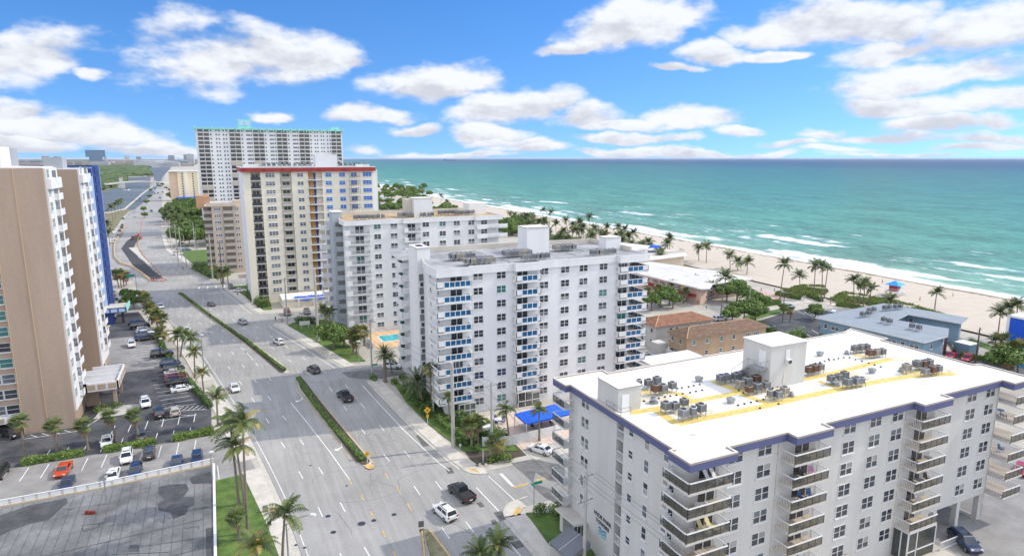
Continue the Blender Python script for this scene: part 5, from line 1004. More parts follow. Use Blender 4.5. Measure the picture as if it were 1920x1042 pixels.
# ================================================================ G : distant cream slab
tG = thing('apartment_building', 'distant cream slab with two columns of tiny windows beside the tall white tower', 'building')
mb = MB(mat('cream_yellow', (.74, .63, .42), .85, .05), mat('orange_cream', (.66, .48, .33), .85)); mb.box(-44, -35, 862, 885, 0, 35, mb.mats[1]); mb.box(-35, 2, 860, 885, 0, 34.6); mb.box(-44, 2, 858.8, 885, 34.6, 35.6, white2); link('wall', mb.mesh('wall'), tG)
for x in (-28, -14): mb = MB(yellowish); mb.box(x, x + 4, 859.2, 860, 0, 34.6); link('pier', mb.mesh('pier'), tG)
wg = win('window', 1.5, 1.6, 1, 1, gdark, sill=False, fw=.05); parts('window', tG, [(wg, (x, 859.95, 2 + 2.9 * k), 0) for k in range(11) for x in (-30, -18.6, -9.4, -5)])
mb = MB(bluep, white2); mb.box(-38, -16, 846, 856, 0, 5, bluep); mb.box(-18, -4, 840, 850, 0, 3.5, white2); tag(link('pavilion', mb.mesh('pavilion')), 'low blue and white pavilion in front of the distant cream slab', 'pavilion')
# ================================================================ H : tan tower at left
tH = thing('apartment_building', 'tan brick tower with white window bays rising along the left edge', 'building')
HX = -26.6
mb = MB(tanbrick); mb.prism([(HX, 138.3), (-34.6, 138.3), (-34.6, 139.3), (-60, 139.3), (-60, 160), (HX - 11, 160), (HX - 11, 150.5), (HX, 148.6)], 3.6, 48.3, tanbrick); mb.prism([(HX, 138.3), (-34.6, 138.3), (-34.6, 148), (HX, 148)], 0, 3.6, tanbrick); mb.prism([(-34.6, 146), (-60, 146), (-60, 160), (-34.6, 160)], 0, 3.6, greyst)
mb.prism([(HX, 171.0), (HX - 14, 171.0), (HX - 14, 160), (-60, 160), (-60, 183), (HX, 183)], 0, 47.6, tanbrick); link('wall', mb.mesh('wall'), tH)
for j_ in ((-31.0, -30.85, 138.22, 138.3, 0, 48.3), (-31.4, -31.25, 170.92, 171, 0, 47.6), (-34.65, -34.5, 138.2, 138.3, 0, 48.3)): mb = MB(tanstrip); mb.box(*j_); link('joint', mb.mesh('joint'), tH)
mb = MB(white2); mb.prism([(HX - .2, 138.5), (-34.6, 138.5), (-60, 139.4), (-60, 160), (HX - 8, 160), (HX - .2, 148.5)], 48.3, 48.5, white2); mb.prism([(HX - .2, 171.2), (HX - 14, 171.2), (-60, 160.2), (-60, 182.8), (HX - .2, 182.8)], 47.6, 47.75, white2)
mb.box(-52, -33.2, 141, 147, 48.5, 52.0, mat('roof_house_grey', (.36, .38, .41), .8, .05), white2); mb.box(-33.2, -32.9, 141, 147, 48.5, 52.0, white2); mb.box(-60, -38, 165, 176, 47.6, 52.2, MATS['roof_house_grey'], white2); mb.box(-33, -29.5, 173, 178, 47.7, 50.2, MATS['roof_house_grey'], white2)
link('roof_house', mb.mesh('roof_house'), tH)
FH = [4.6 + 2.93 * k for k in range(15)]
wh = [win('window', 1.9, 1.6, 1, 2, q, fw=.1) for q in (gteal, ggrey, gdark)]
whE = [win('window', 1.7, 1.6, 2, 2, q, fw=.1) for q in (ggrey, gteal)]
it = [(win('window', 1.95, 1.7, 1, 2, pick([gteal, gteal, ggrey, gdark]), fw=.1), (x, 139.3, z), 0) for z in [3.93 + 2.93 * k for k in range(15)] for x in (-36.0, -38.1)]
it += [(pick(whE), (HX + .3, y, z + .9), math.pi / 2) for z in FH for y in (140.2,)] + [(pick(whE), (HX + .3, y, z + .9), math.pi / 2) for z in FH for y in (173.4,)]
parts('window', tH, it)
mb = MB(white2); mb.box(HX, HX + .28, 138.9, 148.4, 3, 48.3); link('bay_wall', mb.mesh('bay_wall'), tH); mb = MB(white2); mb.box(HX, HX + .28, 171.3, 182.7, 2, 47.6); link('bay_wall', mb.mesh('bay_wall'), tH)
hb = MB(white2, ggrey); hb.box(0, .65, 0, 4.4, -.25, 0); hb.box(.55, .65, 0, 4.4, 0, .95, white2); hb.box(0, .65, 0, .1, 0, .95, white2); hb.box(.02, .06, .4, 3.6, 0, 2.2, ggrey); hb = hb.mesh('balcony')
hb2 = MB(white2); hb2.box(-.1, 1.3, 0, 4.6, -1.3, -.25, white2); hb2 = hb2.mesh('bay_apron')
parts('balcony', tH, [(hb, (HX + .28, 143.4, z), 0) for z in FH] + [(hb, (HX + .28, y, z), 0) for z in FH for y in (177.5,)])
mb = MB(white2)
for y in (138.9, 171.3): mb.box(HX + .28, HX + .9, y, y + 9.4, 44.6, 46.4, white2)
link('bay_cornice', mb.mesh('bay_cornice'), tH)
mb = MB(white2, mat('canopy_deck_grey', (.50, .50, .53), .8, .08), tanbrick); mb.box(-30, -20.2, 145.4, 157, 5.2, 5.35, mb.mats[1])
for a in ((-26, -20.0, 145.2, 145.5), (-26, -20.0, 156.9, 157.2), (-20.3, -20.0, 145.2, 157.2), (-30, -20.3, 151.2, 151.5)): mb.box(a[0], a[1], a[2], a[3], 4.3, 6.0, white2)
for x in (-25.4, -23.6, -21.8): mb.box(x, x + 1.4, 145.12, 145.2, 4.6, 5.7, tanbrick)
for y in (146, 149, 152, 155): mb.box(-20.0, -19.93, y, y + 2.0, 4.6, 5.7, tanbrick)
for x, y in ((-21.4, 147), (-21.4, 155.5)): mb.box(x, x + .6, y, y + .6, 0, 4.3, tanbrick)
mb.box(-26.5, -24.2, 149.4, 150, 0, 4.3, tanbrick); mb.box(-26.4, -25.4, 145.2, 145.5, 4.3, 6.0, white2)
link('entrance_canopy', mb.mesh('entrance_canopy'), tH)
mb = MB(white2, tanbrick); mb.box(-60, -34.6, 138.6, 139.2, 2.4, 3.7, white2)
for i in range(9): mb.box(-36.9 - i * 2.4, -35.0 - i * 2.4, 138.53, 138.6, 2.6, 3.45, tanbrick)
link('garage_band', mb.mesh('garage_band'), tH)
# ================================================================ I : blue tower behind
tI = thing('apartment_building', 'blue and pale blue tower behind the tan tower', 'building')
mb = MB(ltblue); mb.prism([(-32.2, 231), (-60, 231), (-60, 246), (-32.2, 246)], 0, 47.6, ltblue); link('wall', mb.mesh('wall'), tI)
mb = MB(navy); mb.box(-32.2, -32.0, 231.4, 244, 0, 47.8, navy)
for k in range(16): mb.box(-32.0, -31.75, 233.5 + (k % 2) * .4, 242, 2 + 2.9 * k, 4.0 + 2.9 * k, navy)
mb.box(-33.5, -32.2, 230.85, 231, 44.8, 47.0, navy); mb.box(-37.5, -36.0, 230.85, 231, 43, 47.2, navy); mb.box(-60, -32, 230.7, 231.2, 47.5, 48, navy, white2); link('navy_strip', mb.mesh('navy_strip'), tI)
mb = MB(white2, navy, ltblue); mb.box(-33, -26.6, 223.5, 234, 4.4, 4.6, concr); mb.box(-33, -26.4, 223.2, 223.6, 3.6, 5.2, navy); mb.box(-26.7, -26.4, 223.2, 234, 3.6, 5.2, teal)
for x in (-32.6, -30.5, -28.4): mb.box(x, x + 1.7, 223.1, 223.2, 3.9, 4.9, ltblue)
mb.box(-33, -30, 224, 226, 0, 4.4, navy); mb.box(-28, -27.3, 224.5, 225.2, 0, 4.4, dmetal); link('entrance_canopy', mb.mesh('entrance_canopy'), tI)
# ---------------------------------------------------------------- low buildings towards the beach
def hip_house(label, x0, x1, y0, y1, h, wallm, roofm, wins, rh=1.7, ov=.7, loc_rot=0):
    t = thing('house', label, 'house'); mb = MB(wallm); mb.box(x0, x1, y0, y1, 0, h, wallm); link('wall', mb.mesh('wall'), t)
    a, b, c, d = x0 - ov, x1 + ov, y0 - ov, y1 + ov; ry = (c + d) / 2; k = (d - c) / 2; mb = MB(roofm, mat('eave_trim', (.30, .22, .16), .8))
    P = [(a, c, h), (b, c, h), (b, d, h), (a, d, h)]; r1 = (a + k, ry, h + rh); r2 = (b - k, ry, h + rh)
    mb.face([P[0], P[1], r2, r1]); mb.face([P[1], P[2], r2]); mb.face([P[2], P[3], r1, r2]); mb.face([P[3], P[0], r1]); mb.box(a, b, c, d, h - .18, h - .01, mb.mats[1])
    for p, q in ((P[0], r1), (P[1], r2), (P[2], r2), (P[3], r1), (r1, r2)): mb.beam(p, q, .22, .1, mat('ridge_tile', (.50, .33, .20), .8))
    link('roof', mb.mesh('roof'), t); parts('window', t, wins); return t
def tile_mat(name, c, c2):
    m = mat(name, c, .85, .3, 1.2, c2=c2, fine=.25, finescale=5, bump=.4); return m
wr = [win('window', 1.0, 1.1, 1, 2, q) for q in (gdark, gteal)]; wr2 = win('window', 1.9, 1.0, 3, 1, ggrey); wr3 = win('window', 2.2, .9, 2, 2, gdark)
tanst = mat('tan_stucco', (.42, .30, .20), .9, .12, .5, streak=True)
hip_house('two storey tan house with a brown tiled hip roof behind the white roofed block', 104.2, 130.6, 120.6, 127.2, 6.3, tanst, tile_mat('brown_tile', (.15, .09, .06), (.22, .14, .09)),
    [(pick([wr2, wr[0], wr[1]]), (x, 120.6, z), 0) for z in (1.2, 4.2) for x in (106.5, 110.6, 115.3, 119.5, 124.4, 127.2)] + [(wr[0], (104.2, y, z), -math.pi / 2) for z in (1.2, 4.2) for y in (123, 126)])
hip_house('two storey white house with an orange brown roof behind the tan house', 104.0, 123.0, 132.8, 140.6, 6.3, cream, tile_mat('orange_tile', (.23, .105, .06), (.30, .15, .09)),
    [(wr[0], (x, 132.8, z), 0) for z in (1.2, 4.2) for x in (109, 111, 115, 119, 121)] + [(wr[0], (104, y, z), -math.pi / 2) for z in (1.2, 4.2) for y in (134.5, 138.5)])
t = thing('shed', 'small white shed between the white house and the tan house', 'shed'); mb = MB(cream); mb.box(101.2, 104.0, 127.6, 131.2, 0, 3.1, cream, roofw2); link('wall', mb.mesh('wall'), t)
# white vinyl fence
def fence(label, pts, h=2.0, m=white2, step=2.4, name='fence'):
    t = thing(name, label, 'fence'); mb = MB(m); strip(mb, pts, -.04, .04, .05, h, m); link('panel', mb.mesh('panel'), t); pm = MB(m); pm.box(-.08, .08, -.08, .08, 0, h + .12); pm = pm.mesh('post'); n = 0
    for a, b in zip(pts, pts[1:]):
        L = math.hypot(b[0] - a[0], b[1] - a[1]); k = max(1, int(L / step))
        for i in range(k): link('post', pm, t, (a[0] + (b[0] - a[0]) * i / k, a[1] + (b[1] - a[1]) * i / k, 0)); n += 1
    return t
fence('tall white panel fence running from the car port along the tan house', [g(1205, 640), g(1240, 662), g(1300, 690)] , 2.0)
fence('white panel fence along the patio below the blue canopy', [g(905, 838), g(955, 836), g(1040, 816), g(1062, 805)], 1.9)
fence('white slatted pool fence left of the turquoise pool', [(36, 165), (36, 176), (36.5, 180)], 1.3)
t = thing('pool', 'turquoise swimming pool with a tan deck between the two white blocks', 'swimming pool'); mb = MB(mat('pool_deck_tan', (.62, .42, .25), .9, .1, .5)); mb.box(37, 75, 164, 181, 0, .12); link('deck', mb.mesh('deck'), t)
mb = MB(mat('pool_water', (.03, .42, .48), .15, .15, 1.5, spec=.5)); mb.box(40.0, 56, 170.2, 176.2, .12, .15); link('water', mb.mesh('water'), t); mb = MB(white2); mb.prism([(39.7, 169.9), (56.3, 169.9), (56.3, 176.5), (39.7, 176.5)], .12, .135); link('coping', mb.mesh('coping'), t)
t = thing('pool', 'blue swimming pool glimpsed at the sea end of the blue balcony block', 'swimming pool'); mb = MB(white2); mb.box(109, 118, 147.5, 157, 0, .9); link('deck', mb.mesh('deck'), t); mb = MB(mat('pool_blue', (.02, .22, .50), .15, .2, 1.5)); mb.box(110, 117, 148.5, 156, .9, .93); link('water', mb.mesh('water'), t)
# motel by the beach (white roofs)
salm = mat('salmon_stucco', (.62, .45, .36), .9, .1, .4); tm = thing('motel', 'two storey pink motel with flat white roofs beside the beach', 'motel')
mb = MB(salm, roofw2); mb.prism([(151, 169), (156.5, 172), (159, 175.5), (178.5, 175.5), (178.5, 189), (168, 222), (160, 222), (149, 205)], 0, 5.7, salm)
link('wall', mb.mesh('wall'), tm)
mb = MB(white2, roofw2); mb.prism([(149.5, 167.5), (152.8, 166.6), (159.3, 172.6), (179.8, 173.4), (180, 190), (170, 222.5), (159, 222.5), (148, 205)], 5.7, 6.1, white2, roofw2); link('roof', mb.mesh('roof'), tm)
mb = MB(mat('burgundy_awning', (.28, .03, .03), .8)); mb.prism([(147.5, 200), (149.3, 200), (150.8, 171), (149, 171)], 2.6, 3.3); link('awning', mb.mesh('awning'), tm)
parts('window', tm, [(wr[0], (153.0 + i * 3, 174.8 if i > 2 else 170.6 + i * 1.1, z), 0) for i in range(8) for z in (1.2, 3.9)] + [(wr3, (149.4, 176 + i * 4.2, z), -math.pi / 2) for i in range(7) for z in (1.0, 3.9)])
tm2 = thing('motel', 'beige beach motel with a raised white block on its roof behind the pink motel', 'motel')
beig = mat('beige_stucco', (.55, .47, .36), .9, .1, .4)
mb = MB(beig, roofw2); mb.prism([(157, 226), (170, 228), (196, 232), (205, 244), (190, 262), (160, 262)], 0, 5.6, beig); mb.prism([(160, 236), (178, 238), (186, 246), (180, 262), (160, 260)], 5.6, 9.0, cream, roofw2)
link('wall', mb.mesh('wall'), tm2); mb = MB(white2, roofw2); mb.prism([(156, 225), (170, 226.8), (197, 231), (206.5, 244.5), (191, 263), (159, 263)], 5.6, 5.95, white2, roofw2); mb.prism([(159, 235), (178.5, 237), (187, 246), (181, 263), (159, 261)], 9, 9.3, white2, roofw2); link('roof', mb.mesh('roof'), tm2)
mb = MB(bluep); mb.prism([(186, 247), (190, 243), (196, 249), (191, 253)], 8.3, 8.5); link('blue_awning', mb.mesh('blue_awning'), tm2)
mb = MB(greyst); 
for a, b in (((184, 238), (203, 240)), ((203, 240), (204, 245))): mb.beam((*a, 6.6), (*b, 6.6), .06, 1.1)
mb.beam((157, 226.8, 3.3), (157, 262, 3.3), .2, .9, railw); link('roof_railing', mb.mesh('roof_railing'), tm2)
parts('window', tm2, [(wr3, (157, 229 + i * 4, z), -math.pi / 2) for i in range(7) for z in (.9, 3.7)] + [(wr[0], (163 + i * 4.5, 236.4 + i * .35, 6.6), 0) for i in range(3)])
# blue grey beach hotel
tb = thing('hotel', 'L shaped grey blue two storey beach hotel with condensers on its pale roof', 'hotel'); rb = mat('pale_blue_roof', (.26, .295, .33), .8, .1, .4)
mb = MB(hotblue); mb.prism([(150.5, 120), (154, 93.5), (162, 94.3), (169.0, 97.6), (165, 111), (178, 114), (180.8, 101), (186, 103.5), (181, 123), (160, 121.5)], 0, 6.3, hotblue); link('wall', mb.mesh('wall'), tb)
mb = MB(frame, rb); hp = [(149.6, 121.3), (152.6, 92.6), (163.4, 93.6), (171, 98.0), (167.2, 109.8), (176.6, 112.6), (179.6, 99.8), (187.8, 102.8), (183.2, 124.8), (160, 122.8)]; mb.prism(hp, 6.3, 6.6, frame, rb); link('roof', mb.mesh('roof'), tb)
wl = []
for i, f in enumerate((.06, .16, .27, .36, .45, .54, .62, .72, .82, .92)):
    x = 150.5 + (154 - 150.5) * f; y = 120 + (93.5 - 120) * f
    for z in (.8, 4.0): wl.append((wr3 if i % 2 else wr[0], (x - .03, y, z), -math.atan2(26.5, 3.5)))
for x, y, a in ((157.5, 93.85, .1), (165, 95.6, .43), (178.2, 112.6, -1.34), (183.5, 102.2, .45)):
    for z in (.9, 4.0): wl.append((wr[0], (x, y, z), a))
parts('window', tb, wl)
mb = MB(navy, dmetal); mb.box(169.2, 171, 98, 99, 0, 5.6, mat('stair_dark_red', (.12, .05, .06), .7)); 
for i in range(10): mb.box(169.4 + i * .35, 169.8 + i * .35, 96.4, 97.6, 3.4 - i * .34, 3.5 - i * .34, dmetal)
mb.beam((169.4, 96.4, 4.4), (172.9, 96.4, 1.1), .05, .05, dmetal); link('outside_stair', mb.mesh('outside_stair'), tb)
mb = MB(hotblue, white2); mb.box(173, 177, 93.5, 97.5, 0, 3.0, hotblue, white2); link('annex', mb.mesh('annex'), tb)
for i, (px, py) in enumerate(((1617, 590), (1628, 588), (1630, 583), (1638, 581), (1659, 578), (1667, 577), (1679, 576), (1688, 575), (1657, 600), (1668, 603), (1710, 612), (1723, 615))):
    put_condenser(*g(px, py, 7.4), 6.6, 2, 'dark condenser on the grey blue hotel roof, %s from the left' % ['first', 'second', 'third', 'fourth', 'fifth', 'sixth', 'seventh', 'eighth', 'ninth', 'tenth', 'eleventh', 'twelfth'][i], 'condensers on the grey blue hotel', .1, 1.15)
# bright blue building at the right edge
t5 = thing('building', 'bright blue walled building with a white rim cut off by the right edge', 'building'); b0 = g(1880, 680); bz = zat(*b0, 590)
mb = MB(bluep, mat('mid_blue', (.01, .20, .60), .7, .1), white2, mat('sky_blue_wall', (.10, .32, .52), .8)); x0, y0 = b0
mb.box(x0, x0 + 14, y0 - 9, y0, bz * .52, bz - .5, bluep, roofw2); mb.box(x0, x0 + 14, y0 - 9, y0, 0, bz * .52, mb.mats[3], roofw2); mb.box(x0 - .3, x0 + 14, y0 - 9.3, y0 + .3, bz - .5, bz, white2, roofw2); mb.box(x0 - .25, x0 + .2, y0 - .3, y0 + .3, 0, bz, white2)
mb.box(x0 + .2, x0 + 14, y0 - 9.1, y0 - 9.0, bz * .52, bz * .76, mb.mats[1]); link('wall', mb.mesh('wall'), t5)
# east car parks, lawns, paths
mb = MB(asph); mb.prism([g(1355, 622), g(1475, 585), g(1530, 575), g(1600, 600), g(1585, 640), g(1440, 655), g(1415, 640)], 0, .012); mb.prism([g(1690, 665), g(1800, 700), g(1880, 712), g(1900, 690), g(1830, 668), g(1760, 655)], 0, .012); mb.prism([g(1205, 520), g(1370, 598), g(1390, 590), g(1240, 512)], 0, .012, asph2, asph2); mb.prism([g(1200, 553), g(1212, 545), g(1225, 552), g(1210, 560)], 0, .014, asph)
struct('car_park', mb)
mb = MB(paintw)
for i in range(6): flat(mb, [g(1505 + i * 17, 622 - i * 4), g(1521 + i * 17, 631 - i * 3)], -.08, .08, .018)
for i in range(5): flat(mb, [g(1493 + i * 14, 582 + i * 3), g(1510 + i * 14, 590 + i * 3)], -.08, .08, .018)
struct('parking_lines', mb)
mb = MB(walk, mat('pink_pavers', (.55, .38, .33), .9, .15)); mb.prism([g(1405, 583), g(1545, 563), g(1560, 556), g(1395, 574)], 0, .05); mb.prism([g(1395, 590), g(1480, 575), g(1478, 572), g(1395, 584)], 0, .05)
mb.prism([g(1400, 548), g(1450, 565), g(1475, 557), g(1420, 543)], 0, .06, mb.mats[1]); mb.prism([g(1545, 568), g(1600, 580), g(1640, 600), g(1660, 590), g(1600, 570)], 0, .05, sand); struct('path', mb)
mb = MB(grass_m); mb.prism([g(1405, 550), g(1452, 562), g(1420, 570), g(1400, 565)], 0, .08); mb.prism([g(1395, 592), g(1478, 576), g(1480, 583), g(1400, 603)], 0, .06); mb.prism([g(1810, 640), g(1870, 662), g(1880, 655), g(1820, 634)], 0, .06); tag(link('lawn', mb.mesh('lawn')), kind='structure')
# lifeguard tower
lx, ly_ = g(1676, 556); t = thing('lifeguard_tower', 'colourful lifeguard hut with a bright blue roof standing on the sand', 'lifeguard tower', (lx, ly_, .45), .2)
mb = MB(railw)
for x in (-2, 2):
    for y in (-2, 2): mb.beam((x * 1.1, y * 1.1, 0), (x * .9, y * .9, 1.7), .22)
mb.beam((-2, -2, .2), (2, -2, 1.6), .12); mb.beam((2, -2, .2), (-2, -2, 1.6), .12); mb.box(-2.6, 2.6, -2.4, 2.4, 1.6, 1.8); link('stand', mb.mesh('stand'), t)
mb = MB(mat('hut_red', (.45, .06, .05), .7), mat('hut_yellow', (.70, .55, .10), .7), mat('hut_blue', (.05, .20, .55), .7)); mb.box(-1.5, -.7, -1.4, 1.4, 1.8, 4.2, mb.mats[0]); mb.box(-.7, .3, -1.42, 1.42, 1.8, 4.2, mb.mats[2]); mb.box(.3, 1.6, -1.38, 1.38, 1.8, 4.2, mb.mats[1]); mb.box(.4, 1.2, -1.42, -1.36, 2.6, 3.6, gdark); link('cabin', mb.mesh('cabin'), t)
mb = MB(mat('hut_roof_blue', (.03, .30, .72), .6, .05)); A = [(-2.9, -2.6, 4.1), (2.9, -2.6, 4.1), (2.9, 2.6, 4.1), (-2.9, 2.6, 4.1)]; tp = (0, 0, 5.6)
for i in range(4): mb.face([A[i], A[(i + 1) % 4], tp])
mb.face(A[::-1]); link('roof', mb.mesh('roof'), t)
mb = MB(railw); 
for z in (2.3, 2.75): mb.beam((-2.6, -2.35, z), (2.6, -2.35, z), .07); mb.beam((-2.55, -2.4, z), (-2.55, 2.4, z), .07); mb.beam((2.55, -2.4, z), (2.55, 2.4, z), .07)
mb.beam((2.6, -1.8, 1.7), (5.5, -2, .1), .1, .5); link('railing', mb.mesh('railing'), t)
# blue patio canopy, table
t = thing('canopy', 'bright blue cloth canopy over the patio between the white blocks', 'canopy'); cz = 2.9; q = [g(965, 775, cz), g(1044, 759, cz), g(1062, 775, cz), g(987, 794, cz)]; q = [q[0], (q[0][0] + 10.5, q[0][1] + 1.2), (q[3][0] + 10.5, q[3][1] + .8), q[3]]
mb = MB(mat('canopy_blue', (.01, .11, .62), .6, .08, .6)); c = (sum(p[0] for p in q) / 4, sum(p[1] for p in q) / 4, cz + .75)
for i in range(4): mb.face([(*q[i], cz), (*q[(i + 1) % 4], cz), c]); a, b = q[i], q[(i + 1) % 4]; mb.face([(*a, cz), (*a, cz - .3), (*b, cz - .3), (*b, cz)])
link('cloth', mb.mesh('cloth'), t); pm = MB(frame); pm.box(-.06, .06, -.06, .06, 0, cz); pm = pm.mesh('post')
for p in q: link('post', pm, t, (*p, 0))
px_, py_ = g(934, 792); tt = MB(frame); tt.cyl(0, 0, .70, .75, .75, 18); tt.cyl(0, 0, 0, .7, .06, 8); tt.cyl(0, 0, 0, .05, .35, 10); tag(link('patio_table', tt.mesh('patio_table'), None, (px_, py_, .05)), 'round white patio table left of the blue canopy', 'table')
for i in range(5):
    a = i * 1.25 + .3; tag(link('patio_chair', cb, None, (px_ + 1.15 * math.cos(a), py_ + 1.15 * math.sin(a), .05), a - math.pi / 2), 'blue patio chair round the white table', 'chair', 'blue chairs round the white patio table')
for i, (dx, dy) in enumerate(((3, -1.5), (5, -1), (7, -1.6), (9, -1))):
    tag(link('patio_chair', cdk, None, (q[0][0] + dx, q[0][1] + dy, .05), i), 'dark chair in the shade under the blue canopy', 'chair', 'dark chairs under the blue canopy')
# ---------------------------------------------------------------- waterway, bridge, mangroves, far city
wt = mat('waterway_water', (.13, .15, .16), .55, .25, .02, spec=.25, fine=.12, finescale=.15); mb = MB(wt)
mb.prism([g(150, 400), g(197, 402), g(225, 401), g(252, 393), g(285, 367), g(300, 342), g(306, 330), g(318, 318), g(325, 308), g(318, 305), g(300, 308), g(285, 311), g(272, 317), g(278, 325), g(276, 331), g(232, 333), g(237, 341), g(232, 346), g(210, 353), g(192, 359), g(150, 366)], 0, .10); mb.prism([g(332, 305), g(356, 301), g(360, 306), g(340, 308)], 0, .10)
struct('waterway', mb)
mb = MB(walk); pl = [(-99, 690), (-88, 700), (-80, 742), (-86, 940), (-90, 1060), (-97, 1400)]; strip(mb, pl, 0, 1.6, 0, 1.0, walk); tag(link('seawall', mb.mesh('seawall')), 'pale concrete sea wall along the waterway', 'wall')
mb = MB(drygrass); mb.prism([(-97, 690), (-86, 700), (-78.5, 742), (-74, 742), (-71, 640), (-66, 560), (-64, 480), (-80, 480), (-90, 560)], 0, .12); mb.prism([g(180, 364), g(192, 360), g(212, 354), g(234, 347), g(238, 341), g(225, 338), g(180, 340)], 0, .14, drygrass); tag(link('verge', mb.mesh('verge')), kind='structure')
tbz = thing('bascule_bridge', 'low concrete bascule bridge with two towers crossing the waterway', 'bridge'); a = g(205, 353, 0); b = g(306, 349, 0); L = Vector((b[0] - a[0], b[1] - a[1], 0)); u = L.normalized()
Pb = lambda f, z, o=0: (a[0] + L.x * f - u.y * o, a[1] + L.y * f + u.x * o, z)
mb = MB(concr); pl = [Pb(f, 7 + 3 * math.sin(math.pi * min(1, max(0, f)))) for f in frange(-.3, 1.25, .1)]
for p, q_ in zip(pl, pl[1:]): mb.beam(p, q_, 13, 1.6)
link('deck', mb.mesh('deck'), tbz)
pm = MB(cream); pm.box(-5, 5, -8, 8, 0, 10, cream); pm.box(-2.5, 2.5, -7, -3, 10, 18, cream); pm.box(-3, 3, -7.5, -2.5, 18, 19, mat('tower_rust_roof', (.4, .15, .1), .8)); pm = pm.mesh('pier')
for f in (.22, .80): link('pier', pm, tbz, Pb(f, 0), .05)
tk = mat('mangrove_foliage', (.055, .10, .035), .9, .4, .03, c2=(.12, .165, .06), fine=.45, finescale=.25)
def forest(name, poly, h, step, lab_kind='stuff', seed=1, m=tk):
    rr = random.Random(seed); mb = MB(m); xs_ = [p[0] for p in poly]; ys_ = [p[1] for p in poly]
    def inside(x, y):
        c = False; n = len(poly)
        for i in range(n):
            x1, y1 = poly[i]; x2, y2 = poly[(i + 1) % n]
            if (y1 > y) != (y2 > y) and x < (x2 - x1) * (y - y1) / (y2 - y1) + x1: c = not c
        return c
    x = min(xs_)
    while x < max(xs_):
        y = min(ys_)
        while y < max(ys_):
            px, py = x + rr.uniform(-.5, .5) * step, y + rr.uniform(-.5, .5) * step
            if inside(px, py):
                r = step * rr.uniform(.55, .95); hh = h * rr.uniform(.6, 1.15); k = 6; ring = []
                i = len(mb.v); ph = rr.random() * 6
                for (rf, zf) in ((1.0, 0), (1.05, .55), (.65, .88)):
                    for q in range(k): an = ph + q * 2 * math.pi / k; f = rr.uniform(.85, 1.15); mb.v.append((px + r * rf * f * math.cos(an), py + r * rf * f * math.sin(an), hh * zf * rr.uniform(.9, 1.1)))
                mb.v.append((px, py, hh))
                for lv in (0, 1):
                    for q in range(k): mb.f.append((i + lv * k + q, i + lv * k + (q + 1) % k, i + (lv + 1) * k + (q + 1) % k, i + (lv + 1) * k + q)); mb.m.append(0)
                for q in range(k): mb.f.append((i + 2 * k + q, i + 2 * k + (q + 1) % k, i + 3 * k)); mb.m.append(0)
            y += step
        x += step
    return tag(link(name, mb.mesh(name)), 'dense green woods beside the waterway' if name == 'mangrove_forest' else None, None, None, 'stuff')
forest('mangrove_forest', [g(120, 333), g(232, 332), g(275, 330), g(277, 325), g(270, 317), g(284, 310), g(255, 306), g(120, 307)], 11, 26, seed=3)
forest('mangrove_forest', [g(150, 307), g(330, 306.5), g(345, 303.5), g(300, 303), g(150, 303)], 16, 90, seed=4)
forest('mangrove_forest', [g(295, 309), g(318, 306), g(338, 309), g(360, 309), g(362, 305), g(325, 303.8), g(300, 304)], 13, 50, seed=5)
forest('mangrove_forest', [g(170, 359), g(192, 356), g(212, 350), g(230, 343), g(231, 333), g(170, 334)], 9, 13, seed=6)
forest('mangrove_forest', [g(0, 302.6), g(362, 302.2), g(362, 299.6), g(0, 299.6)], 14, 260, seed=7)
# far city : small buildings on the horizon
fc = [mat('far_white', (.60, .60, .62), .9), mat('far_pink', (.50, .42, .38), .9), mat('far_grey', (.32, .34, .38), .9)]
fms = []
for c in fc:
    for (w, h) in ((1, 1),):
        mb = MB(c, gdark); mb.box(-.5, .5, -.5, .5, 0, 1, c, c)
        for k in range(1, 9): mb.box(-.505, .505, -.505, .505, k * .11, k * .11 + .04, gdark)
        fms.append(mb.mesh('building'))
rr = random.Random(11)
for i in range(120):
    px = rr.uniform(20, 362) if i % 3 else rr.uniform(180, 362); d = rr.uniform(4200, 8200); r = ray(px, 297); L = math.hypot(r[0], r[1]); x, y = r[0] / L * d, r[1] / L * d
    big_ = rr.random() < .08; w = rr.uniform(40, 95); h = rr.uniform(45, 95) if big_ else rr.uniform(10, 36)
    tag(link('building', fms[i % 3], None, (x, y, 0), rr.uniform(-.3, .3), (w * (.6 if big_ else 1.5), 40, h)), 'tiny distant building on the hazy city horizon', 'building', 'distant city buildings on the horizon')
r = ray(179.5, 297); x, y = r[0] * 4600, r[1] * 4600; t = thing('distant_hotel', 'large dark blue slab hotel standing alone on the distant horizon', 'building', (x, y, 0), .2); mb = MB(mat('hazy_blue_glass', (.10, .16, .24), .3)); mb.prism([(-60, -14), (60, -14), (60, 14), (-60, 14)], 60, 108); mb.box(-40, 40, -14, 14, 0, 60); link('slab', mb.mesh('slab'), t)
# ship
x, y = ray(843, 297)[0] * 14000, ray(843, 297)[1] * 14000
t = thing('cargo_ship', 'long dark cargo ship on the sea horizon', 'ship', (x, y, 0), -.15); mb = MB(mat('ship_hull', (.06, .07, .10), .7)); mb.prism([(-130, -15), (120, -15), (140, 0), (120, 15), (-130, 15)], 0, 14); link('hull', mb.mesh('hull'), t); mb = MB(mb.mats[0]); mb.box(-120, -95, -13, 13, 14, 38)
for xx in (-50, 0, 50): mb.box(xx - 4, xx + 4, -3, 3, 14, 26)
link('superstructure', mb.mesh('superstructure'), t)
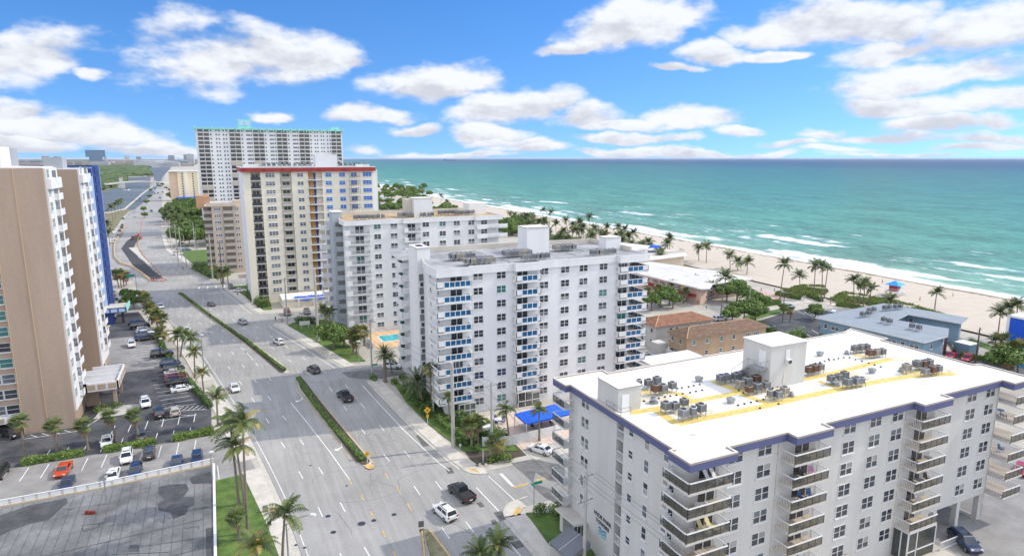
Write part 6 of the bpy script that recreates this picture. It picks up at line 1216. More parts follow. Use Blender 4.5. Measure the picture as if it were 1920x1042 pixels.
# motor boat
x, y = g(238, 357); t = thing('motor_boat', 'small white motor boat with a wake on the waterway', 'boat', (x, y, .1), 2.6); mb = MB(white2, gdark); mb.prism([(-4, -1.5), (3, -1.5), (6, 0), (3, 1.5), (-4, 1.5)], 0, 1.4, white2); mb.box(-1, 2, -1, 1, 1.4, 2.4, gdark); link('hull', mb.mesh('hull'), t)
mb = MB(paintw); mb.face([(-4, -1, .03), (-4, 1, .03), (-60, 6, .03), (-60, -1, .03)]); link('wake', mb.mesh('wake'), t)
for i, p in enumerate(((205, 352), (246, 344))): pass
# ---------------------------------------------------------------- vehicles
tyre = mat('tyre_rubber', (.02, .02, .02), .9, .1); rimm2 = mat('alloy_wheel', (.35, .35, .36), .3, .1, metal=.6); cglass = mat('car_glass', (.02, .025, .03), .06, .1, spec=.9); lampw = mat('headlamp_lens', (.65, .67, .70), .15, .05); lampr = mat('tail_lamp_red', (.35, .01, .01), .3, .1); plate = mat('number_plate', (.6, .6, .58), .5); trimm = mat('black_trim', (.03, .03, .03), .6)
def paint(name, c): 
    m = mat(name, c, .25, .03, .5, spec=.6); b = m.node_tree.nodes['Principled BSDF']; b.inputs['Coat Weight'].default_value = .6; return m
PAINT = {k: paint('car_paint_' + k, c) for k, c in dict(white=(.75, .75, .74), black=(.018, .018, .02), dark_grey=(.07, .075, .08), silver=(.42, .43, .45), dark_blue=(.02, .04, .10), red=(.42, .02, .02), orange_red=(.50, .06, .015), beige=(.50, .46, .38), dark_red=(.16, .015, .02), green=(.05, .09, .05), blue=(.06, .14, .30)).items()}
def loft(mb, secs, m=None):
    n = len(secs[0]); i0 = len(mb.v); k = mb.mi(m)
    for s in secs: mb.v += s
    for j in range(len(secs) - 1):
        for q in range(n):
            a = i0 + j * n + q; b = i0 + j * n + (q + 1) % n; mb.f.append((a, a + n, b + n, b)); mb.m.append(k)
    mb.f.append(tuple(i0 + q for q in range(n))); mb.m.append(k); mb.f.append(tuple(i0 + (len(secs) - 1) * n + q for q in range(n))[::-1]); mb.m.append(k)
def car_kind(kind):
    # x forward. stations: (x, z_bottom, z_belt, half width)
    if kind == 'sedan': L, W2, H = 4.8, .92, 1.45; st = [(-2.4, .42, .80, .70), (-2.32, .28, .98, .84), (-1.9, .22, 1.03, .92), (-.9, .20, .98, .925), (.6, .20, .93, .925), (1.3, .22, .88, .92), (2.1, .25, .76, .86), (2.38, .32, .62, .72)]; gh = (-2.0, -1.15, .35, 1.35, .95)
    elif kind == 'coupe': L, W2, H = 4.75, .96, 1.34; st = [(-2.38, .40, .82, .78), (-2.3, .28, 1.0, .90), (-1.8, .22, 1.02, .97), (-.8, .2, .93, .95), (.5, .2, .90, .95), (1.3, .22, .88, .97), (2.1, .25, .78, .92), (2.37, .3, .62, .8)]; gh = (-1.75, -.75, .15, 1.15, .90)
    elif kind == 'suv': L, W2, H = 4.7, .95, 1.70; st = [(-2.33, .45, .95, .82), (-2.28, .30, 1.10, .90), (-1.8, .26, 1.13, .95), (-.5, .25, 1.10, .95), (.8, .25, 1.06, .95), (1.3, .26, 1.02, .95), (2.0, .30, .92, .90), (2.33, .36, .72, .78)]; gh = (-2.22, -1.85, .55, 1.30, 1.08)
    elif kind == 'bigsuv': L, W2, H = 5.4, 1.01, 1.90; st = [(-2.7, .5, 1.05, .92), (-2.64, .34, 1.2, .98), (-2, .3, 1.24, 1.01), (0, .3, 1.22, 1.01), (1.2, .3, 1.18, 1.01), (1.7, .3, 1.14, 1.0), (2.4, .34, 1.06, .95), (2.68, .4, .82, .85)]; gh = (-2.62, -2.4, .9, 1.6, 1.18)
    else: L, W2, H = 5.7, 1.01, 1.88; st = [(-2.85, .55, 1.05, .95), (-2.8, .45, 1.12, .99), (-1.9, .40, 1.14, 1.01), (-.7, .38, 1.14, 1.01), (.9, .36, 1.14, 1.01), (1.5, .36, 1.12, 1.0), (2.5, .38, 1.05, .96), (2.83, .45, .85, .88)]; gh = (-.75, -.55, .85, 1.55, 1.12)
    b = MB(PAINT['white'], trimm)
    secs = [[(x, -w * .86, zb), (x, -w, zb + .18), (x, -w, zt - .16), (x, -w * .90, zt), (x, w * .90, zt), (x, w, zt - .16), (x, w, zb + .18), (x, w * .86, zb)] for x, zb, zt, w in st]
    loft(b, secs)
    r0, r1, r2, r3, zb = gh; wb = W2 * .90; wt = W2 * .74; zr = H - .05
    gs = [[(r0, -wb, zb - .04), (r0, wb, zb - .04), (r3, wb, zb - .06), (r3, -wb, zb - .06)], [(r1, -wt, zr), (r1, wt, zr), (r2, wt, zr), (r2, -wt, zr)], [(r1 + .15, -wt * .85, H), (r1 + .15, wt * .85, H), (r2 - .12, wt * .85, H), (r2 - .12, -wt * .85, H)]]
    loft(b, gs)
    if kind == 'pickup':
        b.box(-2.72, -.82, -.82, .82, 1.13, 1.146, trimm)
        for s_ in (-1, 1): b.box(-2.8, -.8, s_ * .95 - .07, s_ * .95 + .07, 1.12, 1.24)
        b.box(-2.83, -2.74, -.95, .95, 1.1, 1.24)
    b.box(-L / 2 - .02, -L / 2 + .12, -W2 * .72, W2 * .72, .36, .52, trimm); b.box(L / 2 - .14, L / 2 + .01, -W2 * .6, W2 * .6, .36, .56, trimm)
    b.box(-L / 2 - .035, -L / 2 + .02, -.26, .26, .66, .82, plate)
    for s_ in (-1, 1): b.box(r3 - .35, r3 - .12, s_ * (wb + .02), s_ * (wb + .2), zb + .02, zb + .18)
    if kind in ('suv', 'bigsuv'):
        for s_ in (-1, 1): b.box(r1 + .2, r2 - .2, s_ * wt * .84 - .03, s_ * wt * .84 + .03, H, H + .05, trimm)
    gl = MB(cglass)
    def lerp(a, c, t): return tuple(a[i] + (c[i] - a[i]) * t for i in range(3))
    def quadg(a, b_, c, d, n, u0=.06, u1=.94, v0=.10, v1=.90):
        a, b_, c, d = map(Vector, (a, b_, c, d)); f = lambda u, v: (a * (1 - u) + b_ * u) * (1 - v) + (d * (1 - u) + c * u) * v
        nrm = (b_ - a).cross(d - a).normalized() * n; gl.face([tuple(f(u, v) + nrm) for u, v in ((u0, v0), (u1, v0), (u1, v1), (u0, v1))])
    A0_, A1_, A2_, A3_ = gs[0]; B0, B1, B2, B3 = gs[1]
    quadg(A3_, A2_, B2, B3, .014); quadg(A1_, A0_, B0, B1, .014)
    mid = .5 if kind != 'pickup' else .42
    for (P, Q, Rr, S) in ((A0_, A3_, B3, B0), (A2_, A1_, B1, B2)):
        quadg(P, Q, Rr, S, .014, .10, mid - .02 if P is A0_ else 1 - mid - .02, .12, .88); quadg(P, Q, Rr, S, .014, (mid if P is A0_ else 1 - mid) + .02, .90, .12, .88)
    if kind in ('suv', 'sedan'): gl.face([(-.1, -.45, H + .008), (.35 + r2 - .55, -.45, H + .008), (.35 + r2 - .55, .45, H + .008), (-.1, .45, H + .008)])
    wh_ = MB(tyre, rimm2); R_ = .34 if H < 1.6 else .38; wh_.tube([(0, -.11, 0), (0, .11, 0)], R_, 16, tyre); wh_.tube([(0, -.125, 0), (0, .125, 0)], R_ * .62, 10, rimm2)
    hl = MB(lampw); hl.box(-.14, .02, -.16, .16, -.08, .08); tl = MB(lampr); tl.box(-.02, .08, -.13, .13, -.10, .12)
    return dict(body=b.mesh('body'), glass=gl.mesh('window_glass'), wheel=wh_.mesh('wheel'), hl=hl.mesh('headlight'), tl=tl.mesh('tail_light'), L=L, W=W2, R=R_, zh=st[-2][2] - .10, zt=st[1][2] - .16)
CK = {k: car_kind(k) for k in ('sedan', 'coupe', 'suv', 'bigsuv', 'pickup')}
def car(kind, colour, pos, head, label, group=None, z=.01, full=True, name=None, s=1.0):
    """head: compass heading in degrees (0 = north)"""
    c = CK[kind]; nm_ = name or ('pickup_truck' if kind == 'pickup' else 'car'); t = thing(nm_, label, 'pickup truck' if kind == 'pickup' else 'car', (pos[0], pos[1], z), R(90 - head), group); t.scale = (s, s, s)
    b = link('body', c['body'], t); b.material_slots[0].link = 'OBJECT'; b.material_slots[0].material = PAINT[colour]
    link('window_glass', c['glass'], t)
    for x in (-c['L'] * .31, c['L'] * .31):
        for y in (-1, 1): link('wheel', c['wheel'], t, (x, y * (c['W'] - .10), c['R']))
    if full:
        for y in (-1, 1): link('headlight', c['hl'], t, (c['L'] / 2 - .05, y * c['W'] * .66, c['zh'])); link('tail_light', c['tl'], t, (-c['L'] / 2 - .01, y * c['W'] * .74, c['zt']))
    return t
hN = -8; hN2 = -13; hS = 172
car('pickup', 'black', g(865, 930), -10, 'black pickup truck driving away beside the white hatchback'); car('suv', 'white', g(834, 966), -11, 'white hatchback with dark tyres driving away at the lower centre'); car('pickup', 'black', g(647, 748), -9, 'dark pickup truck driving away beside the planted median')
car('suv', 'dark_grey', g(588, 697), -14, 'dark grey estate car driving away just past the side street'); car('suv', 'white', g(523, 644), -15, 'white estate car driving away left of the bus bench'); car('suv', 'silver', g(455, 607), -15, 'silver grey car driving away at the far junction'); car('sedan', 'dark_grey', g(396, 573), -14, 'dark sedan farthest up the northbound lanes')
car('sedan', 'white', g(440, 731), 172, 'white sedan coming down the southbound lanes, nearest of them'); car('sedan', 'white', g(350, 622), 166, 'white sedan coming past the palms, middle of the southbound cars'); car('sedan', 'white', g(301, 577), 166, 'white sedan coming from the road works, farthest southbound car')
gA = 'cars parked nose to the hedge outside the tan tower'
row = [('bigsuv', 'black', (304, 668), 'long black van like car parked alone at the top of the row'), ('suv', 'dark_blue', (320, 685), 'dark blue car parked second in the row by the hedge'), ('suv', 'black', (327, 695), 'black car with red lights parked third in the row by the hedge'), ('sedan', 'beige', (329, 702), 'pale beige sedan parked fourth in the row by the hedge'), ('coupe', 'red', (331, 709), 'red car squeezed between the beige sedan and the black car'), ('suv', 'dark_red', (331, 715), 'dark red car parked sixth in the row by the hedge'), ('suv', 'black', (334, 721), 'black car parked beside the white sedan'), ('sedan', 'white', (343, 733), 'white sedan parked nearest in the row by the hedge')]
for k_, (kd, col_, p, lab) in enumerate(row):
    x, y = g(*p); car(kd, col_, (x, y), 82, lab, gA)
gB = 'cars parked in front of the blue tower'
for kd, col_, p, lab in (('sedan', 'black', (257, 608), 'black car parked farthest outside the blue tower'), ('bigsuv', 'black', (263, 615), 'black four wheel drive parked second outside the blue tower'), ('suv', 'silver', (272, 622), 'silver blue car parked third outside the blue tower'), ('sedan', 'white', (273, 627), 'white car parked fourth outside the blue tower'), ('suv', 'dark_blue', (270, 633), 'dark blue car parked fifth outside the blue tower'), ('sedan', 'black', (272, 638), 'black sedan parked nearest of the row outside the blue tower')): car(kd, col_, g(*p), 82, lab, gB)
car('suv', 'white', g(247, 649), 172, 'small white car facing the camera alone outside the blue tower')
car('sedan', 'white', g(192, 690), 352, 'white car half hidden at the foot of the tan tower'); car('sedan', 'white', g(188, 707), 352, 'second white car half hidden at the foot of the tan tower')
car('suv', 'white', g(273, 760), 172, 'white car with a sunroof facing the camera in the dark car park'); car('suv', 'black', g(299, 779), -6, 'black car parked tail to the camera in the dark car park'); car('suv', 'beige', g(328, 776), -6, 'small cream car parked beside the black car')
car('sedan', 'white', g(201, 832), 176, 'white sedan behind the palm beyond the hedge'); car('sedan', 'dark_grey', g(266, 820), -6, 'dark green grey sedan parked beyond the hedge'); car('suv', 'white', g(238, 862), 176, 'white four wheel drive facing the camera in front of the hedge'); car('suv', 'dark_grey', g(280, 854), -4, 'dark grey car with red lights parked in front of the hedge'); car('coupe', 'orange_red', g(119, 886), 184, 'orange red sports coupe with a black bonnet in front of the hedge')
tq = CK['coupe']
for p, kd, col_, lab in (((110, 917), 'sedan', 'dark_blue', 'dark blue car half hidden behind the white boundary wall'), ((201, 899), 'sedan', 'white', 'white car half hidden behind the white boundary wall'), ((244, 892), 'suv', 'dark_blue', 'small dark car half hidden behind the boundary wall next to the white one'), ((324, 880), 'sedan', 'dark_blue', 'dark car whose roof shows over the boundary wall'), ((364, 870), 'suv', 'dark_blue', 'dark car parked at the right end of the boundary wall')): x, y = g(*p, 1.5); car(kd, col_, (x + .3, interp([(0, -62), (0, 0)], 0) + (108.6 if x < -30 else 109.3 if x < -12 else 110.0) + 2.9), 180, lab, 'cars behind the boundary wall', s=.95)
car('suv', 'black', g(-2, 893), 184, 'black car cut off by the left edge'); car('suv', 'black', g(22, 818), 140, 'black four wheel drive coming out of the garage')
for p, kd, col_, lab in (((539, 590), 'bigsuv', 'dark_red', 'dark people carrier parked below the white end of the tarpaulin'), ((576, 588), 'suv', 'dark_grey', 'grey car parked below the blue tarpaulin'), ((607, 584), 'suv', 'red', 'red car parked behind the street pole')): car(kd, col_, g(*p), 180, lab, 'cars parked below the blue tarpaulin')
car('suv', 'dark_grey', g(586, 605), 150, 'dark grey car parked beside the clipped round bush'); car('suv', 'dark_grey', g(433, 541), 175, 'dark grey car parked outside the pinkish block'); car('sedan', 'white', g(450, 547), 100, 'pale car parked outside the pinkish block'); car('suv', 'white', g(736, 690), 120, 'white car parked behind the palms at the corner of the blue balcony block')
car('sedan', 'white', g(1013, 847), -28, 'white coupe parked in the forecourt of the cream block'); car('suv', 'silver', g(1212, 672), 100, 'silver car parked under the white car port'); car('suv', 'dark_blue', g(1808, 1022), 205, 'dark blue sedan parked at the lower right corner'); car('suv', 'red', g(1812, 676), 250, 'red car parked near the timber pole beyond the white roof'); car('coupe', 'red', g(1783, 670), 250, 'red convertible parked beside the red car')
car('suv', 'silver', g(1478, 578), 100, 'silver car parked at the beach end of the street'); car('bigsuv', 'white', g(1563, 592), 60, 'white van parked on the far side of the beach car park'); car('sedan', 'dark_blue', g(1548, 612), 60, 'dark blue car in the beach car park'); car('sedan', 'silver', g(1540, 586), 60, 'silver car in the beach car park'); car('suv', 'white', g(1350, 601), 100, 'white car half hidden beside the tan house'); car('sedan', 'dark_blue', g(1440, 616), 80, 'dark car beside the hedge of the beach car park'); car('sedan', 'silver', g(1262, 560), 90, 'pale car under the trees beside the side street')
car('coupe', 'red', g(1915, 885), 250, 'red car below the balconies at the right edge')
gf = 'cars on the far service road'
for i, (p, kd, col_) in enumerate((((231, 411), 'sedan', 'dark_grey'), ((229, 424), 'suv', 'black'), ((228, 428), 'suv', 'dark_grey'), ((224, 434), 'sedan', 'black'), ((222, 443), 'sedan', 'dark_blue'), ((215, 450), 'sedan', 'white'), ((211, 455), 'sedan', 'white'), ((214, 446), 'sedan', 'silver'))): car(kd, col_, g(*p), -6, '%s car on the far service road, %s from the top' % (col_.replace('_', ' '), ['first', 'second', 'third', 'fourth', 'fifth', 'seventh', 'lowest', 'sixth'][i]), gf, full=False)
rr = random.Random(5); gf2 = 'tiny cars far up the avenue'
for i, p in enumerate(((262, 373), (281, 369), (290, 364), (296, 363), (253, 407), (251, 398), (273, 378), (300, 372), (305, 361), (287, 357), (284, 397))): car(rr.choice(['suv', 'sedan']), rr.choice(['black', 'dark_grey', 'dark_red', 'white']), g(*p), -4, 'tiny car far up the avenue', gf2, full=False, s=1.15)
for i, p in enumerate(((205, 548), (203, 556), (207, 563))): car('sedan', ['silver', 'red', 'dark_grey'][i], g(*p), 85, '%s car parked behind the blue tower beneath the palms' % ['silver', 'red', 'dark grey'][i], full=False)
for i, p in enumerate(((342, 461), (338, 468), (333, 478), (350, 470))): car(['bigsuv', 'suv', 'bigsuv', 'sedan'][i], ['white', 'silver', 'white', 'blue'][i], g(*p), 95, '%s vehicle parked on the grass below the dark woods, %s of them' % (['white', 'silver', 'long white', 'blue'][i], ['top', 'second', 'lowest', 'rightmost'][i]), full=False)
# road roller on the works
x, y = g(252, 450); t = thing('excavator', 'small dark digger at the top of the fresh asphalt', 'digger', (x, y, .02), .6); mb = MB(mat('digger_paint', (.10, .08, .07), .6)); mb.box(-1.5, 1.5, -1.1, -.5, 0, .9); mb.box(-1.5, 1.5, .5, 1.1, 0, .9); mb.box(-1.2, 1.2, -1, 1, .9, 2.6); link('body', mb.mesh('body'), t); mb = MB(orange); mb.beam((1, 0, 2), (3, 0, 3.6), .35); mb.beam((3, 0, 3.6), (4.6, 0, 1), .3); mb.box(4.2, 5, -.4, .4, .3, 1.2); link('arm', mb.mesh('arm'), t)
# ---------------------------------------------------------------- palms
def frond(mb, az, el, L, droop, rng, m, wind=(0, 0), leafl=.75, nseg=9, dens=3, hang=.55, org=(0, 0, 0), w=.10):
    """a feather frond: arching midrib with two rows of leaflets"""
    p = Vector(org); d = Vector((math.cos(az) * math.cos(el), math.sin(az) * math.cos(el), math.sin(el))); st = L / nseg; wv = Vector((wind[0], wind[1], 0))
    pts = [p.copy()]
    for i in range(nseg):
        d = (d + Vector((0, 0, -droop * (i + 1) / nseg)) + wv * (.16 * (i + 1) / nseg)).normalized(); p = p + d * st; pts.append(p.copy())
    for i in range(nseg):
        a, b = pts[i], pts[i + 1]; dd = (b - a).normalized(); side = dd.cross(Vector((0, 0, 1)))
        if side.length < .05: side = Vector((1, 0, 0))
        side.normalize(); up = side.cross(dd)
        mb.face([tuple(a - side * .035), tuple(a + side * .035), tuple(b + side * .03), tuple(b - side * .03)], m)
        if i == 0: continue
        for k in range(dens):
            f = (k + rng.random() * .6) / dens; q = a + (b - a) * f; t = (i + f) / nseg; ll = leafl * (math.sin(math.pi * min(1, .12 + t * .88)) ** .6) * rng.uniform(.8, 1.1)
            for s in (-1, 1):
                hg = hang * rng.uniform(.5, 1.5); tip = q + (side * s * .85 + dd * .55 - Vector((0, 0, hg)) + wv * .25).normalized() * ll
                mid = q + (side * s * .9 + dd * .4 + up * .05).normalized() * ll * .5; wd = dd * w
                mb.face([tuple(q), tuple(q + wd), tuple(mid + wd * .9), tuple(mid)], m); mb.face([tuple(mid), tuple(mid + wd * .9), tuple(tip)], m)
def trunk(H, r0, r1, lean=(0, 0), curve=0.0, n=8, m=bark, flare=1.5):
    mb = MB(m); pts = []; rs = []
    for i in range(n + 1):
        t = i / n; pts.append((lean[0] * t ** (1 + curve), lean[1] * t ** (1 + curve), H * t)); rs.append(r0 + (r1 - r0) * t + (r0 * (flare - 1) * max(0, 1 - t * 8)))
    mb.tube(pts, rs, 8, m); return mb
def crown_coconut(seed, wind, n=22, L=3.4, yellow=.2):
    rng = random.Random(seed); mb = MB(*pgr)
    for i in range(n):
        az = i * 2.399 + rng.uniform(-.2, .2); el = rng.uniform(-.35, 1.15) if i > 4 else rng.uniform(1.0, 1.4)
        m = pgr[0] if rng.random() > .35 else pgr[1]
        if el < 0 and rng.random() < yellow * 2: m = pgr[2]
        elif rng.random() < yellow * .3: m = pgr[2]
        frond(mb, az, el, L * rng.uniform(.8, 1.1), rng.uniform(.22, .38), rng, m, wind, leafl=.85, hang=.5)
    for i in range(7): a = i * .9; mb.tube([(.25 * math.cos(a), .25 * math.sin(a), -.15), (.25 * math.cos(a), .25 * math.sin(a), -.42)], [.13, .11], 6, pgr[2])
    return mb.mesh('crown')
def crown_sabal(seed, wind, n=34, R0=1.35, skirt=6):
    rng = random.Random(seed); mb = MB(*pgr); wv = Vector((wind[0], wind[1], 0))
    for i in range(n + skirt):
        az = i * 2.399 + rng.uniform(-.2, .2); sk = i >= n; el = rng.uniform(-.5, 1.3) if not sk else rng.uniform(-1.3, -.8); m = pgr[3] if sk else (pgr[0] if rng.random() > .4 else (pgr[1] if rng.random() > .25 else pgr[2]))
        d = Vector((math.cos(az) * math.cos(el), math.sin(az) * math.cos(el), math.sin(el))) + wv * .35; d.normalize(); L = R0 * rng.uniform(.6, 1.0); c = d * L
        mb.beam((0, 0, 0), tuple(c), .04, .03, m); side = d.cross(Vector((0, 0, 1))).normalized(); up = side.cross(d); k = 9; rf = rng.uniform(.65, .95)
        for j in range(k):
            a = (j - (k - 1) / 2) / (k - 1) * 4.2; v = d * math.cos(a) + side * math.sin(a); v2 = (v + Vector((0, 0, -.45 * rng.uniform(.5, 1.4))) + wv * .3).normalized(); b = v.cross(up).normalized() * .10
            mid = c + v * rf * .55; tip = mid + v2 * rf * .6; mb.face([tuple(c), tuple(mid - b), tuple(tip), tuple(mid + b)], m)
    return mb.mesh('crown')
def crown_date(seed, n=70, L=3.9):
    rng = random.Random(seed); mb = MB(*pgr)
    for i in range(n):
        az = i * 2.399; t = i / n; el = 1.35 - 1.9 * t + rng.uniform(-.1, .1); m = pgr[1] if rng.random() > .4 else pgr[0]
        frond(mb, az, el, L * rng.uniform(.85, 1.05), .20, rng, m, (-.1, 0), leafl=.50, nseg=8, dens=3, hang=.2, w=.09)
    return mb.mesh('crown')
WD = (-.95, -.25)
CC = [crown_coconut(s, WD, n=22, yellow=.25) for s in (1, 2)] + [crown_coconut(s, (-.35, -.1), n=24, yellow=.12) for s in (3, 4)]
CY_ = crown_coconut(9, (-.4, -.1), n=20, yellow=.8)
CS = [crown_sabal(s, (-.5, -.1)) for s in (1, 2)] + [crown_sabal(3, (-1.1, -.3), n=30, R0=1.2)]
CD = [crown_date(1), crown_date(2, n=80, L=4.4)]
TRK = {}
def palm(base, crown_px, kind, label, group=None, s=1.0, xyz=None, H=None, z=0.0, rot=None):
    x, y = g(*base) if xyz is None else xyz
    if H is None: H = max(2.5, zat(x, y, crown_px[1]) - z)
    # lean of the crown measured across the view
    f = x * math.sin(PSI) + y * math.cos(PSI); dep = f * math.cos(TH) - (H - CAMH) * math.sin(TH); xr = (crown_px[0] - 960) * dep / F - (x * math.cos(PSI) - y * math.sin(PSI)) if crown_px[0] else 0
    xr = max(-H * .28, min(H * .28, xr)); lean = (xr * math.cos(PSI), -xr * math.sin(PSI))
    t = thing('palm_tree', label, 'palm tree', (x, y, z), 0, group)
    r0, r1 = {'coco': (.20, .12), 'sabal': (.22, .18), 'date': (.38, .34), 'fan': (.18, .15)}[kind.split('_')[0]]
    key = (round(H * 2), round(lean[0] * 2), round(lean[1] * 2), kind)
    if key not in TRK: TRK[key] = trunk(H, r0, r1, lean, .35).mesh('trunk')
    link('trunk', TRK[key], t)
    me = {'coco': random.choice(CC[2:]), 'coco_wind': random.choice(CC[:2]), 'coco_yellow': CY_, 'sabal': random.choice(CS[:2]), 'sabal_wind': CS[2], 'date': CD[0], 'date_big': CD[1]}[kind]
    c = link('crown', me, t, (lean[0], lean[1], H), random.uniform(-.5, .5) if 'wind' in kind or 'yellow' in kind else random.uniform(0, 6.28)); k = s * (random.uniform(1.12, 1.3) if y > 160 else random.uniform(.98, 1.12)); c.scale = (k, k, k); return t
n5 = ['first', 'second', 'third', 'fourth', 'fifth', 'sixth', 'seventh', 'eighth', 'ninth', 'tenth', 'eleventh', 'twelfth', 'thirteenth', 'fourteenth', 'fifteenth', 'sixteenth', 'seventeenth', 'eighteenth', 'nineteenth', 'twentieth']
palm((448, 947), (432, 800), 'coco_wind', 'tall windswept coconut palm on the lawn, left of the tall pair', s=.95); palm((465, 1000), (455, 792), 'coco_wind', 'tallest windswept coconut palm on the lawn with the longest thin trunk', s=.95); palm((459, 947), (443, 838), 'coco_wind', 'shorter windswept palm between the two tall lawn palms', s=.85)
palm((449, 1013), (445, 968), 'sabal_wind', 'small fan palm on the lawn below the tall palms', s=.9); palm((487, 1090), (480, 1025), 'coco_yellow', 'yellowish palm crown cut by the bottom edge on the lawn', s=.85); palm((530, 1062), (534, 965), 'coco', 'palm on the pavement in front of the street lamp arm', s=.80)
for i, (b, c) in enumerate((((49, 858), (37, 790)), ((108, 852), (101, 797)), ((165, 842), (158, 797)), ((217, 826), (206, 779)), ((261, 826), (252, 778)))): palm(b, c, 'sabal_wind', 'windblown cabbage palm in the hedge between the car parks, %s from the left' % n5[i], 'palms in the hedge between the car parks', s=.95)
for i, (b, c, k) in enumerate((((409, 798), (406, 745), 'coco'), ((384, 750), (378, 700), 'coco_yellow'), ((366, 708), (364, 662), 'coco'), ((334, 678), (333, 628), 'coco'), ((339, 668), (345, 630), 'coco'), ((357, 652), (358, 636), 'coco'))): palm(b, c, k, 'coconut palm along the west pavement, %s counting away from the camera' % n5[i], 'coconut palms along the west pavement', s=.72)
for i, (b, c) in enumerate((((303, 620), (302, 596)), ((296, 615), (290, 590)), ((285, 608), (281, 577)), ((276, 588), (272, 560)), ((291, 604), (287, 583)), ((270, 577), (268, 556)), ((300, 640), (301, 628)))): palm(b, c, 'sabal', 'cabbage palm in the dense clump beside the west pavement, %s' % n5[i], 'cabbage palm clump', s=1.05)
for i, (b, c) in enumerate((((223, 540), (217, 514)), ((228, 541), (224, 512)), ((233, 538), (229, 516)), ((237, 535), (236, 518)), ((206, 460), (203, 437)), ((202, 440), (200, 420)), ((212, 415), (208, 390)), ((217, 410), (214, 385)), ((222, 402), (221, 381)), ((227, 397), (226, 378)))): palm(b, c, 'sabal' if i < 4 else 'coco', 'distant palm between the blue tower and the waterway, %s' % n5[i], 'palms by the waterway', s=1.1)
palm((722, 716), (721, 664), 'date', 'date palm by the green street sign at the side street corner', s=.72); palm((735, 700), (730, 672), 'coco', 'small palm behind the corner date palm', s=.6); palm((793, 762), (783, 716), 'date_big', 'huge shaggy date palm in front of the blue balcony block', s=.88); palm((811, 775), (806, 692), 'sabal', 'cabbage palm rising beside the huge date palm', s=.9); palm((844, 795), (840, 744), 'coco', 'slim young palm beside the tall concrete pole', s=.45)
palm((955, 832), (948, 768), 'coco_wind', 'windswept palm left of the blue canopy', s=.62); palm((1011, 826), (1011, 768), 'coco_wind', 'windswept palm in front of the blue canopy', s=.62)
palm((885, 843), (880, 797), 'sabal', 'grey green cabbage palm behind the tall concrete pole', s=1.0); palm((897, 836), (893, 790), 'sabal', 'cabbage palm behind the grey green one beside the pole', s=.95); palm((936, 862), (932, 826), 'sabal', 'cabbage palm beside the smaller utility pole', s=1.05)
palm((938, 1085), (935, 1024), 'coco', 'green palm crown poking up at the bottom edge', s=.75); palm((903, 1090), (900, 1040), 'coco', 'second palm crown just visible at the bottom edge', s=.7)
palm((614, 622), (606, 582), 'coco', 'dark palm in front of the grey stair tower', s=.75); palm((620, 626), (618, 588), 'coco', 'second dark palm in front of the grey stair tower', s=.7)
for i, (b, c) in enumerate((((663, 665), (661, 630)), ((669, 664), (668, 622)), ((683, 648), (681, 622)), ((660, 668), (668, 640)))): palm(b, c, 'sabal', 'cabbage palm beside the pool fence, %s from the left' % n5[i], 'cabbage palms beside the pool', s=.95)
for i, (b, c) in enumerate((((409, 525), (406, 505)), ((415, 532), (411, 510)), ((420, 532), (418, 512)), ((428, 531), (425, 508)), ((488, 548), (484, 528)), ((500, 556), (496, 532)), ((508, 560), (505, 540)), ((475, 545), (472, 530)))): palm(b, c, 'coco' if i % 2 else 'sabal', 'palm in the planting at the foot of the red banded tower, %s from the left' % n5[i], 'palms at the foot of the red banded tower', s=.72)
for i, (b, c) in enumerate((((318, 430), (312, 404)), ((326, 432), (322, 400)), ((333, 440), (330, 410)), ((320, 420), (318, 392)), ((345, 445), (342, 418)), ((338, 430), (336, 400)), ((352, 452), (350, 425)), ((312, 418), (309, 398)))): palm(b, c, 'coco', 'tall palm among the dark woods beside the avenue, %s' % n5[i], 'palms among the roadside woods', s=1.0)
gb = 'coconut palms along the beach'
bp = [((758, 371), (758, 356)), ((792, 376), (791.6, 361)), ((827, 392), (827, 368)), ((838.5, 394), (838.5, 379.5)), ((957, 412), (956, 402)), ((965, 414), (965, 404)), ((972, 418), (972, 410)), ((978, 416), (978, 406)), ((987, 421), (987, 406)), ((1003, 424), (998, 404)), ((1018, 414), (1018.6, 395)), ((1030, 424), (1033, 399)), ((1012, 432), (1010, 418)), ((1066, 448), (1061, 414)), ((1074, 448), (1074, 423)), ((1086, 447), (1087, 416)), ((1091, 448), (1090, 427)), ((1104, 446), (1105, 408)), ((1052, 450), (1052, 441)), ((1126, 452), (1125, 437)), ((1141, 452), (1138, 427)), ((1134, 456), (1132, 440)), ((1159, 452), (1159, 427)), ((1153, 456), (1155, 443)), ((1170, 462), (1171, 432)), ((1185, 466), (1187, 438)), ((1175, 466), (1178, 446)), ((1202, 476), (1204, 460)), ((1214, 482), (1215, 466)), ((1255, 474), (1256, 447)), ((1252, 474), (1251, 458)), ((1310, 491), (1310, 467)), ((1324, 495), (1325, 463)), ((1369, 506), (1368, 480)), ((1383, 509), (1384, 492)), ((1400, 516), (1402, 493)),
      ((1462, 564), (1471, 496)), ((1500, 553), (1499, 518)), ((1525, 558), (1529, 500)), ((1540, 566), (1542, 500)), ((1545, 560), (1552, 505)), ((1600, 577), (1601, 526)), ((1609, 580), (1613, 537)), ((1618, 577), (1622, 532)), ((1628, 577), (1634, 542)), ((1752, 583), (1757, 550)), ((1870, 634), (1875, 588)), ((1668, 584), (1669, 563)), ((1895, 640), (1893, 578)), ((1902, 640), (1908, 572))]
for i, (b, c) in enumerate(bp): palm(b, c, 'coco', 'coconut palm on the beach front, %s from the left' % (n5[i % 20] if i < 20 else 'twenty ' + n5[i - 20] if i < 40 else 'forty ' + n5[i - 40]), gb, s=.95 if i > 35 else 1.05)
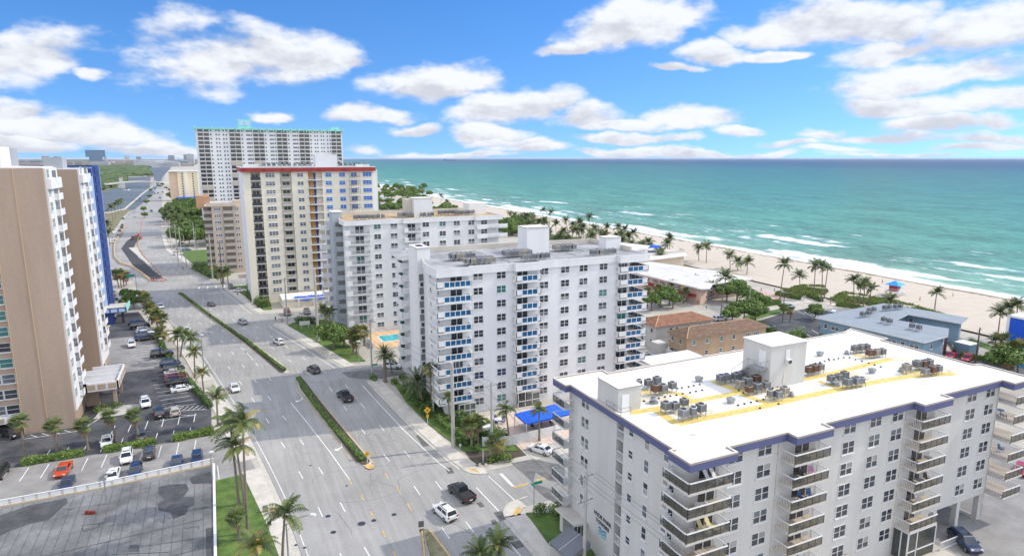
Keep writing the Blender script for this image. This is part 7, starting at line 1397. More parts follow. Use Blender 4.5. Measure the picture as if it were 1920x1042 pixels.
palm((1350, 600), (1361, 521), 'coco', 'very tall coconut palm standing beside the road behind the tan house', s=1.15)
for i, (b, c) in enumerate((((1281, 569), (1284, 546)), ((1259, 556), (1260, 532)), ((1481, 604), (1482, 582)), ((1300, 545), (1301, 526)), ((1335, 560), (1334, 537)), ((1282, 535), (1282, 523)), ((1275, 538), (1275, 524)), ((1213, 575), (1215, 545)), ((1231, 565), (1233, 540)), ((1880, 690), (1878, 640)), ((1908, 700), (1906, 655)), ((1893, 700), (1890, 672)))): palm(b, c, 'coco' if i in (3, 4, 5, 6) else 'sabal', 'palm in the gardens before the motel and hotel, %s' % n5[i], 'garden palms near the beach', s=(1.45 if i > 8 else .8))
for i, (px, py) in enumerate(((1015, 1040), (1046, 690))): pass
# ---------------------------------------------------------------- leafy crowns, shrubs and hedges
def leaf_cloud(mb, boxes, n, size, rng, mats=grn, flatten=.6, wts=(4, 4, 2)):
    """boxes: ellipsoids (cx, cy, cz, rx, ry, rz); leaves as small bent cards spread through the shell"""
    vol = [b[3] * b[4] * b[5] for b in boxes]
    for _ in range(n):
        b = rng.choices(boxes, vol)[0]; u = Vector((rng.gauss(0, 1), rng.gauss(0, 1), rng.gauss(0, 1))).normalized(); r = rng.uniform(.62, 1.04)
        if u.z < -.35 and rng.random() < .6: continue
        p = Vector((b[0] + u.x * b[3] * r, b[1] + u.y * b[4] * r, b[2] + u.z * b[5] * r)); nr = (u + Vector((rng.gauss(0, .5), rng.gauss(0, .5), rng.gauss(0, .5) + .35))).normalized()
        t = nr.cross(Vector((rng.random(), rng.random(), rng.random()))).normalized(); bt = nr.cross(t); s = size * rng.uniform(.6, 1.3); m = rng.choices(mats, wts)[0]
        mb.face([tuple(p - t * s), tuple(p - bt * s * .45 + nr * s * .1), tuple(p + t * s * .9), tuple(p + bt * s * .5)], m)
def tree_meshes(seed, H, Rr, n, size, wts=(4, 4, 2), lob=9):
    rng = random.Random(seed); tb = MB(bark); tb.tube([(0, 0, 0), (.1, .05, H * .25), (.2, 0, H * .5)], [.28, .2, .14], 7, bark); boxes = []
    for i in range(lob):
        a = i * 2.4 + rng.random(); r = Rr * math.sqrt((i + .3) / lob) * .72; z = H * rng.uniform(.52, .82) * (1 - .18 * r / Rr); rr_ = Rr * rng.uniform(.30, .48); boxes.append((r * math.cos(a), r * math.sin(a), z, rr_, rr_, rr_ * .75)); tb.tube([(.15, .03, H * .35), (r * .5 * math.cos(a), r * .5 * math.sin(a), z * .72), (r * math.cos(a), r * math.sin(a), z)], [.12, .08, .04], 5, bark)
    cb_ = MB(*grn); leaf_cloud(cb_, boxes, n, size, rng, wts=wts); return tb.mesh('trunk'), cb_.mesh('crown')
TM = [tree_meshes(1, 7, 4.2, 4200, .36), tree_meshes(2, 6, 3.8, 3600, .34, (3, 4, 3)), tree_meshes(3, 8.5, 5.5, 4600, .42, (3, 4, 3)), tree_meshes(4, 5, 3.4, 3200, .34, (6, 4, 1))]
def tree(pos, k, label, group=None, s=1.0, cat='tree'):
    t = thing('broadleaf_tree', label, cat, (pos[0], pos[1], 0), random.uniform(0, 6.28), group); t.scale = (s, s, s * random.uniform(.9, 1.1)); link('trunk', TM[k][0], t); link('crown', TM[k][1], t); return t
def shrub_mesh(seed, n, size, wts=(4, 4, 2), lob=5):
    rng = random.Random(seed); b = [(rng.uniform(-.5, .5), rng.uniform(-.5, .5), rng.uniform(.35, .7), rng.uniform(.45, .7), rng.uniform(.45, .7), rng.uniform(.35, .55)) for _ in range(lob)]; mb = MB(*grn); leaf_cloud(mb, b, n, size, rng, wts=wts); return mb.mesh('shrub')
SHM = [shrub_mesh(1, 420, .14), shrub_mesh(2, 420, .14, (1, 4, 5)), shrub_mesh(3, 380, .15, (6, 3, 1))]
def shrub(pos, k, label, group=None, s=1.0): return tag(link('shrub', SHM[k], None, (pos[0], pos[1], .05), random.uniform(0, 6.28), (s, s, s * random.uniform(.8, 1.1))), label, 'shrub', group)
def hedge(label, pts, w, h, n, size=.16, wts=(4, 4, 2), z0=.1, seed=1, name='hedge', cat='hedge', soft=.25):
    rng = random.Random(seed); mb = MB(*grn); A = [Vector((*p, 0)) for p in pts]; L = [(b - a).length for a, b in zip(A, A[1:])]; tot = sum(L)
    core = MB(grn[2]); strip(mb, pts, -w * .36, w * .36, z0, z0 + h * .72, grn[2])
    for _ in range(n):
        d = rng.uniform(0, tot); i = 0
        while i < len(L) - 1 and d > L[i]: d -= L[i]; i += 1
        dr = (A[i + 1] - A[i]).normalized(); sd = Vector((-dr.y, dr.x, 0)); q = rng.random(); e = (1 + soft * (math.sin(d * 1.3 + i) * .5 + rng.uniform(-.5, .5)))
        if q < .5: off, z, nr = rng.uniform(-.5, .5) * w, h * e * rng.uniform(.85, 1.05), Vector((0, 0, 1))
        else: s_ = 1 if q < .75 else -1; off, z, nr = s_ * w * .5 * e * rng.uniform(.8, 1.05), h * rng.uniform(.1, 1.0), sd * s_
        p = A[i] + dr * d + sd * off + Vector((0, 0, z0 + z)); nr = (nr + Vector((rng.gauss(0, .5), rng.gauss(0, .5), rng.gauss(0, .4)))).normalized(); t = nr.cross(Vector((rng.random(), rng.random(), rng.random() + .1))).normalized(); bt = nr.cross(t); s = size * rng.uniform(.6, 1.3)
        mb.face([tuple(p - t * s), tuple(p - bt * s * .5), tuple(p + t * s), tuple(p + bt * s * .5)], rng.choices(grn, wts)[0])
    return tag(link(name, mb.mesh(name)), label, cat)
hedge('clipped green hedge filling the near median of the avenue', [(19.6, 101.0), (17.3, 118), (15.9, 131), (15.0, 144), (14.9, 148.5)], 1.0, .5, 5200, .14, (4, 5, 1), .17, 1)
hedge('thin clipped hedge filling the farther median', [(12.6, 155.5), (9.6, 169), (6.4, 183.5), (-2.6, 219.2), (-12.1, 258.8), (-13.8, 266)], .85, .48, 6500, .16, (4, 5, 1), .17, 2)
hedge('leafy hedge left part between the two car parks', [(-32.0, 123.9), (-23.3, 123.9)], 1.5, .9, 2600, .17, (5, 4, 1), .05, 3); hedge('leafy hedge middle part between the two car parks', [(-20.4, 123.7), (-12.4, 123.7)], 1.5, .9, 2400, .17, (5, 4, 1), .05, 4); hedge('leafy hedge right part between the two car parks', [(-9.8, 123.6), (-3.0, 124.4)], 1.5, 1.0, 2200, .17, (5, 4, 1), .05, 5)
hedge('dark low hedge along the west pavement beside the parked cars', [(-3.6, 138), (-7.6, 155), (-10.4, 167)], 1.2, .9, 2200, .18, (2, 5, 4), .05, 6); hedge('dark hedge along the west pavement outside the blue tower', [(-11.8, 172), (-14.6, 186), (-17.0, 203)], 1.3, 1.0, 2400, .20, (2, 5, 4), .05, 7)
hedge('bushy dark planting along the foot of the blue balcony block', [(35.8, 131), (36.6, 121), (36.4, 114)], 3.0, 1.6, 3600, .24, (1, 4, 5), .1, 8, soft=.7); hedge('flowering green hedge beside the east pavement', [(36.2, 112.5), (37.2, 105), (39.5, 99)], 1.2, 1.0, 1800, .18, (4, 4, 2), .1, 9); hedge('dark planting in front of the patio', [(39.5, 110), (41, 103), (43.5, 97)], 2.2, 1.7, 2600, .24, (1, 4, 5), .1, 10, soft=.7)
hedge('tall clipped hedge with a green windscreen behind the tan house', [g(1405, 610), g(1430, 622), g(1462, 640)], 1.2, 2.4, 2600, .24, (1, 4, 5), 0, 11); hedge('rough yellow green hedge in front of the beach car park', [g(1432, 651), g(1470, 648), g(1505, 636)], 2.4, 2.6, 2800, .26, (6, 4, 1), 0, 12, soft=.6)
hedge('bright green hedge along the motel lawn', [g(1432, 575), g(1462, 570)], 1.6, 1.6, 1300, .26, (6, 4, 1), 0, 13); hedge('bright green hedge at the beach end of the car park', [g(1515, 556), g(1540, 566)], 1.6, 1.5, 1200, .26, (6, 4, 1), 0, 14); hedge('low green hedge near the red cars', [g(1800, 668), g(1862, 678)], 1.2, 1.1, 1300, .20, (5, 4, 1), 0, 15); hedge('clipped hedge behind the lawn by the beach path', [g(1455, 553), g(1500, 562)], 1.6, 1.4, 1300, .26, (5, 4, 1), 0, 16); hedge('row of green bushes behind the hotel car park', [g(1568, 573), g(1612, 580)], 1.4, 1.3, 1100, .24, (5, 4, 1), 0, 17)
hedge('green planting along the foot of the red banded tower', [(13.5, 228), (11.5, 240), (10.5, 252)], 3.0, 1.8, 2200, .30, (3, 4, 3), .1, 18, soft=.8); hedge('dark planting beside the pinkish block', [(-1.5, 294), (-5, 308), (-9, 325)], 4, 2.4, 2400, .34, (2, 4, 4), .1, 19, soft=.8)
for i, (p, k, s) in enumerate((((575, 607), 1, 2.6), ((563, 606), 1, 2.2))): shrub(g(*p), k, 'clipped round dark bush at the corner of the tower car park, %s' % ('right' if i == 0 else 'left'), None, s)
rs = random.Random(4); rs0 = random.Random(12)
for i in range(16): x = rs.uniform(35.8, 38.5); y = rs.uniform(98, 128); shrub((x + (.6 if y < 112 else 0), y), i % 3, 'leafy shrub in the planted strip beside the east pavement', 'shrubs in the east planted strip', rs.uniform(.9, 1.6))
for i, p in enumerate(((905, 820), (915, 835), (935, 858), (928, 866), (893, 848), (952, 865), (740, 718), (755, 712), (770, 735), (700, 712), (1052, 975), (1040, 962), (1062, 985), (1015, 962), (130, 680), (190, 770), (215, 765), (215, 590))): shrub(g(*p), i % 3, 'leafy shrub near a building entrance or corner, %s' % n5[i], 'corner shrubs', 1.3)
shrub(g(140, 682 + 0), 0, 'round bush on a kerbed island by the blue tower car park', None, 1.8); 
gq_ = 'shore palms and shrubs behind the beach'
for i in range(34): p = (rs0.uniform(985, 1245), 0); y_ = 416 + (p[0] - 985) * .235 + rs0.uniform(-6, 14); palm((p[0], y_ + 12), (p[0] + rs0.uniform(-3, 3), y_ - rs0.uniform(4, 14)), 'coco', 'coconut palm in the dense belt between the white blocks and the sand', gq_, s=1.1)
for i in range(60): p = (rs0.uniform(985, 1245), 0); y_ = 424 + (p[0] - 985) * .24 + rs0.uniform(-5, 14); shrub(g(p[0], y_ + 8), i % 3, 'shrub in the belt between the white blocks and the sand', 'shore shrubs', rs0.uniform(2.2, 3.6))
tree(g(626, 656), 0, 'round broadleaf tree on the grass beside the bus bench', s=1.15); tree(g(645, 650), 1, 'dark broadleaf tree behind the round one', s=.9)
gs_ = 'sea grape trees between the street and the beach motel'
for i, (p, k, s) in enumerate((((1222, 583), 1, .85), ((1238, 576), 1, .9), ((1255, 572), 0, .85), ((1362, 566), 1, 1.0), ((1382, 566), 0, 1.05), ((1402, 574), 1, 1.0), ((1420, 583), 1, .9), ((1345, 548), 1, .8), ((1394, 602), 2, .75), ((1372, 607), 1, .85), ((1415, 601), 0, .8), ((1345, 556), 0, .8), ((1262, 578), 1, .75), ((1528, 599), 1, .7), ((1470, 588), 0, .45), ((1250, 548), 0, .7), ((1265, 552), 1, .7), ((1900, 705), 2, .8), ((1545, 640), 1, .4))): tree(g(*p), k, 'leafy tree between the side street and the beach motel, %s of the group' % n5[i], gs_, s * 1.2)
gw_ = 'trees of the dark woods beside the avenue'; rs = random.Random(8); c = 0
for i in range(70):
    y = rs.uniform(395, 700); x = interp(Ep, y) + rs.uniform(7, 46) ; tree((x, y), rs.choice([1, 2, 2, 0]), 'tree in the dark roadside woods left of the tall white tower', gw_, rs.uniform(1.2, 1.75))
for i in range(12): y = rs.uniform(700, 1300); tree((interp(Ep, y) + rs.uniform(6, 30), y), 2, 'far tree beside the avenue near the bridge', 'far trees beside the avenue', rs.uniform(1.0, 1.4))
gk = 'trees of the coastal wood behind the white blocks'
for i in range(95):
    p = (rs.uniform(704, 805), rs.uniform(352, 396)) if i < 80 else (rs.uniform(800, 855), rs.uniform(384, 402)); tree(g(p[0], p[1], 3), rs.choice([0, 3, 3, 1]), 'bright green tree in the coastal wood behind the white blocks', gk, rs.uniform(1.2, 1.8))
for i in range(22): p = (rs.uniform(930, 985), rs.uniform(412, 432)); tree(g(p[0], p[1], 4), rs.choice([0, 3]), 'green tree just behind the white block, left of the beach palms', 'green trees behind the white block', rs.uniform(1.1, 1.5))
for i in range(30): y = rs.uniform(560, 1300); x = rs.uniform(120, 215) + (y - 560) * .03; tree((x, y), 1, 'distant tree along the shore', 'distant shore trees', rs.uniform(1.2, 1.8))
for i, (p) in enumerate(((243, 572), (238, 562), (248, 565), (252, 578), (240, 580))): tree(g(*p), 1, 'dark tree at the corner behind the blue tower canopy, %s' % n5[i], 'dark trees behind the blue tower canopy', .75)
for i, p in enumerate(((281, 372), (275, 384), (270, 398), (272, 409), (283, 360), (300, 352), (312, 356), (305, 349), (318, 360))): tree(g(*p), 1, 'small tree in the far median or verge, %s' % n5[i], 'far median trees', .9)
# dunes : sea oats and sea grape ground cover
def cover(label, poly, n, size, seed, wts=(5, 4, 1), h=.7, z=.35):
    rng = random.Random(seed); mb = MB(*grn, mat('dune_grass', (.30, .28, .12), .9, .3, 1)); mats_ = grn + [MATS['dune_grass']]; xs_ = [p[0] for p in poly]; ys_ = [p[1] for p in poly]
    def inside(x, y):
        c = False; k = len(poly)
        for i in range(k):
            x1, y1 = poly[i]; x2, y2 = poly[(i + 1) % k]
            if (y1 > y) != (y2 > y) and x < (x2 - x1) * (y - y1) / (y2 - y1) + x1: c = not c
        return c
    k = 0
    while k < n:
        x, y = rng.uniform(min(xs_), max(xs_)), rng.uniform(min(ys_), max(ys_))
        if not inside(x, y) or (math.sin(x * .5) + math.sin(y * .37 + x * .2) < -1.1): k += .2; continue
        k += 1; s = size * rng.uniform(.6, 1.4); a = rng.random() * 3.14; t = Vector((math.cos(a), math.sin(a), rng.uniform(-.3, .3))) * s; u = Vector((rng.uniform(-.4, .4), rng.uniform(-.4, .4), 1)).normalized() * s * rng.uniform(.3, .9); p = Vector((x, y, z + rng.uniform(0, h)))
        mb.face([tuple(p - t), tuple(p - u * .2), tuple(p + t), tuple(p + u)], rng.choices(mats_, (*wts, 3))[0])
    o = link('dune_plants', mb.mesh('dune_plants')); return tag(o, label, None, None, 'stuff')
cover('green dune plants on the sand beside the beach path', [g(1466, 546), g(1500, 538), g(1545, 538), g(1552, 550), g(1540, 560), g(1500, 556)], 5200, .46, 1, (7, 3, 0))
cover('green dune plants around the row of four palms', [g(1556, 563), g(1580, 550), g(1620, 556), g(1700, 572), g(1790, 598), g(1770, 604), g(1690, 590), g(1640, 592), g(1600, 580)], 8500, .46, 2, (7, 3, 0))
cover('low shore plants beyond the beach palms', [g(1120, 458), g(1200, 468), g(1230, 482), g(1180, 480), g(1100, 466)], 1400, .6, 3, h=1.4)
# ---------------------------------------------------------------- poles, lamps, signs, people
def pole(label, base, top_py, r0=.22, r1=.15, m=polec, arms=True, kind='utility pole', lean=0, name='utility_pole', cross=2, xyz=None):
    x, y = g(*base) if xyz is None else xyz; H = zat(x, y, top_py); t = thing(name, label, kind, (x, y, 0), 0); mb = MB(m); mb.tube([(0, 0, 0), (lean * H * .5, 0, H * .5), (lean * H, 0, H)], [r0, (r0 + r1) / 2, r1], 10, m); link('pole', mb.mesh('pole'), t)
    if arms:
        for j in range(cross):
            z = H - .6 - j * 3.2; mb = MB(metal, railw); d = (math.cos(.15), math.sin(.15)); mb.beam((lean * z - d[0] * 1.3, -d[1] * 1.3, z), (lean * z + d[0] * 1.3, d[1] * 1.3, z), .1, .1, metal)
            for k in (-1.25, -.5, .6, 1.25): mb.tube([(lean * z + d[0] * k, d[1] * k, z), (lean * z + d[0] * k, d[1] * k, z + .35)], [.07, .05], 6, railw)
            link('crossarm', mb.mesh('crossarm'), t)
    return t, (x, y, H)
pA = pole('slim concrete utility pole with two crossarms in front of the dark wall lettering', (1095, 1065), 884, .26, .17)[1]
pB = pole('tall square concrete pole beside the yellow warning sign', (850, 840), 680, .34, .28, arms=False)[1]
pC = pole('grey concrete pole with brackets in front of the patio', (922, 855), 716, .24, .18, cross=1)[1]
pD = pole('concrete pole with a green street sign at the side street corner', (698, 708), 600, .22, .17, cross=1)[1]
pE = pole('thick white concrete pole behind the bus bench', (597, 640), 505, .36, .28, arms=False)[1]
pF = pole('grey pole at the tower car park corner', (539, 607), 520, .24, .18, cross=1)[1]
pG = pole('dark timber pole at the left of the crossing', (418, 538), 455, .22, .17, wood, arms=False)[1]
pH = pole('pale concrete pole beside the yellow sign up the avenue', (399, 524), 440, .3, .24, arms=False)[1]
pole('timber pole with a crossarm beside the red cars', (1828, 684), 614, .20, .14, wood, cross=1); pole('thin dark pole in the beach car park', (1467, 604), 543, .14, .1, wood, arms=False)
for i, (b, tp) in enumerate((((315, 455), 408), ((322, 470), 415), ((341, 487), 424), ((335, 500), 420), ((350, 505), 440), ((372, 500), 430), ((366, 470), 418))): pole('pale pole beside the dark roadside woods, %s from the left' % n5[i], b, tp, .2, .15, arms=(i == 3))
for i, (b, tp) in enumerate((((813, 781), 700), ((1404, 588), 540), ((255, 398), 362), ((243, 404), 368), ((236, 392), 360))): pole(['slim grey pole in the planting by the huge date palm', 'thin white pole on the motel lawn', 'thin lamp pole by the waterway, right', 'thin lamp pole by the waterway, middle', 'thin lamp pole by the waterway, left'][i], b, tp, .15, .1, metal if i > 1 else polec, arms=False)
# overhead wires
def wire(label, a, b, sag=1.2, r=.018):
    mb = MB(dmetal); pts = [(a[0] + (b[0] - a[0]) * t, a[1] + (b[1] - a[1]) * t, a[2] + (b[2] - a[2]) * t - sag * 4 * t * (1 - t)) for t in frange(0, 1, .1)]; mb.tube(pts, r, 4, dmetal, False); return tag(link('overhead_wire', mb.mesh('overhead_wire')), label, 'wire', 'overhead wires along the east pavement')
for (p, q, nme) in ((pA, pC, 'from the lettered wall pole to the patio pole'), (pC, pD, 'from the patio pole to the corner pole'), (pD, pF, 'from the corner pole to the tower car park pole')):
    for j, (dz, dx) in enumerate(((-.2, -1.2), (-.2, .6), (-3.4, -1.2), (-3.4, 1.2))): wire('thin overhead wire %s, %s' % (nme, n5[j]), (p[0] + dx, p[1], p[2] + dz), (q[0] + dx, q[1], q[2] + dz), .9, .022)
for j, dx in enumerate((-1.2, -.5, .6, 1.2)): wire('thin overhead wire leaving the lettered wall pole towards the camera, %s' % n5[j], (pA[0] + dx, pA[1], pA[2] - .3), (pA[0] + dx + 6, pA[1] - 45, pA[2] - 1), .9, .02)
# street lamps
def lamp(label, base, head, dark=False):
    x, y = g(*base); H = zat(x, y, head[1]) ; t = thing('street_lamp', label, 'street lamp', (x, y, 0)); m = metal if not dark else dmetal; f = x * math.sin(PSI) + y * math.cos(PSI); dep = f * math.cos(TH) - (H - CAMH) * math.sin(TH); xr = (head[0] - 960) * dep / F - (x * math.cos(PSI) - y * math.sin(PSI)); d = (xr * math.cos(PSI), -xr * math.sin(PSI))
    mb = MB(m); mb.tube([(0, 0, 0), (0, 0, H - 1.2)], [.13, .09], 8, m); link('pole', mb.mesh('pole'), t)
    mb = MB(m); mb.tube([(0, 0, H - 1.3), (d[0] * .5, d[1] * .5, H - .35), (d[0] * .85, d[1] * .85, H)], [.06, .05, .05], 6, m); mb.tube([(0, 0, H - 2.2), (d[0] * .5, d[1] * .5, H - .6)], .03, 5, m); link('arm', mb.mesh('arm'), t)
    mb = MB(railw); u = Vector((d[0], d[1], 0)).normalized() if xr else Vector((1, 0, 0)); c = Vector((d[0], d[1], H)); mb.tube([tuple(c - u * .5), tuple(c - u * .2 + Vector((0, 0, .05))), tuple(c + u * .3 + Vector((0, 0, .03))), tuple(c + u * .5)], [.08, .22, .2, .05], 8, railw); link('lamp_head', mb.mesh('lamp_head'), t)
lamp('street lamp with a white head reaching over the avenue at the bottom left', (541, 1046), (586, 965)); lamp('tall thin street lamp beside the west pavement palms', (382, 690), (378, 628)); lamp('street lamp post on the grass by the pool fence', (673, 680), (672, 640)); lamp('low lamp rising from the median hedge far up the avenue', (394, 596), (394, 582), True)
for i, (b, h) in enumerate((((201, 948), (205, 886)), ((399, 905), (397, 848)))): lamp('white post floodlight on the boundary wall, %s one' % ('left', 'right')[i], b, h)
for i, (b, h) in enumerate((((302, 672), (301, 635)),)): lamp('dark lamp post beside the long black van', b, h, True)
# road signs
def sign(label, base, top_py, shape, m, name='road_sign', w=.75, txt=None, two=False, face=math.pi):
    x, y = g(*base); H = zat(x, y, top_py); t = thing(name, label, 'road sign', (x, y, .1), 0); mb = MB(railw); mb.tube([(0, 0, 0), (0, 0, H)], .045, 6, railw); link('post', mb.mesh('post'), t)
    mb = MB(m, dmetal); z = H - w * .6; nrm = (math.sin(face), math.cos(face)); r = (math.cos(face), -math.sin(face))
    def P(a, b, o=.05): return (r[0] * a + nrm[0] * o, r[1] * a + nrm[1] * o, z + b)
    pts = [(0, -w * .75), (w * .75, 0), (0, w * .75), (-w * .75, 0)] if shape == 'diamond' else [(-w / 2, -w * .6), (w / 2, -w * .6), (w / 2, w * .6), (-w / 2, w * .6)]
    mb.face([P(a, b) for a, b in pts], m); mb.face([P(a, b, .02) for a, b in pts][::-1], metal)
    if shape == 'diamond': mb.face([P(a * .35, b * .35, .06) for a, b in ((-w * .6, 0), (0, w * .45), (w * .7, w * .1), (w * .2, -w * .5))], dmetal)
    if two: mb.face([P(a, b) for a, b in ((-.26, -w * .8 - .75), (.26, -w * .8 - .75), (.26, -w * .8 - .1), (-.26, -w * .8 - .1))], m)
    if txt: mb.face([P(a, b, .06) for a, b in txt], dmetal)
    link('sign_face', mb.mesh('sign_face'), t); return t
yel = mat('sign_yellow', (.75, .38, .02), .5, .04); blk = mat('sign_white', (.62, .62, .60), .5, .05); gsn = mat('street_sign_green', (.01, .25, .16), .5, .05)
sn = R(180 + 8)
sign('yellow diamond crossing sign with a plate below, beside the tall square pole', (802, 797), 764, 'diamond', yel, w=.95, two=True, face=sn); sign('yellow diamond sign up the avenue near the crossing', (399, 522), 500, 'diamond', yel, w=1.1, two=True, face=sn); sign('yellow marker sign at the tip of the near median', (689, 870), 847, 'diamond', yel, w=.7, face=sn); sign('grey lane sign above a diamond plate on the bottom traffic island', (790, 996), 977, 'square', mat('sign_grey_black', (.12, .12, .12), .6), w=.75, face=sn, two=True)
sign('small round white sign at the hedge beside the pavement', (863, 842), 832, 'square', blk, w=.4, face=sn)
x, y = g(572, 617); t = thing('notice_board', 'white rectangular board on two posts at the grass corner', 'sign', (x, y, .1)); mb = MB(blk, railw); mb.box(-1.5, 1.5, -.05, .05, 1.2, 2.4, blk); mb.box(-1.1, -1, -.05, .05, 0, 1.2); mb.box(1, 1.1, -.05, .05, 0, 1.2); link('board', mb.mesh('board'), t)
for i, (p, z, a) in enumerate(((pD, 3.2, 0), (pF, 2.9, 0))): t = thing('street_name_sign', 'green street name sign on the %s pole' % ('side street corner', 'tower car park')[i], 'road sign', (p[0], p[1] - .3, z)); mb = MB(gsn); mb.box(-.1, 1.3, -.03, .03, -.2, .2); mb.box(-.03, .03, -.2, .9, -.65, -.3); link('plate', mb.mesh('plate'), t)
x, y = g(1001, 962); t = thing('street_name_sign', 'green street name sign on the corner island beside the cream block', 'road sign', (x, y, .15)); mb = MB(metal); mb.tube([(0, 0, 0), (0, 0, 4.5)], .06, 6); link('post', mb.mesh('post'), t); mb = MB(gsn); mb.box(-.1, 1.3, -.03, .03, 4.3, 4.7); mb.box(-.03, .03, -.2, .9, 3.9, 4.25); link('plate', mb.mesh('plate'), t)
x, y = g(240, 548); t = thing('street_name_sign', 'green street sign on an arm near the road works', 'road sign', (x + 3, y, 0)); mb = MB(metal); mb.tube([(0, 0, 0), (0, 0, 7)], .12, 6); mb.beam((0, 0, 6.8), (-3, 0, 6.8), .1); link('post', mb.mesh('post'), t); mb = MB(gsn); mb.box(-3, -.3, -.05, .05, 5.9, 6.7); link('plate', mb.mesh('plate'), t)
# bench, cabinets, planters
x, y = g(599, 640); t = thing('bus_bench', 'grey bus bench on the pavement by the thick white pole', 'bench', (x - .4, y - .4, .14), 1.35); mb = MB(metal); mb.box(-1, 1, -.25, .25, .4, .46); link('seat', mb.mesh('seat'), t); mb = MB(ggrey); mb.box(-1, 1, .22, .28, .46, 1.0); link('backrest', mb.mesh('backrest'), t)
for s_ in (-.8, .8): mb = MB(metal); mb.box(s_ - .05, s_ + .05, -.25, .25, 0, .4); link('leg', mb.mesh('leg'), t)
def cabinet(label, p, w, d, h, m, rot=0): t = thing('utility_cabinet', label, 'cabinet', (*g(*p), .1), rot); mb = MB(m); mb.box(-w / 2, w / 2, -d / 2, d / 2, .1, h); link('cabinet_body', mb.mesh('cabinet_body'), t); mb = MB(kerbm); mb.box(-w / 2 - .1, w / 2 + .1, -d / 2 - .1, d / 2 + .1, 0, .1); link('plinth', mb.mesh('plinth'), t); mb = MB(dmetal); mb.box(-.01, .01, -d / 2 - .01, -d / 2, .2, h - .1); mb.box(.05, .08, -d / 2 - .03, -d / 2, h * .5, h * .6); link('door_seam', mb.mesh('door_seam'), t)
cabinet('green utility box on the west pavement beside the lawn', (498, 960), .7, .5, .9, mat('cabinet_green', (.12, .16, .13), .7), -.1); cabinet('dark green valve box on the west pavement', (505, 985), .5, .4, .5, mat('cabinet_dark', (.03, .06, .05), .7)); cabinet('white utility cabinet between the palms and the patio fence', (912, 818), 1.7, 1.1, 2.0, white2, .1); cabinet('second white utility cabinet behind the first', (903, 808), 1.4, 1.0, 1.8, white2, .1); cabinet('teal box under the palms by the blue tower', (259, 566), 1.0, .8, 1.4, mat('teal_box', (.02, .25, .25), .6))
t = thing('bollard', 'white concrete bollard on the gravel corner bed', 'bollard', (*g(906, 868), .05)); mb = MB(polec); mb.tube([(0, 0, 0), (0, 0, 2.3)], .13, 8); link('post', mb.mesh('post'), t)
for i, p in enumerate(((900, 872), (911, 872), (903, 876))): mb = MB(walk); mb.cyl(0, 0, 0, .3, .35, 7, walk, .2); tag(link('rock', mb.mesh('rock'), None, (*g(*p), .05)), 'pale rock at the foot of the bollard, %s' % n5[i], 'rock')
for i, p in enumerate(((1047, 690), (1056, 680))): t = thing('potted_palm', 'potted palm on the patio beside the cream block, %s' % ('larger', 'smaller')[i], 'potted plant', (*g(p[0], 715, .05), .05)); mb = MB(dmetal); mb.cyl(0, 0, 0, .9, .35, 10, dmetal, .5); link('pot', mb.mesh('pot'), t); c_ = link('foliage', CS[0], t, (0, 0, 1.4)); c_.scale = (.7, .7, .7)
for i, p in enumerate(((1808, 1038), (1590, 1030))): pass
t = thing('gate', 'white railing gate beside the screened porch', 'gate', (82, 44.6, 0)); mb = MB(railw); mb.box(0, 5, 0, .08, 1.1, 1.2); bars(mb, 0, 5, .04, .04, 0, 1.15, .25); mb.box(0, 5, 0, .08, .1, .18); link('bars', mb.mesh('bars'), t)
t = thing('water_pipes', 'pair of grey meter boxes on the ground floor wall of the cream block', 'meter box', (66.5, 46.6, 0)); mb = MB(greyst); mb.box(-.8, -.2, -.1, .2, 1, 2.6); mb.box(.2, .9, -.2, .2, .2, 2.4); mb.tube([(0, 0, 0), (0, 0, 3)], .05, 6); link('boxes', mb.mesh('boxes'), t); t.name = 'meter_boxes'
# blue deck chair stack beyond the roof
t = thing('stacked_loungers', 'blue stacked beach loungers beside the grey blue hotel', 'loungers', (*g(1700, 655), 0)); mb = MB(bluep)
for i in range(8): mb.box(-3 + i * .8, -2.4 + i * .8, -1, 1, .3 + (i % 3) * .3, .4 + (i % 3) * .3)
link('frames', mb.mesh('frames'), t)
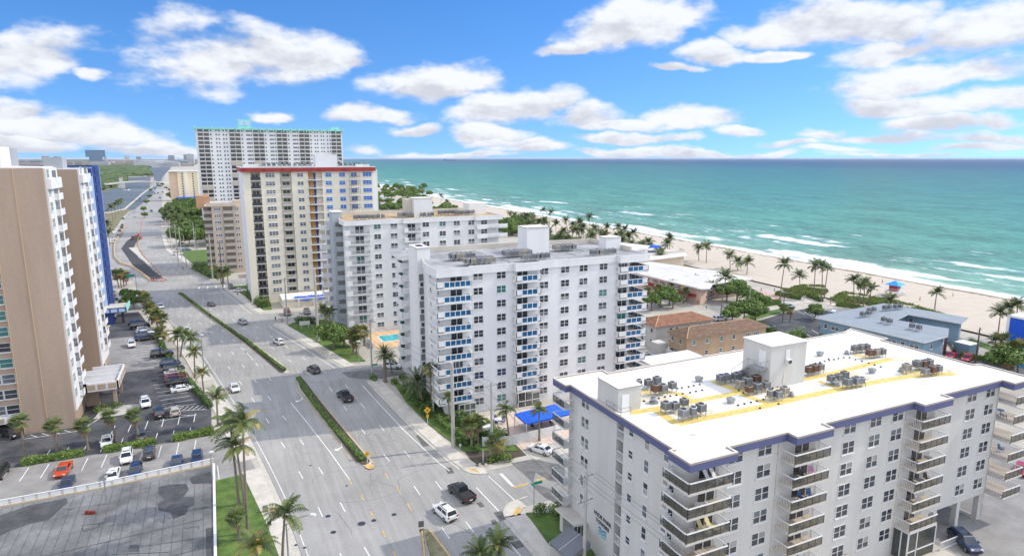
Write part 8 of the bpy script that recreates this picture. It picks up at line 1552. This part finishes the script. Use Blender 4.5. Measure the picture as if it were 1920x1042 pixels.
# people : small standing or walking figures grown from a skinned skeleton
def person(label, base, top, bottom, skin=(.40, .24, .16), facing=0, stride=.25, H=1.72, z=.1, bag=False):
    x, y = g(*base) ; me = bpy.data.meshes.new('person'); s = stride
    V = [(0, 0, .95), (0, 0, 1.15), (0, 0, 1.38), (0, 0, 1.50), (0, .02, 1.60), (0, .02, 1.72), (-.19, 0, 1.42), (-.25, -.05 - s * .3, 1.14), (-.24, .08 - s * .5, .90), (.19, 0, 1.42), (.25, -.05 + s * .3, 1.14), (.24, .08 + s * .5, .90), (-.10, 0, .90), (-.11, s * .5 + .03, .50), (-.11, s * .6 - .05, .08), (-.11, s * .6 + .13, .04), (.10, 0, .90), (.11, -s * .4 + .04, .50), (.11, -s * .9, .08), (.11, -s * .9 + .18, .04)]
    E_ = [(0, 1), (1, 2), (2, 3), (3, 4), (4, 5), (2, 6), (6, 7), (7, 8), (2, 9), (9, 10), (10, 11), (0, 12), (12, 13), (13, 14), (14, 15), (0, 16), (16, 17), (17, 18), (18, 19)]
    me.from_pydata(V, E_, []); o = bpy.data.objects.new('person', me); COL.objects.link(o); md = o.modifiers.new('skin', 'SKIN'); md2 = o.modifiers.new('sub', 'SUBSURF'); md2.levels = 1; md2.render_levels = 1
    rad = [.13, .12, .14, .07, .10, .09, .07, .05, .035, .07, .05, .035, .10, .075, .05, .035, .10, .075, .05, .035]
    for v, r in zip(me.skin_vertices[0].data, rad): v.radius = (r, r * .85)
    me.skin_vertices[0].data[0].use_root = True
    dg = bpy.context.evaluated_depsgraph_get(); me2 = bpy.data.meshes.new_from_object(o.evaluated_get(dg)); bpy.data.objects.remove(o); me2.name = 'person'; me2.materials.clear()
    for m in (mat('skin_tone', skin, .6, .05), top, bottom, mat('dark_hair', (.03, .02, .015), .7)): me2.materials.append(m)
    for p in me2.polygons:
        c = p.center; p.material_index = 3 if c.z > 1.66 or (c.z > 1.56 and c.y < -.02) else (0 if c.z > 1.47 or c.z < .55 or (abs(c.x) > .2 and c.z < 1.25) else (1 if c.z > .95 else 2)); p.use_smooth = True
    me2.update(); q = link('person', me2, None, (x, y, z), R(facing), H / 1.78); tag(q, label, 'person'); return q
cl_ = {k: mat('cloth_' + k, c, .85, .08) for k, c in dict(black=(.02, .02, .025), white=(.65, .65, .65), red=(.40, .05, .05), blue=(.05, .12, .35), grey=(.2, .2, .22), pink=(.55, .30, .32)).items()}
person('person in dark clothes walking across the avenue at the far junction', (343, 507), cl_['black'], cl_['black'], facing=60); person('person in black walking on the far east pavement', (351, 500), cl_['black'], cl_['grey'], facing=90); person('person walking on the pavement beside the far crossing', (446, 555), cl_['grey'], cl_['black'], facing=170)
person('person in dark clothes waiting at the tower car park corner', (517, 603), cl_['black'], cl_['black'], facing=200); person('person in pink near the kerb at the tower car park corner', (524, 606), cl_['pink'], cl_['white'], facing=120); person('person in red top at the tower car park corner', (529, 607), cl_['red'], cl_['grey'], facing=30)
person('person in dark clothes walking on the side street near the motel', (1308, 572), cl_['black'], cl_['black'], facing=60); person('person in grey walking on the side street, nearer the tan house', (1324, 580), cl_['grey'], cl_['black'], facing=240); person('person in black standing at the edge of the beach by the motel', (1427, 547), cl_['black'], cl_['black'], facing=20); person('person in dark clothes by the beach path bushes', (1452, 549), cl_['grey'], cl_['black'], facing=90)
person('person in dark clothes walking on the sand left of the lifeguard hut', (1654, 534), cl_['black'], cl_['black'], z=.5); person('person in red walking on the sand right of the lifeguard hut', (1724, 567), cl_['red'], cl_['black'], z=.5); person('person walking on the sand below the shoreline weed', (1786, 559), cl_['pink'], cl_['grey'], z=.5); person('person at the edge of the sea beyond the motel', (1344, 470), cl_['black'], cl_['grey'], z=.3); person('person on the path beside the dune palms', (1557, 573), cl_['red'], cl_['black'])
bx, by = 57.2, 46.0
# ---------------------------------------------------------------- thin sea haze
hz = MB(); hz.box(-71000, 91000, -9500, 91000, -4, 82)
me = hz.mesh('haze'); hm = bpy.data.materials.new('haze_air'); hm.use_nodes = True; hm.node_tree.nodes.clear()
vo_ = hm.node_tree.nodes.new('ShaderNodeVolumePrincipled'); vo_.inputs['Density'].default_value = 1.8e-5; vo_.inputs['Color'].default_value = (.75, .85, 1.0, 1)
ho = hm.node_tree.nodes.new('ShaderNodeOutputMaterial'); hm.node_tree.links.new(vo_.outputs[0], ho.inputs['Volume']); me.materials.append(hm)
tag(link('haze', me), kind='stuff')
